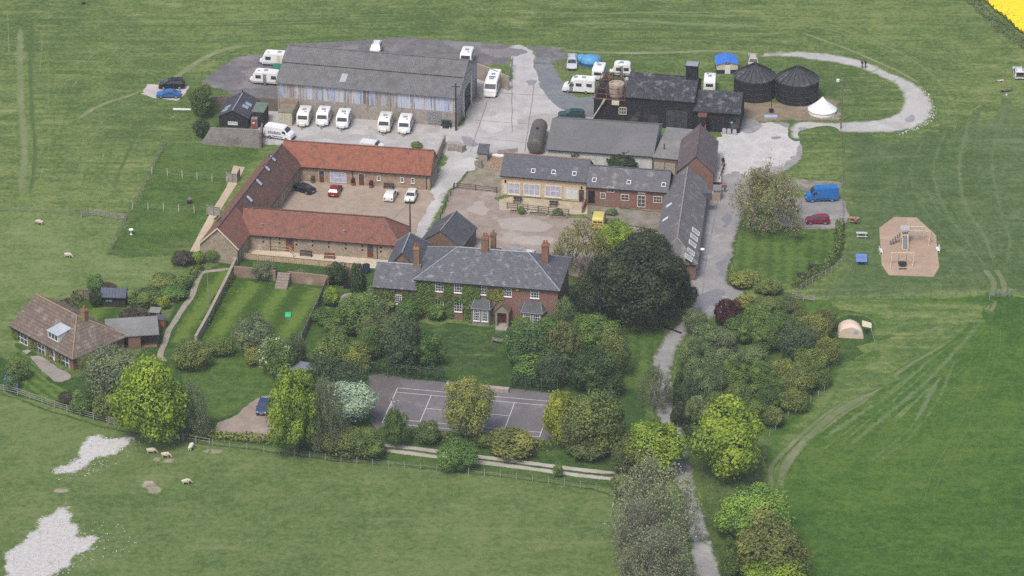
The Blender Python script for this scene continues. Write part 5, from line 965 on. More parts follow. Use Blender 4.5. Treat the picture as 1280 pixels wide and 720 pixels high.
T(911,550,50,46,'lumpy','lime','largest lime green tree at the foot of the wood beside the drive', low=.08); T(941,643,46,38,'lumpy',(.17,.285,.05),'fresh mid green tree below the largest lime tree'); T(965,688,48,40,'round','spring','olive yellow tree at the bottom edge of the picture beside the field')
T(968,722,46,30,'lumpy','lime2','lime tree cut by the picture\'s bottom edge in front of the olive yellow tree'); T(912,700,14,26,'loose','moss','mossy tree overhanging the drive at the bottom edge')
T(822,625,50,50,'willow',(.24,.27,.16),'big grey green half open tree overhanging the lower drive'); T(822,696,44,42,'willow',(.19,.225,.13),'grey sage tree at the bottom end of the drive'); T(796,660,32,40,'willow',(.2,.22,.145),'grey twiggy tree on the pasture side of the lower drive'); T(800,705,30,26,'willow',(.19,.21,.12),'grey olive scrub tree at the bottom edge beside the pasture')
T(817,484,22,27,'spring','sage','slender sparse tree leaning over the drive beside the striped verge')
T(908,391,18,17,'round','copper','dark copper red tree at the top of the wood beside the drive')
# the wood between drive and camping field
WG = 'trees of the wood beside the drive'
for q in [
 (868,402,18,15,'loose','sage','sage tree at the wood\'s top corner touching the drive'), (882,424,22,19,'round','sage','rounded sage tree just below the copper tree'), (861,443,17,20,'loose','sage','narrow sage tree on the drive edge level with the drive grid'),
 (903,428,18,17,'loose','grey','greyish tree with pale stems under the copper tree'), (927,412,22,18,'round','mid','leafy mid green tree right beside the copper tree'), (946,396,22,16,'round','mid','mid green tree at the wood top below the picnic lawn'),
 (962,383,18,13,'loose','olive','olive tree nearest the picnic lawn hedge'), (986,381,13,11,'loose','brown','pale brown budding tree at the end of the garden hedge'), (930,378,16,9,'bush','spring','yellowish shrub below the striped picnic lawn'),
 (975,404,18,16,'round','green','deep green tree behind the yellow edged thorn'), (1000,402,16,14,'loose','olive','olive tree near the short rail fence'), (1030,400,16,15,'loose','brown','brownish tree closest to the top of the beige tent'), (958,424,20,18,'loose','moss','mossy green tree in a gap at the middle of the wood'),
 (995,428,28,24,'loose','slate','dark greyish thorn in the middle of the tent side of the wood'), (1016,412,22,18,'loose','spring','yellow tipped tree above the dark greyish thorn'), (1032,440,17,18,'loose','spring','yellow green tree nearest the beige tent doorway'),
 (1012,452,22,18,'round','olive','olive tree below the dark greyish thorn'), (900,452,22,18,'round','sage','soft sage tree in the middle of the drive side'), (872,466,20,18,'loose','sage','thin sage tree on the drive edge at mid wood'), (887,482,20,20,'round','sage','bushy sage tree above the largest lime tree\'s shoulder'),
 (861,488,13,18,'loose','slate','dark slim tree at the drive edge above the largest lime tree'), (916,470,24,20,'lumpy','moss','lumpy mossy crown in the centre of the wood'), (941,447,20,16,'loose','sage','sage crown behind the lumpy mossy crown'),
 (952,470,22,18,'lumpy','mid','rounded mid green crown at the wood centre'), (977,464,20,16,'loose','spring','straw tinted crown near the wood centre'), (1000,478,24,18,'round','olive','olive crown over the wire fence corner'),
 (1021,470,18,16,'loose','moss','moss green tree at the outermost tent side of the wood'), (926,496,22,18,'loose','moss','mossy crown just behind the largest lime tree'), (962,496,22,18,'round','green','deep green crown beside the lumpy mossy one near the field fence'),
 (990,502,20,15,'loose','olive','olive tree leaning over the field fence'), (872,512,16,18,'round','sage','sage crown between drive and largest lime tree'), (897,505,18,15,'loose','moss','mossy tree top right above the largest lime tree'),
 (966,521,16,13,'bush','olive','olive shrub at the lowest fence corner of the wood'), (944,513,16,14,'loose','mid','green tree squeezed between largest lime tree and field fence'), (845,520,8,14,'bush','dark','dark shrub in the drive verge below the wood')]:
    T(*q, group=WG if q[4] != 'bush' else None)
# farmhouse garden
for q in [
 (449,392,30,26,'round','mid','leafy green tree in front of the creeper covered wing'), (476,374,27,17,'bush','sage','grey green shrub against the creeper covered wing wall'), (474,412,28,24,'loose','brown','russet budding tree between dark grey tree and creeper covered wing'), (502,430,30,33,'round','slate','dark grey green tree beside the farmhouse lawn'),
 (532,436,22,24,'round','green','green tree edging the farmhouse lawn next to the dark grey one'), (420,442,28,24,'round','moss','mossy tree above the slate garage roof'), (444,446,22,20,'loose','spring','yellowish tree in the thicket above the tennis court'), (462,430,18,20,'round','green','small green tree under the russet budding tree'),
 (404,458,20,18,'loose','slate','dusky bush tree over the blue grey garage roof'), (436,470,22,18,'loose','slate','shaded dusky tree behind the mint tree'), (545,390,14,11,'bush','mid','bright green bush under the farmhouse windows'), (510,389,17,14,'bush','green','green bush at the foot of the ivy corner'),
 (422,342,14,14,'topiary','dark','clipped dark dome by the garden wall'), (414,371,13,12,'bush','lime2','yellow green bush at the top of the boarded garden fence'), (448,350,12,20,'bush','dark','dark climbing shrub hiding the wing\'s end wall'), (405,395,15,12,'bush','green','rambling green bush below the yellow green one'), (425,408,22,13,'bush','moss','rambling mossy shrub bed between boarded fence and russet tree'),
 (662,432,33,28,'round',(.085,.15,.045),'fresh green tree over the garden bench'), (652,407,16,11,'bush','mid','green bush before the second bay window'), (687,404,20,13,'bush','green','spreading green bush below the farmhouse brick corner'), (706,393,14,20,'loose','sage','sage tree at the farmhouse brick corner'),
 (732,379,15,14,'loose','lime2','lime sapling in the shade of the huge dark oak'), (704,432,24,30,'loose','brown','brown grey tree in the middle of the garden thicket'), (742,414,32,22,'round','mid','mid green tree between thicket and huge dark oak'), (742,465,30,30,'round',(.07,.12,.04),'dense green tree nearest the court\'s upper corner'),
 (692,462,22,22,'loose','slate','dusky tree behind the ivy clad court fence'), (766,444,22,28,'loose','olive','olive tree edging the striped drive verge'), (722,400,24,15,'loose','olive','olive bush tree under the lime sapling'), (662,458,24,17,'bush','green','green undergrowth bush by the court steps'), (758,478,20,18,'bush','dark','dark shrub at the foot of the striped verge')]:
    T(*q)
# bungalow garden, court edge, yards
for q in [
 (22,462,15,14,'bush','moss','green shrub beside the striped bungalow lawn'), (15,478,10,10,'bluebloom','green','blue flowering shrub by the bungalow lawn'), (120,354,13,10,'bush','green','round green shrub behind the garden shed'), (120,373,9,11,'topiary','dark','dark conical shrub beside the garden shed'),
 (134,359,12,7,'bush','purple','purplish shrub by the shed panel fence'), (182,371,22,12,'bush','moss','mossy shrub beside the garden shed\'s far end'), (205,352,20,11,'bush','olive','olive shrub by the path below the stone gable end'), (230,322,17,10,'bush','purple','dark plum shrub at the corner of the pale patio'), (248,322,8,9,'bush','lime2','small lime shrub next to the dark plum shrub'),
 (217,366,18,10,'bush','green','green shrub beside the curved garden path'), (230,352,11,9,'bush','mid','leafy shrub inside the curve of the garden path'), (186,413,13,8,'bush','lime','low lime bush beside the bungalow garage'), (168,394,19,8,'bush','purple','brown heathery bush above the bungalow garage'), (205,379,8,8,'bush','yellow','yellow bush beside the hen hutches'),
 (267,319,10,9,'loose','mid','thin wall shrub against the stone gable end'), (331,339,17,12,'loose','grey','grey twiggy shrub against the brick garden wall'), (376,344,12,7,'loose','grey','thin grey climber on the brick garden wall'), (720,190,18,14,'bush','dark','dark bush behind the granary\'s slate roof'), (746,191,19,14,'bush','lime2','light green bush behind the granary between two dark ones'), (779,199,26,13,'bush','dark','wide dark bush behind the red brick range'),
 (495,536,16,23,'round',(.09,.15,.04),'upright green bush at the tennis player\'s end of the court'), (536,541,18,14,'bush',(.09,.145,.04),'round green bush along the near side of the court'), (571,567,26,21,'round','green','dense dark green tree straddling the wheel tracks'), (640,553,33,13,'bush','spring','yellowish bushes along the court\'s near edge'), (606,549,14,10,'bush','olive','olive bush under the yellow olive court tree'), (697,588,7,9,'loose','mid','sapling beside the wheel tracks'),
 (929,349,20,8,'bush','spring','yellow tipped shrub at the picnic lawn\'s drive corner'), (960,358,18,7,'bush','olive','olive shrub along the lower edge of the picnic lawn'), (597,255,6,4,'bush','mid','small') if False else (652,263,5,5,'bush','mid','leafy plant in the planter by the granary fence'), (697,265,7,4.5,'bush','olive','straggly plant in the granary fence\'s second planter'),
 (765,265,7,5,'bush','sage','grey green plant beside the yellow van'), (286,172,6,9,'loose','lime2','yellow green sapling against the grey clamp wall'), (521,181,8,4,'bush','mid','low weed clump beside the long barn door')]:
    T(*q)
def hedge(label, px, w, h, col, n=26, name='hedge', cat='hedge', leaf=.2, m=None):
    c = smooth_poly([P(x, y) for x, y in px], False, .5); o = Vector((c[0].x, c[0].y, 0)); rs = np.random.RandomState(len(label)); C_, Nn = [], []
    for i in range(len(c)-1):
        t = (c[i+1]-c[i]).normalized(); nn = Vector((-t.y, t.x)); hh = h*(1+.25*mnoise.noise(Vector((c[i].x*.5, c[i].y*.5, 1)))); ww = w*(1+.3*mnoise.noise(Vector((c[i].x*.5, c[i].y*.5, 5))))
        for k in range(int(n*(c[i+1]-c[i]).length*2)):
            a = rs.uniform(0, math.pi); r = rs.uniform(.75, 1.1); u = rs.rand(); q = c[i].lerp(c[i+1], u)+nn*(math.cos(a)*ww/2*r); C_.append((q.x-o.x, q.y-o.y, max(.05, abs(math.sin(a))**.6*hh*r))); Nn.append((nn.x*math.cos(a), nn.y*math.cos(a), math.sin(a)))
    C_ = np.array(C_); me = leaves(name, C_, np.array(Nn)+rs.normal(size=C_.shape)*.5, leaf*rs.uniform(.6, 1.3, len(C_)), rs.rand(len(C_)), m or LEAF)
    ob = bpy.data.objects.new(name, me); COL.objects.link(ob); ob.location = o; v = TC[col] if isinstance(col, str) else col; ob.color = (*v, 1); return tag(ob, label, cat)
hedge('narrow rough hedge between the picnic lawn and the play field', [(1050,282),(1049,300),(1046,318),(1030,338),(1008,352),(992,362)], 1.5, 1.5, 'moss')
hedge('low trimmed hedge along the gravel drive with the navy car', [(255,546),(285,549),(320,551),(350,556)], 1.5, 1.1, 'spring'); hedge('low green hedge beside the pasture fence under the lime tree', [(236,546),(258,547)], 1.6, 1.0, 'green')
hedge('overgrown hedge along the near side of the tennis court', [(508,545),(545,549),(590,554),(660,560),(690,560)], 1.8, 1.3, 'olive'); hedge('plum brown hedge behind the bungalow', [(80,388),(95,376),(103,370)], 2.2, 1.3, 'purple')
hedge('ivy and brambles growing along the court\'s far mesh fence', [(464,466),(500,470),(530,473),(556,476)], .9, 2.0, 'dark'); hedge('ivy clad hedge over the court fence beyond the stone steps', [(638,484),(660,486),(694,490)], 1.0, 2.2, 'dark')
hedge('bramble hedge lining the bottom of the wood beside the drive', [(850,470),(846,495),(852,520),(862,545),(872,570)], 1.2, .8, 'dark'); hedge('scruffy border of plants along the inside of the stone garden wall', [(294,340),(280,362),(266,388),(256,408)], 1.3, .9, 'moss')
hedge('mixed flower border along the curved garden path', [(250,335),(238,350),(228,365),(216,380)], 1.6, .8, 'moss'); hedge('rough grey margin strip along the yellow rape field', [(1209,-6),(1226,12),(1245,29),(1264,45),(1290,63)], 2.4, .7, 'grey', n=14); hedge('green border plants below the first bay window', [(585,402),(600,403.5),(618,405)], .8, .5, 'green')
def creeper(B, rects, col, name, dens=120, leaf=.15, off=.14):
    rs = np.random.RandomState(3); C_ = []
    for px0, px1, z0, z1 in rects:
        x0, x1 = B.on('f', px0, 380).x, B.on('f', px1, 380).x; k = int((x1-x0)*(z1-z0)*dens); C_.append(np.stack([rs.uniform(x0-.1, x1+.1, k), -rs.uniform(.02, off*2, k), rs.uniform(z0, z1, k)], 1))
    C_ = np.concatenate(C_); g = np.array([mnoise.noise(Vector((c[0]*.9, 0, c[2]*.9))) for c in C_]); C_ = C_[g > -.42]
    me = leaves(name, C_, np.array([[0,-1,.5]])+rs.normal(size=C_.shape)*.5, leaf*rs.uniform(.6, 1.3, len(C_)), rs.rand(len(C_)), LEAF); o = bpy.data.objects.new(name, me); COL.objects.link(o); o.parent = B.o; o.color = (*(TC[col] if isinstance(col, str) else col), 1); return o
creeper(HB, [(521.5,543,0,6.5),(555.5,566.5,0,6.6),(544,555.5,3.1,4.0),(544,555,0,1.0),(579,588,0,6.5),(579,597.5,2.9,6.5),(588,600,3.9,6.5),(567,579,3.1,4.2)], (.115,.19,.045), 'ivy'); creeper(HB, [(609,629,3.9,6.4),(617.5,624,1.5,4.3)], 'spring', 'climbing_rose')
creeper(SW, [(481,493,0,4.6),(503,520,0,4.6),(493,503,0,1.4),(468,482,1,4.4)], 'moss', 'creeper'); creeper(BG, [(13,21,0,2),(35,43,0,2.0),(57,61,0,2),(69,73,0,1.5)], 'olive', 'creeper', leaf=.12)
# ------------------------------------------------------------------ vehicles
def heading(px, py, dx, dy):
    a, b = P(px, py), P(px+dx, py+dy); return math.atan2(b.y-a.y, b.x-a.x)
LAMP = mat('clear_lamp', (.55,.56,.58), (.45,.46,.48), rough=.15, fine=0, spec=.6); REDLAMP = mat('red_lamp', (.3,.012,.01), (.25,.01,.01), rough=.2, fine=0); PLATE = mat('number_plate', (.6,.6,.58), (.55,.55,.5))
WHEEL = {}
def wheel_meshes(r, w):
    k = (r, w)
    if k not in WHEEL:
        b = MB(); n = 18; pr = [(r*.62,-w/2),(r*.94,-w/2),(r,-w*.36),(r,w*.36),(r*.94,w/2),(r*.62,w/2)]; b.lathe(pr, n=n); b.v = [(x, z, y) for x, y, z in b.v]; c = MB(); c.lathe([(r*.6,-w/2-.012),(r*.6,w/2+.012)], n=n); c.v = [(x, z, y) for x, y, z in c.v]
        WHEEL[k] = (b.mesh('tyre', TYRE, True), c.mesh('rim', METAL))
    return WHEEL[k]
def add_wheel(root, x, y, r=.32, w=.22):
    t, rm = wheel_meshes(r, w); o = bpy.data.objects.new('wheel', t); COL.objects.link(o); o.parent = root; o.location = (x, y, r); q = bpy.data.objects.new('rim', rm); COL.objects.link(q); q.parent = o
class Veh:
    """body swept from a side outline (x forward, z up); above the belt the sides lean in"""
    def __init__(s, name, label, cat, px, rz, prof, w, belt, taper, m, bevel=.07, group=None):
        g = P(*px); s.o = thing(name, label, cat, g, rz, group); s.w, s.belt, s.tp = w, belt, taper; s.zt = max(z for _, z in prof); s.prof = prof
        b = MB(); n = len(prof); b.add([(x, -s.hw(z), z) for x, z in prof]+[(x, s.hw(z), z) for x, z in prof], [tuple(range(n)), tuple(range(n, 2*n))[::-1]]+[(i, i+n, (i+1) % n+n, (i+1) % n) for i in range(n)])
        me = b.bevel(bevel, 2).mesh('body', m, True); s.body = bpy.data.objects.new('body', me); COL.objects.link(s.body); s.body.parent = s.o; me.set_sharp_from_angle(angle=R(38))
    def hw(s, z): return s.w/2*(1-s.tp*max(0, (z-s.belt)/max(.01, s.zt-s.belt)))
    def side(s, pts, name='window', m=None, off=.012, both=True, parent=None):
        for sg in ((-1, 1) if both else (both if both in (-1, 1) else -1,)):
            b = MB(); n = len(pts); b.add([(x, sg*(s.hw(z)+off), z) for x, z in pts]+[(x, sg*(s.hw(z)-.02), z) for x, z in pts], [tuple(range(n))]+[(i, (i+1) % n, (i+1) % n+n, i+n) for i in range(n)]); b.build(name, m or CARGLASS, parent or s.o)
    def across(s, a, c, f=.86, name='windscreen', m=None, off=.014, ins=.1):
        """a panel across the width between two points of the outline"""
        a, c = Vector((a[0], 0, a[1])), Vector((c[0], 0, c[1])); d = c-a; a2, c2 = a+d*ins, c-d*ins; nrm = Vector((d.z, 0, -d.x)).normalized()
        if nrm.dot(Vector((a2.x, 0, a2.z-s.belt*.9))) < 0 and abs(nrm.z) > .2 and nrm.z < 0: nrm = -nrm
        if nrm.x*a.x < 0 and abs(nrm.x) > abs(nrm.z): nrm = -nrm
        if nrm.z < 0 and abs(nrm.z) >= abs(nrm.x): nrm = -nrm
        p, q = a2+nrm*off, c2+nrm*off; p0, q0 = a2-nrm*.03, c2-nrm*.03; h0, h1 = s.hw(a.z)*f, s.hw(c.z)*f; b = MB()
        b.add([(p.x,-h0,p.z),(p.x,h0,p.z),(q.x,h1,q.z),(q.x,-h1,q.z),(p0.x,-h0,p0.z),(p0.x,h0,p0.z),(q0.x,h1,q0.z),(q0.x,-h1,q0.z)], [(0,1,2,3),(0,4,5,1),(1,5,6,2),(2,6,7,3),(3,7,4,0)]); return b.build(name, m or CARGLASS, s.o)
    def bx(s, name, m, *q, parent=None): b = MB(); b.box(*q); return b.build(name, m, parent or s.o)
    def wheels(s, xs, r=.32, w=.22, sink=.06):
        for x in xs:
            for sg in (-1, 1): add_wheel(s.o, x, sg*(s.w/2-w/2+sink*.5), r, w)
    def lamps(s, xf, xr, zf, zr, y=None):
        y = y or s.w/2-.22
        for sg in (-1, 1):
            s.bx('headlight', LAMP, xf-.05, xf+.02, sg*y-.15, sg*y+.15, zf-.07, zf+.07); s.bx('tail_light', REDLAMP, xr-.02, xr+.05, sg*y-.1, sg*y+.1, zr-.13, zr+.13)
        s.bx('number_plate', PLATE, xf+.021, xf+.035, -.25, .25, zf-.3, zf-.2); s.bx('number_plate', PLATE, xr-.035, xr-.021, -.25, .25, zr-.28, zr-.18)
def car(kind, name, label, px, rz, m, group=None, cat='car'):
    if kind == 'hatch': L, w, h, pr = 4.0, 1.72, 1.46, [(-1.95,.28),(-2.0,.75),(-1.88,1.0),(-1.5,1.4),(-.4,1.46),(.2,1.4),(.95,.97),(1.75,.82),(1.98,.62),(1.96,.28)]; ws = ((.2,1.4),(.95,.97)); rw = ((-1.88,1.0),(-1.5,1.4)); sw = [(-1.35,1.0),(-1.15,1.32),(-.4,1.37),(.1,1.33),(.65,.98)]; ax = (-1.22,1.25)
    elif kind == 'coupe': L, w, h, pr = 4.4, 1.76, 1.36, [(-2.15,.28),(-2.2,.8),(-1.95,.92),(-1.55,.95),(-.75,1.34),(0,1.36),(.4,1.3),(1.1,.92),(1.95,.78),(2.2,.58),(2.18,.28)]; ws = ((.4,1.3),(1.1,.92)); rw = ((-1.55,.95),(-.75,1.34)); sw = [(-1.1,.97),(-.65,1.26),(0,1.28),(.3,1.23),(.8,.95)]; ax = (-1.35,1.35)
    elif kind == 'estate': L, w, h, pr = 4.8, 1.84, 1.5, [(-2.35,.28),(-2.4,.8),(-2.3,1.05),(-2.0,1.45),(-.4,1.5),(.25,1.42),(1.0,1.0),(2.05,.86),(2.38,.62),(2.36,.28)]; ws = ((.25,1.42),(1.0,1.0)); rw = ((-2.3,1.05),(-2.0,1.45)); sw = [(-2.0,1.02),(-1.8,1.36),(-.4,1.41),(.15,1.35),(.7,1.0)]; ax = (-1.4,1.45)
    elif kind == 'mpv': L, w, h, pr = 4.8, 1.9, 1.74, [(-2.3,.3),(-2.38,.95),(-2.28,1.2),(-2.05,1.68),(-.4,1.74),(.55,1.64),(1.45,1.08),(2.15,.9),(2.38,.62),(2.36,.3)]; ws = ((.55,1.64),(1.45,1.08)); rw = ((-2.28,1.2),(-2.05,1.68)); sw = [(-2.05,1.1),(-1.9,1.58),(-.4,1.64),(.45,1.55),(1.1,1.08)]; ax = (-1.4,1.5)
    else: L, w, h, pr = 4.5, 1.85, 1.78, [(-2.2,.38),(-2.25,1.0),(-2.2,1.15),(-2.05,1.74),(-.2,1.78),(.3,1.72),(.85,1.1),(2.0,1.02),(2.2,.8),(2.2,.38)]; ws = ((.3,1.72),(.85,1.1)); rw = ((-2.2,1.15),(-2.05,1.74)); sw = [(-1.95,1.14),(-1.88,1.62),(-.2,1.66),(.22,1.6),(.6,1.14)]; ax = (-1.3,1.4)
    v = Veh(name, label, cat, px, rz, pr, w, .95, .2, m, .06, group); v.across(*ws); v.across(*rw, name='rear_window'); v.side(sw)
    v.wheels(ax, .35 if kind == 'offroad' else .32); zf = .7 if kind != 'offroad' else .85; v.lamps(pr[-2][0], pr[1][0], zf-.02, .78)
    for sg in (-1, 1): v.bx('wing_mirror', m, .75, .9, sg*(w/2+.02) if sg > 0 else -(w/2+.16), sg*(w/2+.16) if sg > 0 else -(w/2+.02), .95, 1.08)
    v.bx('bumper', BLACKP, pr[-1][0]-.02, pr[-1][0]+.06, -w*.42, w*.42, .3, .42)
    if kind in ('mpv', 'offroad', 'estate'):
        for sg in (-1, 1): v.bx('roof_rail', BLACKP, -1.6, .1, sg*.6-.03, sg*.6+.03, v.zt-.02, v.zt+.05)
    return v
def van(name, label, px, rz, m, L=5.4, h=2.5, group=None, cat='van', win=False):
    x = L/2; pr = [(-x+.05,.35),(-x,h-.15),(-x+.15,h),(x-1.75,h),(x-1.45,h-.12),(x-.75,1.5),(x-.1,1.18),(x,.7),(x-.03,.35)]
    v = Veh(name, label, cat, px, rz, pr, 2.0, 1.4, .1, m, .09, group); v.across((x-1.45,h-.12),(x-.75,1.5)); v.side([(x-1.75,1.42),(x-1.75,h-.55),(x-1.4,h-.55),(x-.95,1.42)])
    v.bx('rear_window', CARGLASS, -x-.012, -x+.03, -.75, -.08, 1.5, h-.5); v.bx('rear_window', CARGLASS, -x-.012, -x+.03, .08, .75, 1.5, h-.5); v.wheels((-x+1.1, x-1.0), .35, .24); v.lamps(x-.02, -x, .9, 1.0)
    v.bx('bumper', BLACKP, x-.06, x+.05, -.85, .85, .36, .58)
    for sg in (-1, 1): v.bx('side_moulding', BLACKP, -x+1.6, x-1.6, sg*1.0-.03, sg*1.0+.03, .62, .74); v.bx('wing_mirror', BLACKP, x-1.3, x-1.1, sg*1.1-.1, sg*1.1+.1, 1.45, 1.75)
    return v
def caravan(name, label, px, rz, L=4.6, w=2.15, m=None, group='touring caravans', cat='caravan', door=True, seed=0):
    x = L/2; pr = [(-x,.42),(-x-.06,1.2),(-x+.12,2.3),(-x+.4,2.52),(x-.75,2.56),(x-.35,2.3),(x-.02,1.45),(x+.06,.8),(x,.42)]
    v = Veh(name, label, cat, px, rz, pr, w, 1.6, .04, m or WHITE, .1, group); v.across((x-.35,2.3),(x-.02,1.45), .8, 'front_window', ins=.12); v.bx('rear_window', CARGLASS, -x-.05, -x+.06, -.65, .65, 1.35, 1.9)
    for a, c in ((-x+.35,-x+1.3),(x-1.7,x-.7)): v.side([(a,1.3),(a,1.95),(c,1.95),(c,1.3)])
    v.side([(-.3,.55),(-.3,2.2),(.35,2.2),(.35,.55)], 'door', CREAM if seed % 2 else METAL, .02, both=-1); v.side([(-x+.1,.62),(-x+.1,.78),(x-.1,.78),(x-.1,.62)], 'trim_stripe', mat('grey_trim', (.33,.35,.38), (.28,.3,.33)), .016)
    v.bx('roof_hatch', LEAD, -.35, .35, -.35, .35, 2.5, 2.64); v.bx('roof_hatch', LEAD, x-1.4, x-1.05, .2, .6, 2.5, 2.62); v.wheels((0,), .32, .2, .1)
    b = MB(); b.bar((x-.1,-.5,.5),(x+1.15,0,.5), .08, .08); b.bar((x-.1,.5,.5),(x+1.15,0,.5), .08, .08); b.tube([(x+.95,0,0),(x+.95,0,.7)], .05, 6); b.build('drawbar', METAL, v.o); v.bx('gas_locker', m or WHITE, x+.02, x+.5, -.5, .5, .55, .95)
    v.bx('tail_light', REDLAMP, -x-.04, -x+.05, -.95, -.75, .6, .8); v.bx('tail_light', REDLAMP, -x-.04, -x+.05, .75, .95, .6, .8); return v
def motorhome(name, label, px, rz, L=7.0, m=None, cat='motorhome', aclass=True):
    x = L/2; h = 2.85; pr = [(-x,.4),(-x-.03,h-.2),(-x+.2,h),(x-1.6,h+.03),(x-.9,h-.25),(x-.25,1.55),(x+.02,1.1),(x,.4)] if aclass else [(-x,.4),(-x,h-.15),(-x+.15,h),(x-2.3,h),(x-1.6,h-.35),(x-1.45,2.1),(x-.85,1.5),(x-.1,1.2),(x,.7),(x-.03,.4)]
    v = Veh(name, label, cat, px, rz, pr, 2.25, 1.6, .04, m or WHITE, .1)
    if aclass: v.across((x-.9,h-.25),(x-.25,1.55), .9, ins=.12); v.side([(x-1.7,1.45),(x-1.7,2.2),(x-1.0,2.2),(x-.7,1.45)])
    else: v.across((x-1.45,2.1),(x-.85,1.5), .86); v.side([(x-2.1,1.45),(x-2.1,2.0),(x-1.6,2.0),(x-1.15,1.45)])
    for a, c in ((-x+.5,-x+1.5),(-.6,.5)): v.side([(a,1.5),(a,2.1),(c,2.1),(c,1.5)])
    v.side([(1.0,.5),(1.0,2.3),(1.65,2.3),(1.65,.5)], 'door', METAL, .02, both=-1); v.bx('roof_hatch', LEAD, -1.2, -.5, -.35, .35, h-.02, h+.1); v.bx('roof_hatch', LEAD, x-2.6, x-2.0, -.4, .4, h-.02, h+.1); v.bx('solar_panel', mat('solar_panel', (.1,.12,.17), (.13,.15,.2), rough=.2), .2, x-2.9, -.6, .6, h-.02, h+.07) if aclass else None
    v.wheels((-x+1.6, x-1.0), .34, .24); v.lamps(x-.02, -x, .85, 1.0, .8); v.bx('bumper', m or WHITE, x-.05, x+.1, -1.0, 1.0, .35, .65); return v
CG = 'parked cars'
car('mpv', 'parked_car', 'black people carrier on the pale concrete pad in the field', (215,109.5), heading(215,109,-30,.5), paint('black_car_paint', (.012,.013,.016), .25), CG)
car('coupe', 'parked_car', 'bright blue coupe on the pale concrete pad in the field', (211,121), heading(211,120,-30,.3), paint('blue_car_paint', (.02,.13,.38), .25), CG)
car('offroad', 'parked_car', 'white off-roader parked behind the long barn', (470,66), R(-98), paint('white_car_paint', (.66,.66,.64), .3), CG)
car('mpv', 'parked_car', 'silver car beside the light blue tent', (715,82.5), R(-92), paint('silver_car_paint', (.42,.45,.49), .25), CG)
car('estate', 'parked_car', 'dark green estate car beside the black barn\'s grey post', (714,147), heading(714,147,-30,-.6), paint('green_car_paint', (.012,.05,.052), .25), CG)
car('offroad', 'parked_car', 'beige off-roader on the grass behind the black tanks', (941,83), R(-90), paint('beige_car_paint', (.42,.39,.32), .35), CG)
car('hatch', 'parked_car', 'dark red hatchback in the parking bay below the blue van', (1022,278.5), heading(1022,278,-30,0), paint('crimson_car_paint', (.2,.012,.03), .25), CG)
car('coupe', 'parked_car', 'black saloon parked at the creeper corner of the stone courtyard', (379,239), heading(379,239,-22,-7), MATS['black_car_paint'], CG)
car('hatch', 'parked_car', 'dark red car parked before the courtyard cottage door', (419,241.5), heading(419,241,6,-12), paint('red_car_paint', (.2,.012,.015), .25), CG)
car('hatch', 'parked_car', 'white hatchback in the courtyard nearer the dark red car', (488.5,247.5), heading(488,247,7,-13), MATS['white_car_paint'], CG)
car('hatch', 'parked_car', 'white car with dark windows at the open end of the courtyard', (514,249), heading(514,249,-6,13), paint('ivory_car_paint', (.6,.6,.56), .3), CG)
for i, (x, y, c, n) in enumerate([(618,321,'black_car_paint','dark car half hidden behind the farmhouse roof by the paired chimney'), (643,323.5,'silver_blue_paint','pale blue car half hidden behind the middle of the farmhouse roof'), (662,325,'white_car_paint','white car half hidden behind the farmhouse roof near the single chimney'), (687,327.5,'grey_car_paint','grey car behind the single red farmhouse chimney'), (708,327.5,'silver_blue_paint','pale blue grey car under the bare forked tree')]):
    car(('hatch','estate','mpv','hatch','hatch')[i], 'parked_car', n, (x, y), R(82), MATS.get(c) or paint(c, {'silver_blue_paint':(.3,.38,.46),'grey_car_paint':(.2,.23,.27)}[c], .25), CG)
car('hatch', 'parked_car', 'navy blue car with silver bonnet on the gravel drive', (329.5,512.5), heading(330,510,-6,16), paint('navy_car_paint', (.025,.05,.13), .25), CG)
v = car('estate', 'parked_car', 'white estate car with open boot at the field picnic', (1273,94), R(88), MATS['white_car_paint'], CG)
v.bx('boot_load', mat('boot_luggage', (.05,.05,.055), (.2,.12,.08), scale=6), -2.46, -2.3, -.65, .65, .75, 1.3); b = MB(); b.shell([[(-2.1,-.75,1.52),(-2.1,.75,1.52),(-3.0,.7,1.85),(-3.0,-.7,1.85)]], .06); b.build('tailgate', MATS['white_car_paint'], v.o)
CV = 'touring caravans'
caravan('caravan', 'long white caravan standing behind the green tarpaulin at the barn end', (350,81), R(172), 6.4, seed=1); caravan('caravan', 'white caravan with open dark door nearest the barn end wall', (333,104), R(170), 4.9)
for i, (x, y, s_, n) in enumerate([(381,153,4.6,'white caravan next to the cream container'), (405,153,4.2,'white caravan in the middle of the three left of the gap'), (430,156,4.3,'white caravan with orange drawbar cover at the gap in the row'), (482,160.5,4.5,'cream white caravan just past the gap in the row'), (507,162.5,4.4,'last white caravan of the row nearest the barn corner')]): caravan('caravan', n, (x, y), R(-97), s_, 2.2, m=paint('cream_caravan_shell', (.68,.67,.61), .45) if i in (0, 3) else None, seed=i)
caravan('caravan', 'white caravan seen from above behind the barn corner', (584,78), R(-98), 4.6); caravan('caravan', 'old rounded white caravan behind the rusty tank platform', (749,97), R(80), 4.2); caravan('caravan', 'small white caravan between platform and barn roof on the grass', (777,94), R(175), 3.4); caravan('caravan', 'white caravan behind the lower black wing', (887,111), R(85), 4.4)
motorhome('motorhome', 'big white motorhome with wide windscreen parked by the long barn', (616,113), heading(616,113,-10,26), 7.2); motorhome('campervan', 'white campervan parked nose outwards at the black barn end', (724,114.5), heading(724,114,-30,-2), 5.9, cat='campervan', aclass=False)
v = van('delivery_van', 'white delivery van with blue side lettering beside the clamp wall', (350,172.5), heading(350,172,30,5), WHITE, 5.2, 2.4); BL = mat('blue_lettering', (.05,.07,.25), (.06,.08,.28))
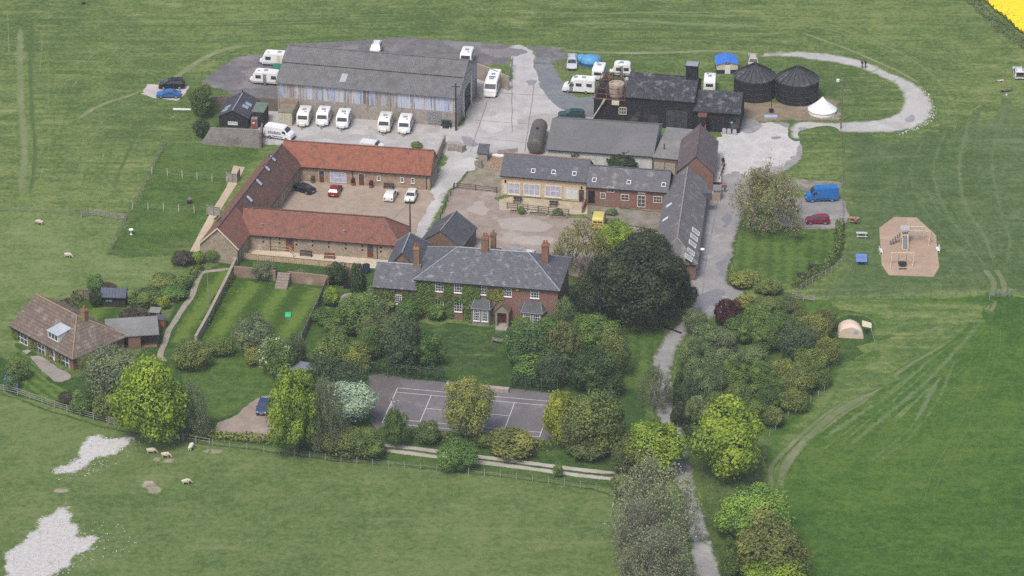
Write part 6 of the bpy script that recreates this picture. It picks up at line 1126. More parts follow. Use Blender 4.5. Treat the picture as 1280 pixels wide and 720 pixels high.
for i in range(7): v.side([(-1.8+i*.36,1.35),(-1.8+i*.36,1.35+.16+.05*(i%2)),(-1.55+i*.36,1.35+.16+.05*(i%2)),(-1.55+i*.36,1.35)], 'lettering', BL, .015)
v.side([(-1.9,1.14),(-1.9,1.22),(.8,1.22),(.8,1.14)], 'stripe', BL, .015)
van('delivery_van', 'small white van behind the orange tiled range', (465,189), heading(465,189,30,4), paint('plain_white_paint', (.66,.67,.68), .4), 4.2, 1.9)
v = van('delivery_van', 'bright blue high roofed van in the parking bay', (1027,250), heading(1027,250,-30,1), paint('bright_blue_paint', (.012,.13,.4), .35), 5.5, 2.5)
v = van('delivery_van', 'pale yellow van backed up to the brick stables', (748.5,281.5), R(83), paint('pale_yellow_paint', (.6,.5,.13), .45), 4.6, 2.3); RL = mat('maroon_lettering', (.22,.05,.04), (.2,.05,.04))
for i in range(6): v.bx('lettering', RL, -2.33, -2.29, -.7+i*.24, -.54+i*.24, 1.08, 1.3)
# container, tarpaulin, dark trailer, field machinery
B = Bld('storage_container', 'cream steel container with rusty flat top beside the caravans', 'container', (348,156.5), (363.5,157.5), 5.6, 2.5, 2.6, W=2.5); b = MB(); b.box(0, B.L, 0, B.D, 0, 2.45); b.build('body', mat('cream_steel', (.5,.48,.36), (.42,.4,.3), ribs=(0,.35), streak=.2), B.o); b = MB(); b.box(-.03, B.L+.03, -.03, B.D+.03, 2.452, 2.55); b.build('top', mat('rusty_top', (.2,.2,.15), (.15,.14,.1), c3=(.22,.1,.06), scale=1), B.o); b = MB(); b.box(.05, 1.22, -.05, -.002, .1, 2.35); b.build('door', MATS['cream_steel'], B.o); b = MB(); b.box(1.28, B.L-.05, -.05, -.002, .1, 2.35); b.build('door', MATS['cream_steel'], B.o)
B = Bld('covered_trailer', 'trailer under a green tarpaulin between two white caravans', 'trailer', (339,95.5), (357,97), 2.0, 1.5, 2, W=3.4); b = MB(); b.box(0, 3.4, 0, 2, .5, 1.2); b.build('bed', METAL, B.o); b = MB(); b.add([(-.05,-.05,1.2),(3.45,-.05,1.2),(3.45,2.05,1.2),(-.05,2.05,1.2),(.1,.1,1.75),(3.3,.1,1.7),(3.2,1.9,1.9),(.2,1.9,1.85)], [(0,1,5,4),(1,2,6,5),(2,3,7,6),(3,0,4,7),(4,5,6,7)]); b.build('tarpaulin', mat('green_tarpaulin', (.03,.17,.11), (.02,.13,.085), scale=2), B.o)
for y in (.05, 1.95): add_wheel(B.o, 1.7, y, .35, .2)
B = Bld('loaded_trailer', 'dark trailer stacked with green drums beside the barn corner post', 'trailer', (551,161), (561,162), 3.2, 1, 1, W=1.7); b = MB(); b.box(0, 1.7, 0, 3.2, .55, .8); b.box(0, 1.7, 2.2, 3.2, .8, 1.9); b.build('bed', DARKWOOD, B.o)
for i in range(4): b = MB(); b.lathe([(.2,.802),(.21,.9),(.21,1.5),(.17,1.55)], (.22+i*.42,.5,0), 10); b.build('drum', mat('green_drum', (.02,.06,.065), (.015,.045,.05), rough=.5), B.o)
for x in (.1, 1.6): b = MB(); b.box(x-.07, x+.07, .1, .25, 0, .55); b.build('leg', WHITE, B.o)
for x in (.0, 1.7): add_wheel(B.o, x, 2.2, .32, .18)
g = P(668.5,194.5); o = thing('storage_tank', 'big brown cylindrical tank lying beside the grey sheeted shed', 'tank', g, R(84)); b = MB(); b.lathe([(.02,-.25),(.7,-.2),(1.2,-.05),(1.38,.15),(1.4,.4),(1.4,8.6),(1.38,8.85),(1.2,9.05),(.7,9.2),(.02,9.25)], n=28); b.v = [(z, y, x+1.75) for x, y, z in b.v]; t_ = b.build('tank_shell', mat('brown_tank_paint', (.115,.1,.09), (.085,.075,.07), c3=(.15,.12,.09), scale=1, streak=.3, rough=.5), o, True)
for x in (1.2, 4.4, 7.6): b = MB(); b.box(x-.2, x+.2, -1.1, 1.1, 0, .75); b.build('cradle', CONC, o)
for x in (.5, 3.0, 6, 8.5): b = MB(); b.lathe([(1.402,x),(1.43,x+.02),(1.43,x+.08),(1.402,x+.1)], n=28); b.v = [(z, y, x_+1.75) for x_, y, z in b.v]; b.build('seam', MATS['brown_tank_paint'], t_)
b = MB(); b.lathe([(.3,3.1),(.3,3.3),(.1,3.35)], (4.5,0,0), 12); b.build('hatch', BLACKP, t_)
# ------------------------------------------------------------------ fences, walls, poles
_pm = {}
def post_mesh(w, h, m, top=0):
    k = (w, h, m.name)
    if k not in _pm: b = MB(); b.box(-w/2, w/2, -w/2, w/2, -.1, h); _pm[k] = b.mesh('post', m)
    return _pm[k]
def fence(label, px, h=1.2, step=2.2, rails=(.4,.75,1.1), m=None, pm=None, pw=.12, rw=.09, mesh=None, name='fence', cat='fence', board=None, group=None):
    c = [P(x, y) for x, y in px]; L = [0.0]
    for i in range(1, len(c)): L.append(L[-1]+(c[i]-c[i-1]).length)
    def pt(d):
        for i in range(1, len(c)):
            if d <= L[i]+1e-6: return c[i-1].lerp(c[i], (d-L[i-1])/max(1e-6, L[i]-L[i-1]))
        return c[-1]
    n = max(1, min(95, round(L[-1]/step))); pts = [pt(L[-1]*i/n) for i in range(n+1)]; o = thing(name, label, cat, c[0], 0, group); m = m or WOOD
    for p in pts: q = bpy.data.objects.new('post', post_mesh(pw, h, pm or m)); COL.objects.link(q); q.parent = o; q.location = p-c[0]
    for z in rails:
        b = MB()
        for i in range(n): a, d = pts[i]-c[0], pts[i+1]-c[0]; a.z = d.z = z; b.bar(a, d, .04 if rw > .03 else rw, rw)
        b.build('rail' if rw > .03 else 'wire', m, o)
    if board or mesh:
        b = MB()
        for i in range(n):
            a, d = pts[i]-c[0], pts[i+1]-c[0]; t = (d-a).normalized(); nn = Vector((-t.y, t.x, 0))*.05
            if board:
                vs = [a+nn+Vector((0,0,.05)), d+nn+Vector((0,0,.05)), d+nn+Vector((0,0,h*.96)), a+nn+Vector((0,0,h*.96))]; vs += [v+nn*.5 for v in vs]; b.add(vs, [(0,1,2,3),(7,6,5,4),(0,4,5,1),(1,5,6,2),(2,6,7,3),(3,7,4,0)])
            else:
                k = max(2, int((d-a).length/mesh)); zz = int(h*.95/mesh)
                for j in range(1, k): q = a.lerp(d, j/k); b.bar(q+Vector((0,0,.03)), q+Vector((0,0,h*.97)), .012, .012)
                for j in range(1, zz+1): b.bar(a+Vector((0,0,j*mesh)), d+Vector((0,0,j*mesh)), .012, .012)
        b.build('board_panel' if board else 'wire_mesh', board or mat('green_wire', (.05,.09,.07), (.04,.07,.055)), o)
    return o
GREYWOOD = mat('silvered_wood', (.3,.28,.25), (.22,.2,.18), scale=3, rough=.9); WIRE = mat('fence_wire', (.25,.26,.25), (.2,.2,.2), rough=.6); WPOST = mat('pale_post', (.5,.48,.43), (.4,.38,.34), scale=3)
fence('grey post and rail fence along the bungalow garden edge', [(-12,486),(20,493),(60,507),(100,520),(134,529)], 1.25, 2.4, m=GREYWOOD)
fence('short paddock gate of grey rails beside the lime tree', [(136,529.5),(150,533)], 1.25, 1.1, (.25,.5,.75,1.0,1.2), GREYWOOD, name='gate', cat='gate')
fence('wire stock fence behind the grazing sheep', [(164,540),(200,547),(235,553),(280,559),(330,565)], 1.15, 2.6, (.35,.7,1.05), WIRE, GREYWOOD, .11, .014); fence('rail fence under the low hedge by the gravel drive', [(229,550),(262,556)], 1.1, 2.4, (.5,1.0), GREYWOOD)
fence('wire stock fence along the pasture below the wheel tracks', [(330,565),(400,575),(475,583),(560,590),(640,599),(700,606),(765,616)], 1.15, 2.4, (.35,.7,1.05), WIRE, GREYWOOD, .1, .014)
fence('wire fence between mown field and back paddocks', [(207,180),(198,197),(186,222),(176,243),(164,262),(150,290),(137,318)], 1.2, 2.0, (.3,.6,.9,1.15), WIRE, WOOD, .09, .014, mesh=.5)
fence('white post fence across the upper back paddock', [(190,218),(207,219),(229,222),(252,225),(267,227),(284,229)], 1.3, 2.9, (.5,1.0), WIRE, WPOST, .12, .014); fence('white post fence across the lower back paddock', [(166,261),(182,262),(207,263),(224,264.5),(245,266),(262,267)], 1.3, 2.7, (.5,1.0), WIRE, WPOST, .12, .014)
fence('wire fence between mown field and sheep pasture', [(-10,264),(30,265),(60,267),(102,271)], 1.1, 2.2, (.3,.6,.9), WIRE, GREYWOOD, .08, .014, mesh=.5); fence('pair of grey field gates beside the paddock corner', [(102,272.5),(112,269),(134,272),(134.2,273),(157,276)], 1.3, 1.7, (.25,.5,.75,1.0,1.2), GREYWOOD, name='gate', cat='gate')
fence('wire fence closing the lower back paddock', [(137,319),(165,320),(205,322)], 1.0, 2.6, (.4,.8), WIRE, WOOD, .08, .014)
fence('dark rail fence at the head of the gravel stable yard', [(568,236),(594,238.5),(621,241.5)], 1.2, 3.6, (.35,.7,1.05), DARKWOOD); fence('dark fence beside the lane into the stable yard', [(567,237),(560,252),(553,268),(548,283)], 1.1, 2.6, (.4,.8), DARKWOOD)
fence('dark rail fence with planters before the granary terrace', [(634,261),(660,263.5),(686,266.5),(711,269.5)], 1.15, 1.9, (.4,.75,1.08), DARKWOOD)
fence('new pale timber fence below the stone range with vent holes', [(303.5,324),(330,326.5),(360,329),(400,333),(455,338)], 1.15, 2.4, (1.12,), PALEWOOD, pw=.12, board=mat('pale_fence_board', (.47,.36,.24), (.4,.3,.19), scale=2, ribs=(3,.25)))
fence('pale rail fence along the stone range terrace door ramp', [(332,313.5),(350,315),(366,316.5),(366.5,322)], 1.1, 1.9, (.55,1.08), PALEWOOD)
fence('wire fence beside the play field and parking bay', [(1051,166),(1052,200),(1053,240),(1054.5,284)], 1.2, 2.8, (.3,.6,.9,1.15), WIRE, WOOD, .1, .014, mesh=.6)
fence('wire fence around the field side of the wood', [(1035,458),(1036,470),(1034,486),(1024,496),(1012,504),(1000,513),(985,523),(972,535),(962,545)], 1.15, 2.0, (.4,.75,1.1), WIRE, GREYWOOD, .12, .014)
fence('short grey rail fence at the wood corner above the beige tent', [(990,374.5),(1004,376),(1018,378)], 1.2, 1.8, (.4,.8,1.1), GREYWOOD); fence('picket fence in the hedge below the picnic lawn', [(1056,326),(1047,336),(1034,344),(1020,351),(1004,360),(996,368)], 1.1, 1.6, (.5,.95), GREYWOOD)
fence('wire fence dividing play field from camping field', [(1036,374),(1090,373),(1150,371),(1224,369)], 1.0, 4.0, (.35,.7,.98), WIRE, GREYWOOD, .08, .012); fence('wire fence right of the field gateway', [(1262,367),(1300,366)], 1.0, 3.0, (.35,.7,.98), WIRE, GREYWOOD, .08, .012)
fence('metal field gate at the rutted gateway', [(1237,373),(1262,371)], 1.2, 3.4, (.2,.4,.6,.8,1.0,1.15), METAL, GREYWOOD, .14, .05, name='gate', cat='gate')
fence('tall green mesh court fence above the mossy court end', [(461,470),(485,472.5),(510,475),(534,477.5),(557,479.5)], 2.5, 3.1, (2.45,), mat('green_post', (.06,.12,.1), (.05,.1,.085)), pw=.09, rw=.05, mesh=.4); fence('tall mesh court fence buried in ivy beyond the steps', [(636,488),(660,490),(678,491.5),(697,493)], 2.5, 2.6, (2.45,), MATS['green_post'], pw=.09, rw=.05, mesh=.4)
fence('galvanised gates across the far farmyard entrance', [(668,80),(680,80.6),(690,81),(701,81.5)], 1.3, 1.6, (.2,.45,.7,.95,1.2), METAL, pw=.12, rw=.05, name='gate', cat='gate'); fence('wire fence by the blue tent and asphalt patch', [(702,82),(709,92),(713,103)], 1.1, 1.6, (.3,.6,.9), WIRE, WOOD, .09, .014)
fence('wire mesh fence on the grass behind the motorhome', [(636,104),(639,93),(641,84)], 2.2, 1.6, (2.1,), METAL, pw=.09, rw=.05, mesh=.3)
fence('dark boarded fence with tall posts behind the orange tiled range', [(381,191.5),(420,194),(460,197.5),(500,200.5),(540,204)], 2.0, 3.4, (1.0,), DARKWOOD, pw=.18, board=DARKWOOD)
fence('grey panel fence at the top of the pale patio', [(283,227),(296,229.5),(300,222)], 1.8, 1.0, (1.7,), GREYWOOD, board=GREYWOOD); fence('grey panel fence halfway along the pale patio', [(258.5,268.5),(275,271)], 1.8, 1.0, (1.7,), GREYWOOD, board=GREYWOOD)
fence('silvered board fence down the side of the walled lawn', [(411,352),(403,371),(396,388),(386,409),(377,428)], 1.7, 2.2, (.5,1.3), GREYWOOD, board=GREYWOOD); fence('brown panel fence behind the bungalow garden shed', [(104,375),(121,376)], 1.9, 1.1, (1.8,), WOOD, board=WOOD)
fence('low rail edging below the parking bay', [(975,286),(1000,287),(1040,288)], .5, 2.4, (.4,), WOOD); fence('dark rail beside the shed and clipped bush', [(262,176),(270,166),(275,160)], 1.0, 1.2, (.5,.95), DARKWOOD)
fence('dark loading rail beside the drive and planted trough', [(899,230),(903,218),(905.5,208)], 1.2, 1.4, (.4,.8,1.15), DARKWOOD); fence('black garden gate at the walled court by the wing', [(430,361),(446,362)], 1.2, .9, (.3,.6,.9), BLACKP, board=BLACKP, name='gate', cat='gate')
clamp('garden_wall', 'brick garden wall between stone gable corner and garden steps', [(293,346),(318,348),(345,351)], [1.9,1.9,1.9], GARDENBRICK, .35); clamp('garden_wall', 'brick garden wall between garden steps and the clipped dark dome', [(360,352.5),(385,355),(411,358)], [1.9,1.9,1.9], GARDENBRICK, .35); clamp('garden_wall', 'short brick garden wall beyond the clipped dark dome', [(428,345),(445,347),(455,348)], [1.5,1.5,1.4], GARDENBRICK, .35)
clamp('garden_wall', 'long stone garden wall running down beside the side lawn', [(295,333),(286,352),(275,374),(260,403),(245,429)], [1.6,1.5,1.5,1.4,1.3], mat('pale_flint_wall', (.33,.29,.23), (.24,.21,.165), c3=(.4,.37,.31), scale=2.5, fine=.4), .45)
clamp('court_wall', 'low stone retaining wall below the house lawn at the court', [(558,482),(585,485),(606,487),(636,490)], [.5,.6,.6,.6], mat('pale_stone_wall', (.38,.33,.28), (.28,.24,.2), scale=2, fine=.35), .8)
clamp('yard_wall', 'tall pale rendered wall with buttresses behind the motorhome', [(596,98),(610,103),(636,113)], [3.0,3.0,2.7], mat('buff_render', (.36,.31,.255), (.3,.255,.21), c3=(.22,.17,.13), scale=1), .3); clamp('lane_wall', 'pale concrete block wall between caravan yard and lane', [(541,215),(546,205),(552,190),(556,180)], [2.2,2.2,2.0,1.8], mat('tan_block_wall', (.36,.3,.22), (.3,.245,.18), scale=1.5), .3)
clamp('yard_block', 'broad concrete block wall beside the lane puddle', [(560,187),(572,187.5),(580,190)], [1.4,1.4,1.2], CONC, 1.2)
clamp('drive_grid', 'dark cattle grid kerb across the drive beside the oak', [(829,408),(840,412.5),(852,417)], .12, BLACKP, .4, cat='grid')
def steps(label, px, n, w, d, rise, ang, m):
    o = thing('garden_steps', label, 'steps', P(*px), R(ang))
    for i in range(n): b = MB(); b.box(-w/2, w/2, i*d, n*d, i*rise+.002, (i+1)*rise); b.build('step', m, o)
    return o
steps('stone garden steps set between two brick walls', (351,362), 6, 2.0, .42, .3, -10, mat('step_stone', (.3,.25,.21), (.22,.18,.15), scale=2)); steps('small stone steps from court up to house lawn', (581,487), 4, 1.6, .4, .2, -10, MATS['pale_stone_wall'])
def pole(label, px, h, r=.14, m=None, arms=True, lean=0, name='telegraph_pole'):
    o = thing(name, label, 'pole', P(*px)); b = MB(); b.tube([(0,0,-.2),(lean*.5,0,h*.5),(lean,0,h)], [r,r*.85,r*.65], 10); b.build('shaft', m or DARKWOOD, o)
    if arms:
        b = MB(); b.box(lean-.75, lean+.75, -.05, .05, h-.6, h-.48); b.build('crossarm', m or DARKWOOD, o)
        for x in (-.65, -.25, .25, .65): b = MB(); b.lathe([(.03,h-.48),(.05,h-.4),(.06,h-.3),(.03,h-.25)], (lean+x,0,0), 8); b.build('insulator', GREYGLASS, o)
    return o
pole('dark telegraph pole at the courtyard mouth by the hipped range', (513,300), 7.5); o = pole('tall pole with floodlight by the loop track and bell tent', (1051,161), 9.8, m=WOOD, arms=False)
b = MB(); b.box(-.9, .1, -.05, .05, 9.3, 9.4); b.build('bracket', METAL, o); b = MB(); b.box(-1.2, -.7, -.3, .1, 9.15, 9.6); b.build('floodlight', WHITE, o); b = MB(); b.box(.15, 1.5, -.1, .1, 7.4, 7.5); b.build('bracket', METAL, o)
pole('dark pole at the long barn\'s front corner', (570,163), 9.0, .18); pole('thin pole standing alone in the far field', (679.5,34), 9.5, .1, WOOD, arms=False); pole('thin grey washing pole on the side lawn', (261,381), 5.6, .07, GREYWOOD, arms=False, name='garden_pole'); pole('grey pole in front of the black barn and campervan', (743,151.5), 5.4, .14, GREYWOOD, arms=False, name='yard_pole'); pole('short pole by the striped verge and court thicket', (776,423), 1.6, .08, WOOD, arms=False, name='marker_post')
def cable(a, b_, sag, label):
    m = (a+b_)/2-Vector((0,0,sag)); q = [a*(1-t)**2+m*2*t*(1-t)+b_*t*t for t in [i/14 for i in range(15)]]; o = MB(); o.tube(q, .018, 4); return tag(o.build('overhead_cable', BLACKP), label, 'cable')
cable(P(570,163)+Vector((0,0,8.3)), P(743,151.5)+Vector((0,0,5.3)), 1.5, 'overhead cable sagging from barn corner pole to grey yard pole'); cable(P(513,300)+Vector((0,0,7)), P(455,326)+Vector((0,0,3.3)), .8, 'overhead cable from courtyard pole to the hipped stone range')
# ------------------------------------------------------------------ tents and play
def loft(rings, closed=True):
    b = MB(); n = len(rings[0]); vs = [p for r in rings for p in r]; fs = [(i*n+k, i*n+(k+1) % n, (i+1)*n+(k+1) % n, (i+1)*n+k) for i in range(len(rings)-1) for k in range(n if closed else n-1)]; fs.append(tuple(range((len(rings)-1)*n, len(rings)*n))); b.add(vs, fs); return b
CANV = mat('white_canvas', (.72,.72,.7), (.64,.64,.62), scale=1, rough=.8, fine=.05); BEI = mat('beige_canvas', (.62,.5,.4), (.54,.43,.34), scale=1, rough=.85, fine=.08)
g = P(1029,147); o = thing('bell_tent', 'white canvas bell tent beside the round black tank', 'tent', (g.x, g.y+2.3, 0), .2); n = 20
ring = lambda r, z, f=0: [(r*(1+f*(k % 2))*math.cos(2*math.pi*k/n), r*(1+f*(k % 2))*math.sin(2*math.pi*k/n), z) for k in range(n)]
loft([ring(2.5,0),ring(2.45,.65),ring(2.65,.7,-.02),ring(1.5,1.55,.03),ring(.7,2.3,.02),ring(.08,3.0),ring(.02,3.1)]).build('canvas', CANV, o); b = MB(); b.add([(-.5,-2.47,.02),(.5,-2.47,.02),(.3,-1.75,1.4),(-.3,-1.75,1.4)], [(0,1,2,3)]); b.build('door_flap', mat('cream_canvas', (.6,.58,.52), (.55,.53,.48)), o)
b = MB(); 
for k in range(10): w = 2*math.pi*k/10; b.tube([(2.6*math.cos(w),2.6*math.sin(w),.68),(3.6*math.cos(w),3.6*math.sin(w),0)], .012, 4)
b.build('guy_rope', CANV, o)
LB = mat('light_blue_nylon', (.09,.3,.52), (.07,.25,.44), scale=1.5, fine=.1, rough=.5); DB = mat('deep_blue_nylon', (.02,.09,.28), (.02,.07,.22), scale=1.5, rough=.5)
g = P(735,84); o = thing('dome_tent', 'light blue family tent pitched beside the silver car', 'tent', (g.x, g.y+1.6, 0), R(-6))
for nm, cx, cy, rx, ry, h in (('main_dome',.4,0,1.9,1.6,1.75),('sleeping_pod',-1.3,1.0,1.3,1.2,1.35),('porch',1.3,.9,1.2,1.3,1.3)):
    b = loft([[(cx+rx*math.cos(a)*f, cy+ry*math.sin(a)*f, z*h) for a in [2*math.pi*k/16 for k in range(16)]] for f, z in ((1,.32),(.96,.5),(.8,.78),(.5,.94),(.1,1))]); b.build(nm, LB, o, True)
    b = loft([[(cx+rx*math.cos(a)*f, cy+ry*math.sin(a)*f, z*h) for a in [2*math.pi*k/16 for k in range(16)]] for f, z in ((1.02,0),(1.0,.32))]); b.build('skirt', DB, o)
BT = mat('royal_blue_awning', (.04,.17,.56), (.035,.14,.47), scale=1, rough=.55, fine=.05); g = P(909,92)
o = thing('frame_tent', 'square frame tent with royal blue roof and cream front panel', 'tent', g, R(2)); w, d = 1.95, 4.0
b = MB(); b.add([(-w,0,0),(w,0,0),(w,d,0),(-w,d,0),(-w,0,.75),(w,0,.75),(w,d,.75),(-w,d,.75)], [(0,1,5,4),(1,2,6,5),(2,3,7,6),(3,0,4,7)]); b.build('lower_wall', mat('navy_canvas', (.015,.022,.09), (.012,.018,.07)), o)
b = MB(); b.add([(-w,0,.752),(w,0,.752),(w,d,.752),(-w,d,.752),(-w,0,1.75),(w,0,1.75),(w,d,1.75),(-w,d,1.75),(0,0,2.3),(0,d,2.3)], [(0,1,5,8,4),(1,2,6,5),(2,3,7,9,6),(3,0,4,7)]); b.build('upper_wall', mat('cream_awning', (.6,.52,.38), (.54,.47,.34)), o)
b = MB(); b.shell([[(-w-.1,-.15,1.78),(0,-.15,2.36),(0,d*.45,2.42),(-w-.1,d*.45,1.84)],[(0,-.15,2.36),(w+.1,-.15,1.78),(w+.1,d*.45,1.84),(0,d*.45,2.42)],[(-w-.1,d*.45,1.84),(0,d*.45,2.42),(0,d+.1,2.5),(-w-.1,d+.1,1.84)],[(0,d*.45,2.42),(w+.1,d*.45,1.84),(w+.1,d+.1,1.84),(0,d+.1,2.5)]], .05); b.build('roof', BT, o); b = MB(); b.box(-.45, .55, -.05, -.003, 0, 1.75); b.build('door', CANV, o); b = MB(); b.box(-.5, .5, -.04, -.002, 1.8, 2.0); b.build('window', CARGLASS, o)
g = P(1064.5,423); o = thing('dome_tent', 'beige canvas tunnel tent with side awning on a mown circle', 'tent', (g.x, g.y, 0), R(-6)); rings = []
for y, r, h in ((0,1.95,1.9),(.6,1.95,2.3),(1.6,1.9,2.3),(2.6,1.8,2.0),(3.4,1.7,1.3)): rings.append([(-r*math.cos(math.pi*k/14)-.1-y*.12, y, h*math.sin(math.pi*k/14)**.6*(1-.12*abs(math.cos(math.pi*k/14)))) for k in range(15)])
b = loft(rings, False); b.f.append(list(range(15))); b.m.append(0); b.build('canvas', BEI, o); b = MB(); b.box(.35, 1.0, -.05, -.004, .85, 1.4); b.build('window', mat('blue_tent_window', (.22,.27,.42), (.4,.42,.5), scale=8), o)
b = MB(); b.shell([[(1.55,.6,1.95),(3.0,.5,1.75),(3.0,2.2,1.75),(1.5,2.4,2.05)]], .05); b.build('awning', mat('cream_awning', ()), o)
for y in (.5, 2.2): b = MB(); b.tube([(2.95,y,0),(2.95,y,1.75)], .035, 6); b.build('awning_pole', WOOD, o)
b = MB(); b.tube([(2.95,.5,1.7),(3.6,-.6,0)], .012, 4); b.tube([(-1.9,0,1.0),(-2.8,-.7,0)], .012, 4); b.build('guy_rope', CANV, o)
def picnic_table(label, px, m, ang=0, L=1.8):
    o = thing('picnic_table', label, 'picnic table', P(*px), R(ang), 'picnic tables'); b = MB()
    for i in range(4): b.box(-L/2, L/2, -.36+i*.185, -.2+i*.185, .72, .76)
    b.build('table_top', m, o)
    for sg in (-1, 1): b = MB(); b.box(-L/2, L/2, sg*.75-.13, sg*.75+.13, .42, .46); b.build('seat', m, o)
    for x in (-L/2+.25, L/2-.25):
        b = MB(); b.bar((x,-.72,0),(x,-.2,.72), .07, .09); b.bar((x,.72,0),(x,.2,.72), .07, .09); b.bar((x,-.85,.38),(x,.85,.38), .07, .07); b.build('leg_frame', m, o)
    return o
TP = mat('pale_table_wood', (.5,.48,.45), (.4,.38,.35), scale=3); picnic_table('brown picnic table with a person in red by the play field fence', (1067,277), mat('tan_table_wood', (.36,.24,.15), (.28,.18,.11), scale=3), -4); picnic_table('pale picnic table between the occupied table and table tennis table', (1077,296), TP, -3); picnic_table('dark picnic table nearer the garden hedge on the striped lawn', (1017,336), DARKWOOD, -15, 2.0); picnic_table('dark picnic table at the bottom of the striped picnic lawn', (1002,347), DARKWOOD, -8, 1.7)
picnic_table('grey picnic table on the granary terrace by the first planter', (647,252), DARKWOOD, -8, 1.5); picnic_table('grey picnic table on the granary terrace by the white blind window', (692,257), DARKWOOD, -8, 1.5)
def bench(label, px, m, ang, L=1.6, back=True):
    o = thing('bench', label, 'bench', P(*px), R(ang), 'benches'); b = MB()
    for i in range(3): b.box(-L/2, L/2, -.22+i*.16, -.09+i*.16, .42, .46)
    b.build('seat', m, o)
    if back:
        b = MB()
        for z in (.58, .72, .86): b.box(-L/2, L/2, .24, .28, z, z+.1)
        b.build('backrest', m, o)
    for x in (-L/2+.08, L/2-.08): b = MB(); b.box(x-.04, x+.04, -.22, -.14, 0, .42); b.box(x-.04, x+.04, .2, .28, 0, .95 if back else .42); b.build('leg', m, o)
    return o
bench('dark bench on the pale terrace of the vented stone range', (382.5,320.5), DARKWOOD, -10, 2.0); bench('brown bench on the terrace beside the fence gate post', (412,323.5), BROWNWOOD, -10, 1.8); bench('dark bench against the courtyard wall beside the white hatchback', (486,236), DARKWOOD, -10, 1.8); bench('weathered bench on the house lawn under the green tree', (623,429), GREYWOOD, 155, 2.0)
bench('white bench on the near picnic side of the bark play area', (1101,316), WHITE, 92, 1.4); bench('white bench on the far side of the bark play area', (1172,314), WHITE, -88, 1.4)
g = P(1077,333); o = thing('table_tennis_table', 'blue outdoor table tennis table on the play field', 'table', (g.x, g.y+.2, 0), R(-4)); b = MB(); b.box(-.9, .9, -.1, 1.35, .74, .79); b.box(-.9, .9, 1.38, 2.83, .74, .79); b.build('table_top', mat('table_tennis_blue', (.13,.22,.5), (.11,.19,.44), rough=.4, fine=.03), o); b = MB(); b.box(-.95, .95, 1.355, 1.375, .74, .92); b.build('net', METAL, o)
for x in (-.7, .7):
    for y in (.2, 2.5): b = MB(); b.box(x-.05, x+.05, y-.05, y+.05, 0, .738); b.build('leg', METAL, o)
PW = mat('pale_play_timber', (.58,.48,.34), (.48,.39,.27), scale=2)
g = P(1129,335); o = thing('swing', 'pale timber swing frame with a green basket seat', 'swing', g, R(-2)); W_ = 3.9
for x in (-1.95, 1.6):
    b = MB(); b.tube([(x-.1,-.0,0),(x+.05,.9,2.25)], .075, 8); b.build('leg', PW, o); b = MB(); b.tube([(x-.1,1.8,0),(x+.05,.9,2.25)], .075, 8); b.build('leg', PW, o)
b = MB(); b.tube([(-2.0,.9,2.28),(1.75,.9,2.28)], .085, 8); b.build('top_beam', PW, o); b = MB(); 
b.lathe([(.62,.45),(.68,.5),(.62,.55),(.1,.47)], (-.1,.75,0), 20); st = b.build('basket_seat', mat('green_basket', (.07,.2,.14), (.05,.15,.11)), o); b = MB(); b.lathe([(.63,.44),(.73,.47),(.73,.53),(.63,.56)], (-.1,.75,0), 20); b.build('basket_rim', BLACKP, st)
b = MB()
for sx in (-.6, .6):
    for sy in (-.3, .3): b.tube([(-.1+sx,.75+sy,.5),(-.1+sx*1.05,.9,2.24)], .018, 4)
b.build('rope', BLACKP, o)
b = MB(); b.box(-.75, .55, -.55, -.2, .03, .06); tag(b.build('swing_mat', BLACKP), 'black rubber mat on the bark below the basket swing', 'mat').location = g
g = P(1131,309.5); o = thing('climbing_frame', 'timber climbing frame with slide, tyre steps and net on bark', 'climbing frame', g, R(-3)); GP = mat('grey_play_panel', (.34,.35,.36), (.27,.28,.29))
for x in (-.65, .65):
    for y in (1.6, 3.0): b = MB(); b.box(x-.06, x+.06, y-.06, y+.06, 0, 2.5); b.build('tower_post', PW, o)
b = MB(); b.box(-.6, .6, 1.6, 3.0, 1.35, 1.43); b.build('platform', PW, o); b = MB(); b.shell([[(-.75,1.45,2.45),(.75,1.45,2.45),(.75,2.3,2.95),(-.75,2.3,2.95)],[(-.75,2.3,2.95),(.75,2.3,2.95),(.75,3.15,2.45),(-.75,3.15,2.45)]], .06); b.build('roof', GP, o)
b = MB(); b.shell([[(-.35,-1.1,.2),(.35,-1.1,.2),(.35,-.7,.22),(-.35,-.7,.22)],[(-.35,-.7,.22),(.35,-.7,.22),(.35,1.55,1.42),(-.35,1.55,1.42)]], .05); s_ = b.build('slide', mat('slide_steel', (.22,.24,.25), (.17,.19,.2), rough=.3, metal=.4), o); b = MB()
for sx in (-1, 1): b.bar((sx*.46,-1.15,.28),(sx*.46,1.55,1.62), .12, .22)
b.bar((-.46,-1.2,.2),(.46,-1.2,.2), .12, .2); b.build('slide_rail', PW, s_)
b = MB(); b.tube([(.65,1.65,2.3),(4.3,1.65,2.3)], .08, 8); b.build('beam', PW, o); b = MB(); b.tube([(.65,3.0,2.4),(3.3,3.0,2.4)], .08, 8); b.build('beam', PW, o); b = MB(); b.tube([(4.25,1.65,2.3),(3.95,1.2,0)], .07, 8); b.build('leg', PW, o); b = MB(); b.tube([(4.25,1.65,2.3),(4.4,2.4,0)], .07, 8); b.build('leg', PW, o); b = MB(); b.tube([(3.25,3.0,2.4),(3.2,3.1,0)], .07, 8); b.build('leg', PW, o)
b = MB()
for i in range(7): b.tube([(.9+i*.35,3.0,2.35),(.9+i*.35,3.0,.3)], .02, 4)
for i in range(6): b.tube([(.75,3.0,.4+i*.36),(3.2,3.0,.4+i*.36)], .02, 4)
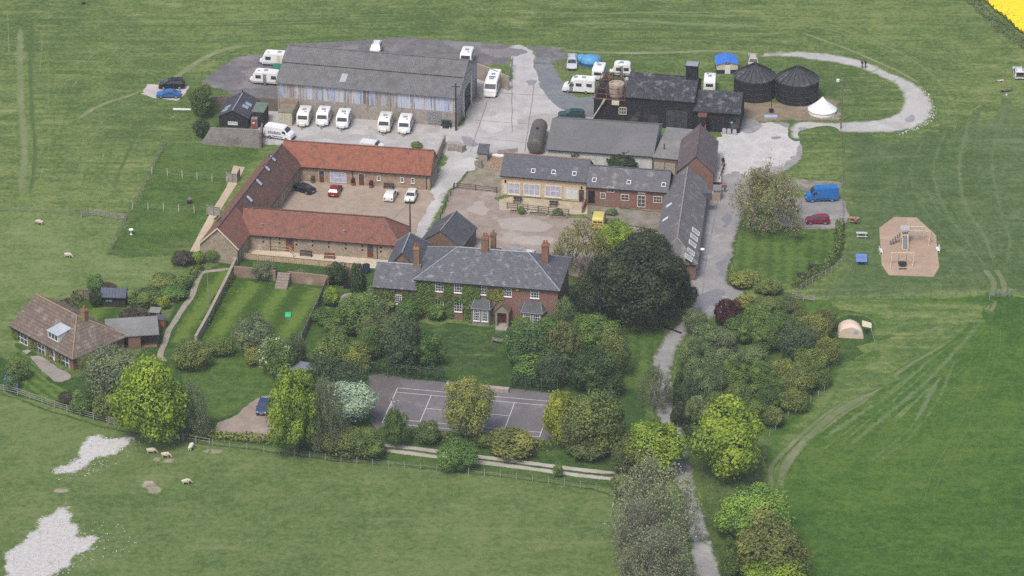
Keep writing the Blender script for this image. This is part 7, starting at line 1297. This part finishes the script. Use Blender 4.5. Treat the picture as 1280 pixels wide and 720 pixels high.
b.build('climbing_net', GP, o)
b = MB(); b.bar((-2.2,.9,.25),(-.65,1.8,1.35), .07, .1); b.bar((-2.3,1.5,.25),(-.65,2.5,1.35), .07, .1); b.build('ladder_rail', PW, o)
for i in range(5): t = i/4; b = MB(); x, y, z = -2.25+1.5*t, 1.2+.9*t, .3+1.05*t; b.box(x-.13, x+.13, y-.5, y+.5, z-.12, z+.12); b.build('rung', mat('grey_tyre_rung', (.13,.14,.16), (.1,.11,.12)), o)
# ------------------------------------------------------------------ small things about the place
def small(name, label, cat, px, parts, rz=0, group=None):
    o = thing(name, label, cat, P(*px), R(rz), group)
    for nm, bld, m in parts: bld.build(nm, m, o)
    return o
def bxx(*q): b = MB(); b.box(*q); return b
def lth(pr, n=14, c=(0,0,0)): b = MB(); b.lathe(pr, c, n); return b
for i, (x, y, n) in enumerate([(391,228.5,'shrub tub left of the glazed cottage door'), (441.5,231.5,'red flowered tub left of the second courtyard door'), (464,234.5,'red flowered tub right of the second courtyard door'), (346,251,'plant tub by the lichened range\'s courtyard door')]):
    o = small('planter', n, 'planter', (x, y), [('tub', lth([(.28,0),(.36,.1),(.4,.5),(.34,.5),(.3,.4)]), mat('terracotta_tub', (.25,.11,.07), (.2,.09,.055)))], 0, 'courtyard planters'); cm = PROTO['bush0'][0]; c = bpy.data.objects.new('plant', cm); COL.objects.link(c); c.parent = o; c.scale = (.42,.42,.5); c.location = (0,0,.35); c.color = (*((.12,.02,.02) if 'red' in n else TC['moss']), 1)
for i, (x, y) in enumerate([(648,266.5),(672,269),(698,272.5)]):
    small('planter_trough', ('long stone trough under the first bay of the granary fence','long stone trough under the middle bay of the granary fence','long stone trough under the last bay of the granary fence')[i], 'planter', (x, y), [('trough', bxx(-1.4,1.4,-.3,.3,0,.45), mat('trough_stone', (.27,.24,.21), (.2,.18,.155))), ('soil', bxx(-1.3,1.3,-.22,.22,.452,.48), mat('soil', (.06,.045,.03), (.04,.03,.02)))], -8)
small('wheelie_bin', 'black bin in the corner of the stone courtyard', 'bin', (362,229), [('body', lth([(.38,0),(.42,.4),(.42,1.3),(.3,1.4)]), BLACKP)]); small('water_butt', 'dark blue water butt at the end of the pale fence', 'water butt', (458,341), [('body', lth([(.5,0),(.58,.3),(.58,1.3),(.5,1.4)]), mat('blue_plastic', (.02,.05,.11), (.015,.04,.09))), ('lid', lth([(.6,1.402),(.6,1.46),(.1,1.52)]), BLACKP)])
small('sandpit', 'bright green plastic toy seat on the walled lawn', 'toy', (360,396.5), [('seat', bxx(-.45,.45,-.3,.3,.1,.35), mat('bright_green_plastic', (.06,.55,.28), (.05,.48,.25), rough=.4)), ('backrest', bxx(-.45,.45,.2,.32,.352,.75), MATS['bright_green_plastic']), ('base', bxx(-.38,.38,-.22,.22,0,.1), MATS['bright_green_plastic'])])
small('board', 'long white board lying on the grass by the bushy tree', 'board', (227.5,137), [('panel', bxx(-1.6,1.6,-.25,.25,.02,.14), WHITE)], -3); small('beehive', 'small white box on yellow stand beside the black shed', 'box', (275,131), [('stand', bxx(-.35,.35,-.3,.3,0,.4), mat('yellow_stand', (.5,.35,.08), (.45,.3,.07))), ('box', bxx(-.5,.5,-.35,.35,.402,.95), WHITE)])
small('water_trough', 'pale blue trough in front of the black tanks', 'trough', (963.5,147), [('tank', bxx(-1.2,1.2,-.45,.45,0,.35), mat('galvanised_trough', (.35,.4,.5), (.3,.35,.43))), ('rim', bxx(-1.25,1.25,.46,.52,.3,.42), METAL)], -3); small('roller', 'dark iron implement standing behind the pale blue trough', 'implement', (964,140), [('frame', bxx(-.4,.4,-.2,.2,.2,.6), BLACKP), ('mast', bxx(-.06,.06,-.06,.06,.602,2.6), DARKWOOD), ('drum', bxx(-.35,.35,-.5,-.22,0,.5), BLACKP)])
small('white_panel', 'white board leaning on the black wing corner', 'panel', (927,151), [('panel', bxx(-.12,.12,0,2.0,.05,3.0), WHITE)]); small('flower_trough', 'dark planted loading trough beside the drive', 'trough', (895,232), [('box', bxx(-.8,.8,-.5,.5,0,.9), DARKWOOD), ('top', bxx(-.85,.85,-.55,3.6,.902,.98), mat('pale_board_top', (.46,.43,.4), (.4,.37,.34)))], -4)
small('loading_hut', 'small lean-to cabin against the slate drive range', 'hut', (893,248), [('wall', bxx(-.2,1.0,-1.0,1.0,0,1.9), mat('tan_render', (.36,.29,.2), (.3,.24,.17))), ('roof', bxx(-.3,1.15,-1.15,1.15,1.902,2.05), FELT)], -4)
small('pallet_stack', 'row of pale sacks by the slate hut', 'sacks', (628,196), [('sacks', bxx(-1.8,1.8,-.3,.3,0,.3), WHITE)], -12); b = MB(); rr = random.Random(8)
for i in range(170): q = P(rr.uniform(611,630), rr.uniform(196,214)); r = rr.uniform(.08,.2); b.ball((q.x,q.y,.06), (r,r,r*.7), 6, 0, .3, rr)
o = b.build('brick_rubble', mat('broken_brick', (.36,.24,.15), (.28,.18,.12), scale=4)); o['kind'] = 'stuff'
small('root_stump', 'twisted dead stump on the bare verge beside the hut', 'stump', (601,209), [('stump', lth([(.5,0),(.35,.5),(.3,1.1),(.2,1.3)], 9), GREYBARK), ('limb', (lambda b: b.tube([(0,0,.7),(-.8,.1,1.2),(-1.2,.2,1.0)], [.14,.1,.05], 6))(MB()), GREYBARK)])
small('garden_mower', 'small dark mower left on the lower back paddock', 'mower', (237,254), [('deck', bxx(-.4,.4,-.3,.3,.1,.4), BLACKP), ('handle', bxx(-.3,.3,.302,.36,.4,1.0), METAL), ('wheel', bxx(-.45,-.402,-.25,.25,0,.3), TYRE), ('wheel', bxx(.402,.45,-.25,.25,0,.3), TYRE)])
small('garden_ornament', 'white bird bath standing on the lower paddock lawn', 'bird bath', (164,293), [('pedestal', lth([(.22,0),(.1,.2),(.1,.7)], 10), WHITE), ('bowl', lth([(.1,.702),(.4,.85),(.4,.92),(.3,.84)], 14), WHITE)]); small('slate_outhouse', 'blue grey sloping roof among trees by the white blossom tree', 'outhouse', (372,478), [('wall', bxx(-1.6,1.6,-2.6,2.6,0,1.9), BROWNBRICK), ('roof', (lambda b: b.shell([[(-1.8,-2.9,1.9),(1.8,-2.9,2.5),(1.8,2.9,2.5),(-1.8,2.9,1.9)]], .12))(MB()), mat('blue_grey_roof', (.19,.215,.25), (.16,.18,.21), scale=1, ribs=(1,.5)))], -38)
# tennis net
pa, pb = cA+ux*LW/2-uy*.9, cA+ux*LW/2+uy*(LH+.9); o = thing('tennis_net', 'dark tennis net stretched across the court behind the yellow olive tree', 'net', pa); d = pb-pa
for p in (Vector((0,0,0)), d): q = bpy.data.objects.new('post', post_mesh(.1, 1.08, MATS['green_post'])); COL.objects.link(q); q.parent = o; q.location = p
b = MB(); b.bar(Vector((0,0,1.03)), d+Vector((0,0,1.03)), .03, .07); b.build('net_band', WHITE, o); b = MB()
for i in range(1, 60): q = d*(i/60); b.bar(q+Vector((0,0,.03)), q+Vector((0,0,.99)), .014, .014)
for i in range(1, 7): b.bar(Vector((0,0,i*.15)), d+Vector((0,0,i*.15)), .014, .014)
b.build('net_mesh', BLACKP, o)
# ------------------------------------------------------------------ people and animals
SKIN = mat('skin', (.42,.24,.17), (.38,.21,.15), scale=6, rough=.6, fine=.05)
def skinned(name, pts, edges, radii, m, parent=None, sub=2, root=0):
    me = bpy.data.meshes.new(name); me.from_pydata(pts, edges, []); o = bpy.data.objects.new(name, me); COL.objects.link(o)
    sk = o.modifiers.new('skin', 'SKIN'); me.update()
    if not me.skin_vertices: bpy.context.view_layer.objects.active = o
    for i, r in enumerate(radii): v = me.skin_vertices[0].data[i]; v.radius = r if isinstance(r, tuple) else (r, r); v.use_root = i == root
    sk.use_smooth_shade = True; s = o.modifiers.new('sub', 'SUBSURF'); s.levels = s.render_levels = sub; me.materials.append(m)
    if parent is not None: o.parent = parent
    return o
def person(label, px, rz, top, legs, hair=(.04,.025,.015), pose='walk', arm=0.0, lie=False, group=None):
    """one continuous body with jacket, trousers, shoes and hair laid over it; metres, facing local -y"""
    o = thing('person', label, 'person', P(*px), rz, group); st = {'walk': .22, 'stand': .05, 'play': .3, 'sit': .05}[pose]; hip = .92 if pose != 'sit' else .5
    up = hip-.92; J = {'pel': (0,0,hip), 'bel': (0,0,1.1+up), 'che': (0,.0,1.32+up), 'nek': (0,.01,1.5+up), 'hd0': (0,-.01,1.6+up), 'hd1': (0,-.015,1.72+up)}
    for s, n in ((-1,'l'),(1,'r')):
        f = -s*st; J['hp'+n] = (s*.09,0,hip-.02)
        if pose == 'sit': J['kn'+n] = (s*.12,-.42,hip); J['an'+n] = (s*.12,-.45,.09); J['to'+n] = (s*.12,-.6,.05)
        else: J['kn'+n] = (s*.1,f*.55-.04,.5); J['an'+n] = (s*.1,f*1.0+.02,.1); J['to'+n] = (s*.11,f*1.0-.13,.05)
        J['sh'+n] = (s*.19,.01,1.43+up); e = -f*.5; J['el'+n] = (s*.26,e*.5+.03,1.15+up); J['wr'+n] = (s*.26,e-.06,.92+up)
        if pose in ('play', 'sit') and (s > 0 or pose == 'sit'): J['el'+n] = (s*.32,-.15,1.2+up); J['wr'+n] = (s*.3,-.4,1.15+up+arm)
        w = Vector(J['wr'+n]); d = (w-Vector(J['el'+n])).normalized(); J['pa'+n] = tuple(w+d*.08)
        for k in range(4): J['f%d%s' % (k, n)] = tuple(w+d*(.16-.012*abs(k-1.3))+Vector((0,(k-1.5)*.022,0)))
        J['th'+n] = tuple(w+d*.09+Vector((0,-.05,0)))
    rad = dict(pel=(.15,.11), bel=(.135,.1), che=(.16,.11), nek=.055, hd0=.075, hd1=.095, hp=.085, kn=.058, an=.04, to=.035, sh=.06, el=.043, wr=.03, pa=.035, f0=.01, f1=.01, f2=.01, f3=.01, th=.011)
    E = [('pel','bel'),('bel','che'),('che','nek'),('nek','hd0'),('hd0','hd1')]
    for n in 'lr': E += [('pel','hp'+n),('hp'+n,'kn'+n),('kn'+n,'an'+n),('an'+n,'to'+n),('che','sh'+n),('sh'+n,'el'+n),('el'+n,'wr'+n),('wr'+n,'pa'+n),('pa'+n,'th'+n)]+[('pa'+n,'f%d%s' % (k, n)) for k in range(4)]
    def sub(keys, grow, name, m, levels=2):
        ks = [k for k in J if k in keys]; ix = {k: i for i, k in enumerate(ks)}; es = [(ix[a], ix[c]) for a, c in E if a in ix and c in ix]
        rr = []
        for k in ks: v = rad.get(k, rad.get(k[:-1])); v = v if isinstance(v, tuple) else (v, v); g_ = grow*(.3 if k in ('wrl','wrr','anl','anr') else .6 if k == 'nek' else 1); rr.append((v[0]+g_, v[1]+g_))
        return skinned(name, [J[k] for k in ks], es, rr, m, o, levels)
    sub(set(J), 0, 'body', SKIN); two = lambda *a: {k+n for k in a for n in 'lr'}
    sub({'pel','bel','che','nek'} | two('sh','el','wr'), .04, 'jacket', top, 2); sub({'pel','bel'} | two('hp','kn','an'), .026, 'trousers', legs, 2)
    b = MB()
    for n in 'lr': a, t = Vector(J['an'+n]), Vector(J['to'+n]); b2 = MB(); b2.ball(tuple((a+t)/2-Vector((0,0,.02))), (.055,.14,.055), 10); b2.build('shoe', BLACKP, o, True)
    h = J['hd1']; b = MB(); b.ball((h[0], h[1]+.02, h[2]+.035), (.1,.112,.095), 12); b.build('hair', mat('hair_%d' % int(hair[0]*1000), hair, tuple(x*.8 for x in hair)), o, True)
    b = MB(); b.ball((h[0], h[1]-.105, h[2]-.03), (.014,.022,.02), 8); b.build('nose', SKIN, o, True)
    for s in (-1, 1): b = MB(); b.ball((h[0]+s*.035, h[1]-.092, h[2]), (.012,.01,.009), 8); b.build('eye', BLACKP, o, True)
    if lie: o.rotation_euler = (R(-88), 0, rz); o.location.z = .14
    return o
cl = lambda n, c: mat(n, c, tuple(x*.8 for x in c), scale=5, rough=.85)
person('person in a dark jacket and pale trousers walking on the loop track', (1077.5,85.5), 2.0, cl('purple_jacket', (.1,.06,.1)), cl('grey_trousers', (.14,.14,.17))); person('person in black walking on the loop track beside a companion', (1081.5,85), 2.0, cl('black_coat', (.015,.015,.018)), cl('dark_trousers', (.03,.03,.04)), pose='stand')
person('person in black walking alone by the tiled barn', (903.5,207.5), .4, MATS['black_coat'], cl('plum_trousers', (.06,.035,.06))); person('person in a red top beside the planted trough', (901.5,240.5), 2.9, cl('red_top', (.4,.03,.03)), cl('teal_trousers', (.04,.1,.13))); person('person in a grey coat walking next to the red top', (906,240.5), 2.9, cl('slate_coat', (.1,.14,.15)), cl('brown_trousers', (.13,.11,.1)), pose='stand')
p = person('tennis player in white with blue top at the court end', (490,512), 1.2, cl('white_shirt', (.65,.65,.68)), cl('white_shorts', (.7,.7,.7)), pose='play', arm=.15, hair=(.03,.03,.08)); w = p
o = thing('tennis_racket', 'tennis racket held by the player in white', 'racket', w.location, 1.2); b = MB(); q = Vector((.3,-.44,1.33)); b.tube([q, q+Vector((0,-.28,.12))], .016, 6); b.build('handle', BLACKP, o); b = MB(); c = q+Vector((0,-.42,.18)); b.tube([c+Vector((.13*math.cos(a), .17*math.sin(a), .07*math.sin(a))) for a in [2*math.pi*k/14 for k in range(15)]], .012, 5); b.build('frame', WHITE, o)
person('tennis player in a red top at the far court corner', (689,507), -1.3, cl('bright_red_top', (.5,.05,.04)), MATS['dark_trousers'], pose='play'); person('person in red sitting at the brown picnic table', (1069.5,281), 3.1, cl('coral_top', (.5,.08,.1)), MATS['dark_trousers'], pose='sit', arm=-.2)
person('person in pale top lying on the grass near the open boot', (1256,101), 1.9, cl('peach_top', (.5,.36,.26)), cl('white_trousers', (.6,.6,.62)), pose='stand', lie=True); person('person in black lying on the grass by a white cup', (1259,113), 2.2, MATS['black_coat'], MATS['grey_trousers'], pose='stand', lie=True); person('person in dark grey lying furthest from the loop track', (1266,112), 2.3, cl('charcoal_top', (.05,.05,.055)), MATS['grey_trousers'], pose='stand', lie=True)
small('cup', 'white cup on the grass beside the lying people', 'cup', (1258,119.5), [('cup', lth([(.12,0),(.17,.3),(.13,.3),(.1,.05)]), WHITE)]); small('cool_box', 'pale blue cool box behind the white estate car', 'box', (1269,97.5), [('box', bxx(-.3,.3,-.2,.2,0,.35), mat('cool_box_blue', (.2,.4,.5), (.17,.35,.45))), ('lid', bxx(-.32,.32,-.22,.22,.352,.42), WHITE)])
small('picnic_bag', 'turquoise bag behind the white estate car', 'bag', (1277,98.5), [('bag', bxx(-.25,.25,-.18,.18,0,.4), mat('turquoise_bag', (.05,.3,.38), (.04,.25,.32))), ('strap', (lambda b: b.tube([(-.2,0,.4),(-.1,0,.6),(.1,0,.6),(.2,0,.4)], .02, 5))(MB()), BLACKP)])
FLEECE = mat('sheep_fleece', (.56,.5,.4), (.46,.4,.31), scale=8, rough=.95, fine=.2, bump=.03); FACE = mat('sheep_face', (.45,.4,.33), (.36,.32,.26), scale=8)
def sheep(label, px, rz, fl=FLEECE, graze=True, sc=1.0, face=FACE):
    o = thing('sheep', label, 'sheep', P(*px), rz, 'grazing sheep'); o.scale = (sc, sc, sc); hz = .18 if graze else .82
    pts = [(0,0,.62),(.3,0,.64),(.52,0,.68),(.7,0,.6 if graze else .82),(.88,0,hz+.14),(.98,0,hz),(-.32,0,.64),(-.52,0,.6),(-.6,0,.45)]; ed = [(0,1),(1,2),(2,3),(3,4),(4,5),(0,6),(6,7),(7,8)]; rd = [(.27,.29),(.27,.28),(.22,.24),.13,.09,.055,(.27,.28),(.2,.22),.05]
    for x, y in ((.38,.15),(.38,-.15),(-.38,.15),(-.38,-.15)):
        i = len(pts); k = .05 if x < 0 else -.02; pts += [(x,y,.45),(x-k,y,.26),(x-k*.2,y,.03)]; ed += [(1 if x > 0 else 6, i),(i,i+1),(i+1,i+2)]; rd += [.1,.05,.04]
    skinned('body', pts, ed, rd, fl, o, 2)
    for s in (-1, 1): b = MB(); b.ball((.84, s*.13, hz+.2), (.05,.09,.03), 8); b.build('ear', face, o, True)
    b = MB(); b.ball((.96,0,hz+.02), (.1,.062,.065), 10); b.build('muzzle', face, o, True); return o
sheep('pale sheep nearest the chalk patch under the lime tree', (189,567), R(-5), sc=1.05); sheep('pale sheep grazing just right of the one under the lime tree', (207,572), R(-10)); sheep('white sheep seen end on beside the pasture fence', (239,562.5), R(70), mat('white_fleece', (.66,.63,.55), (.56,.53,.45), scale=8, rough=.95, fine=.15), sc=1.1); sheep('pale sheep grazing alone below the others in the near pasture', (232.5,605.5), R(8))
sheep('pale sheep with dark legs near the field gates', (50,281), R(165), face=mat('dark_face', (.04,.035,.03))); sheep('pale sheep in the middle of the far pasture', (85,322), R(-20))
small('bird', 'black bird on the far mown field', 'bird', (104,5.5), [('body', (lambda b: b.ball((0,0,.3), (.4,.2,.22), 10))(MB()), BLACKP), ('head', (lambda b: b.ball((.4,0,.5), .12, 8))(MB()), BLACKP), ('leg', bxx(-.02,.02,.05,.09,0,.12), BLACKP), ('leg', bxx(-.02,.02,-.09,-.05,0,.12), BLACKP)])
# ------------------------------------------------------------------ air
b = MB(); b.box(-1510, 1510, -910, 2410, -1, 252); hz = b.build('haze', [])
m = bpy.data.materials.new('haze_air'); m.use_nodes = True; t = m.node_tree; t.nodes.clear(); vo = t.nodes.new('ShaderNodeVolumePrincipled'); out = t.nodes.new('ShaderNodeOutputMaterial')
vo.inputs['Color'].default_value = (.86, .91, 1, 1); vo.inputs['Density'].default_value = .00011; vo.inputs['Anisotropy'].default_value = .0
t.links.new(vo.outputs[0], out.inputs['Volume']); hz.data.materials.clear(); hz.data.materials.append(m); hz['kind'] = 'stuff'
SC.cycles.volume_step_rate = 10
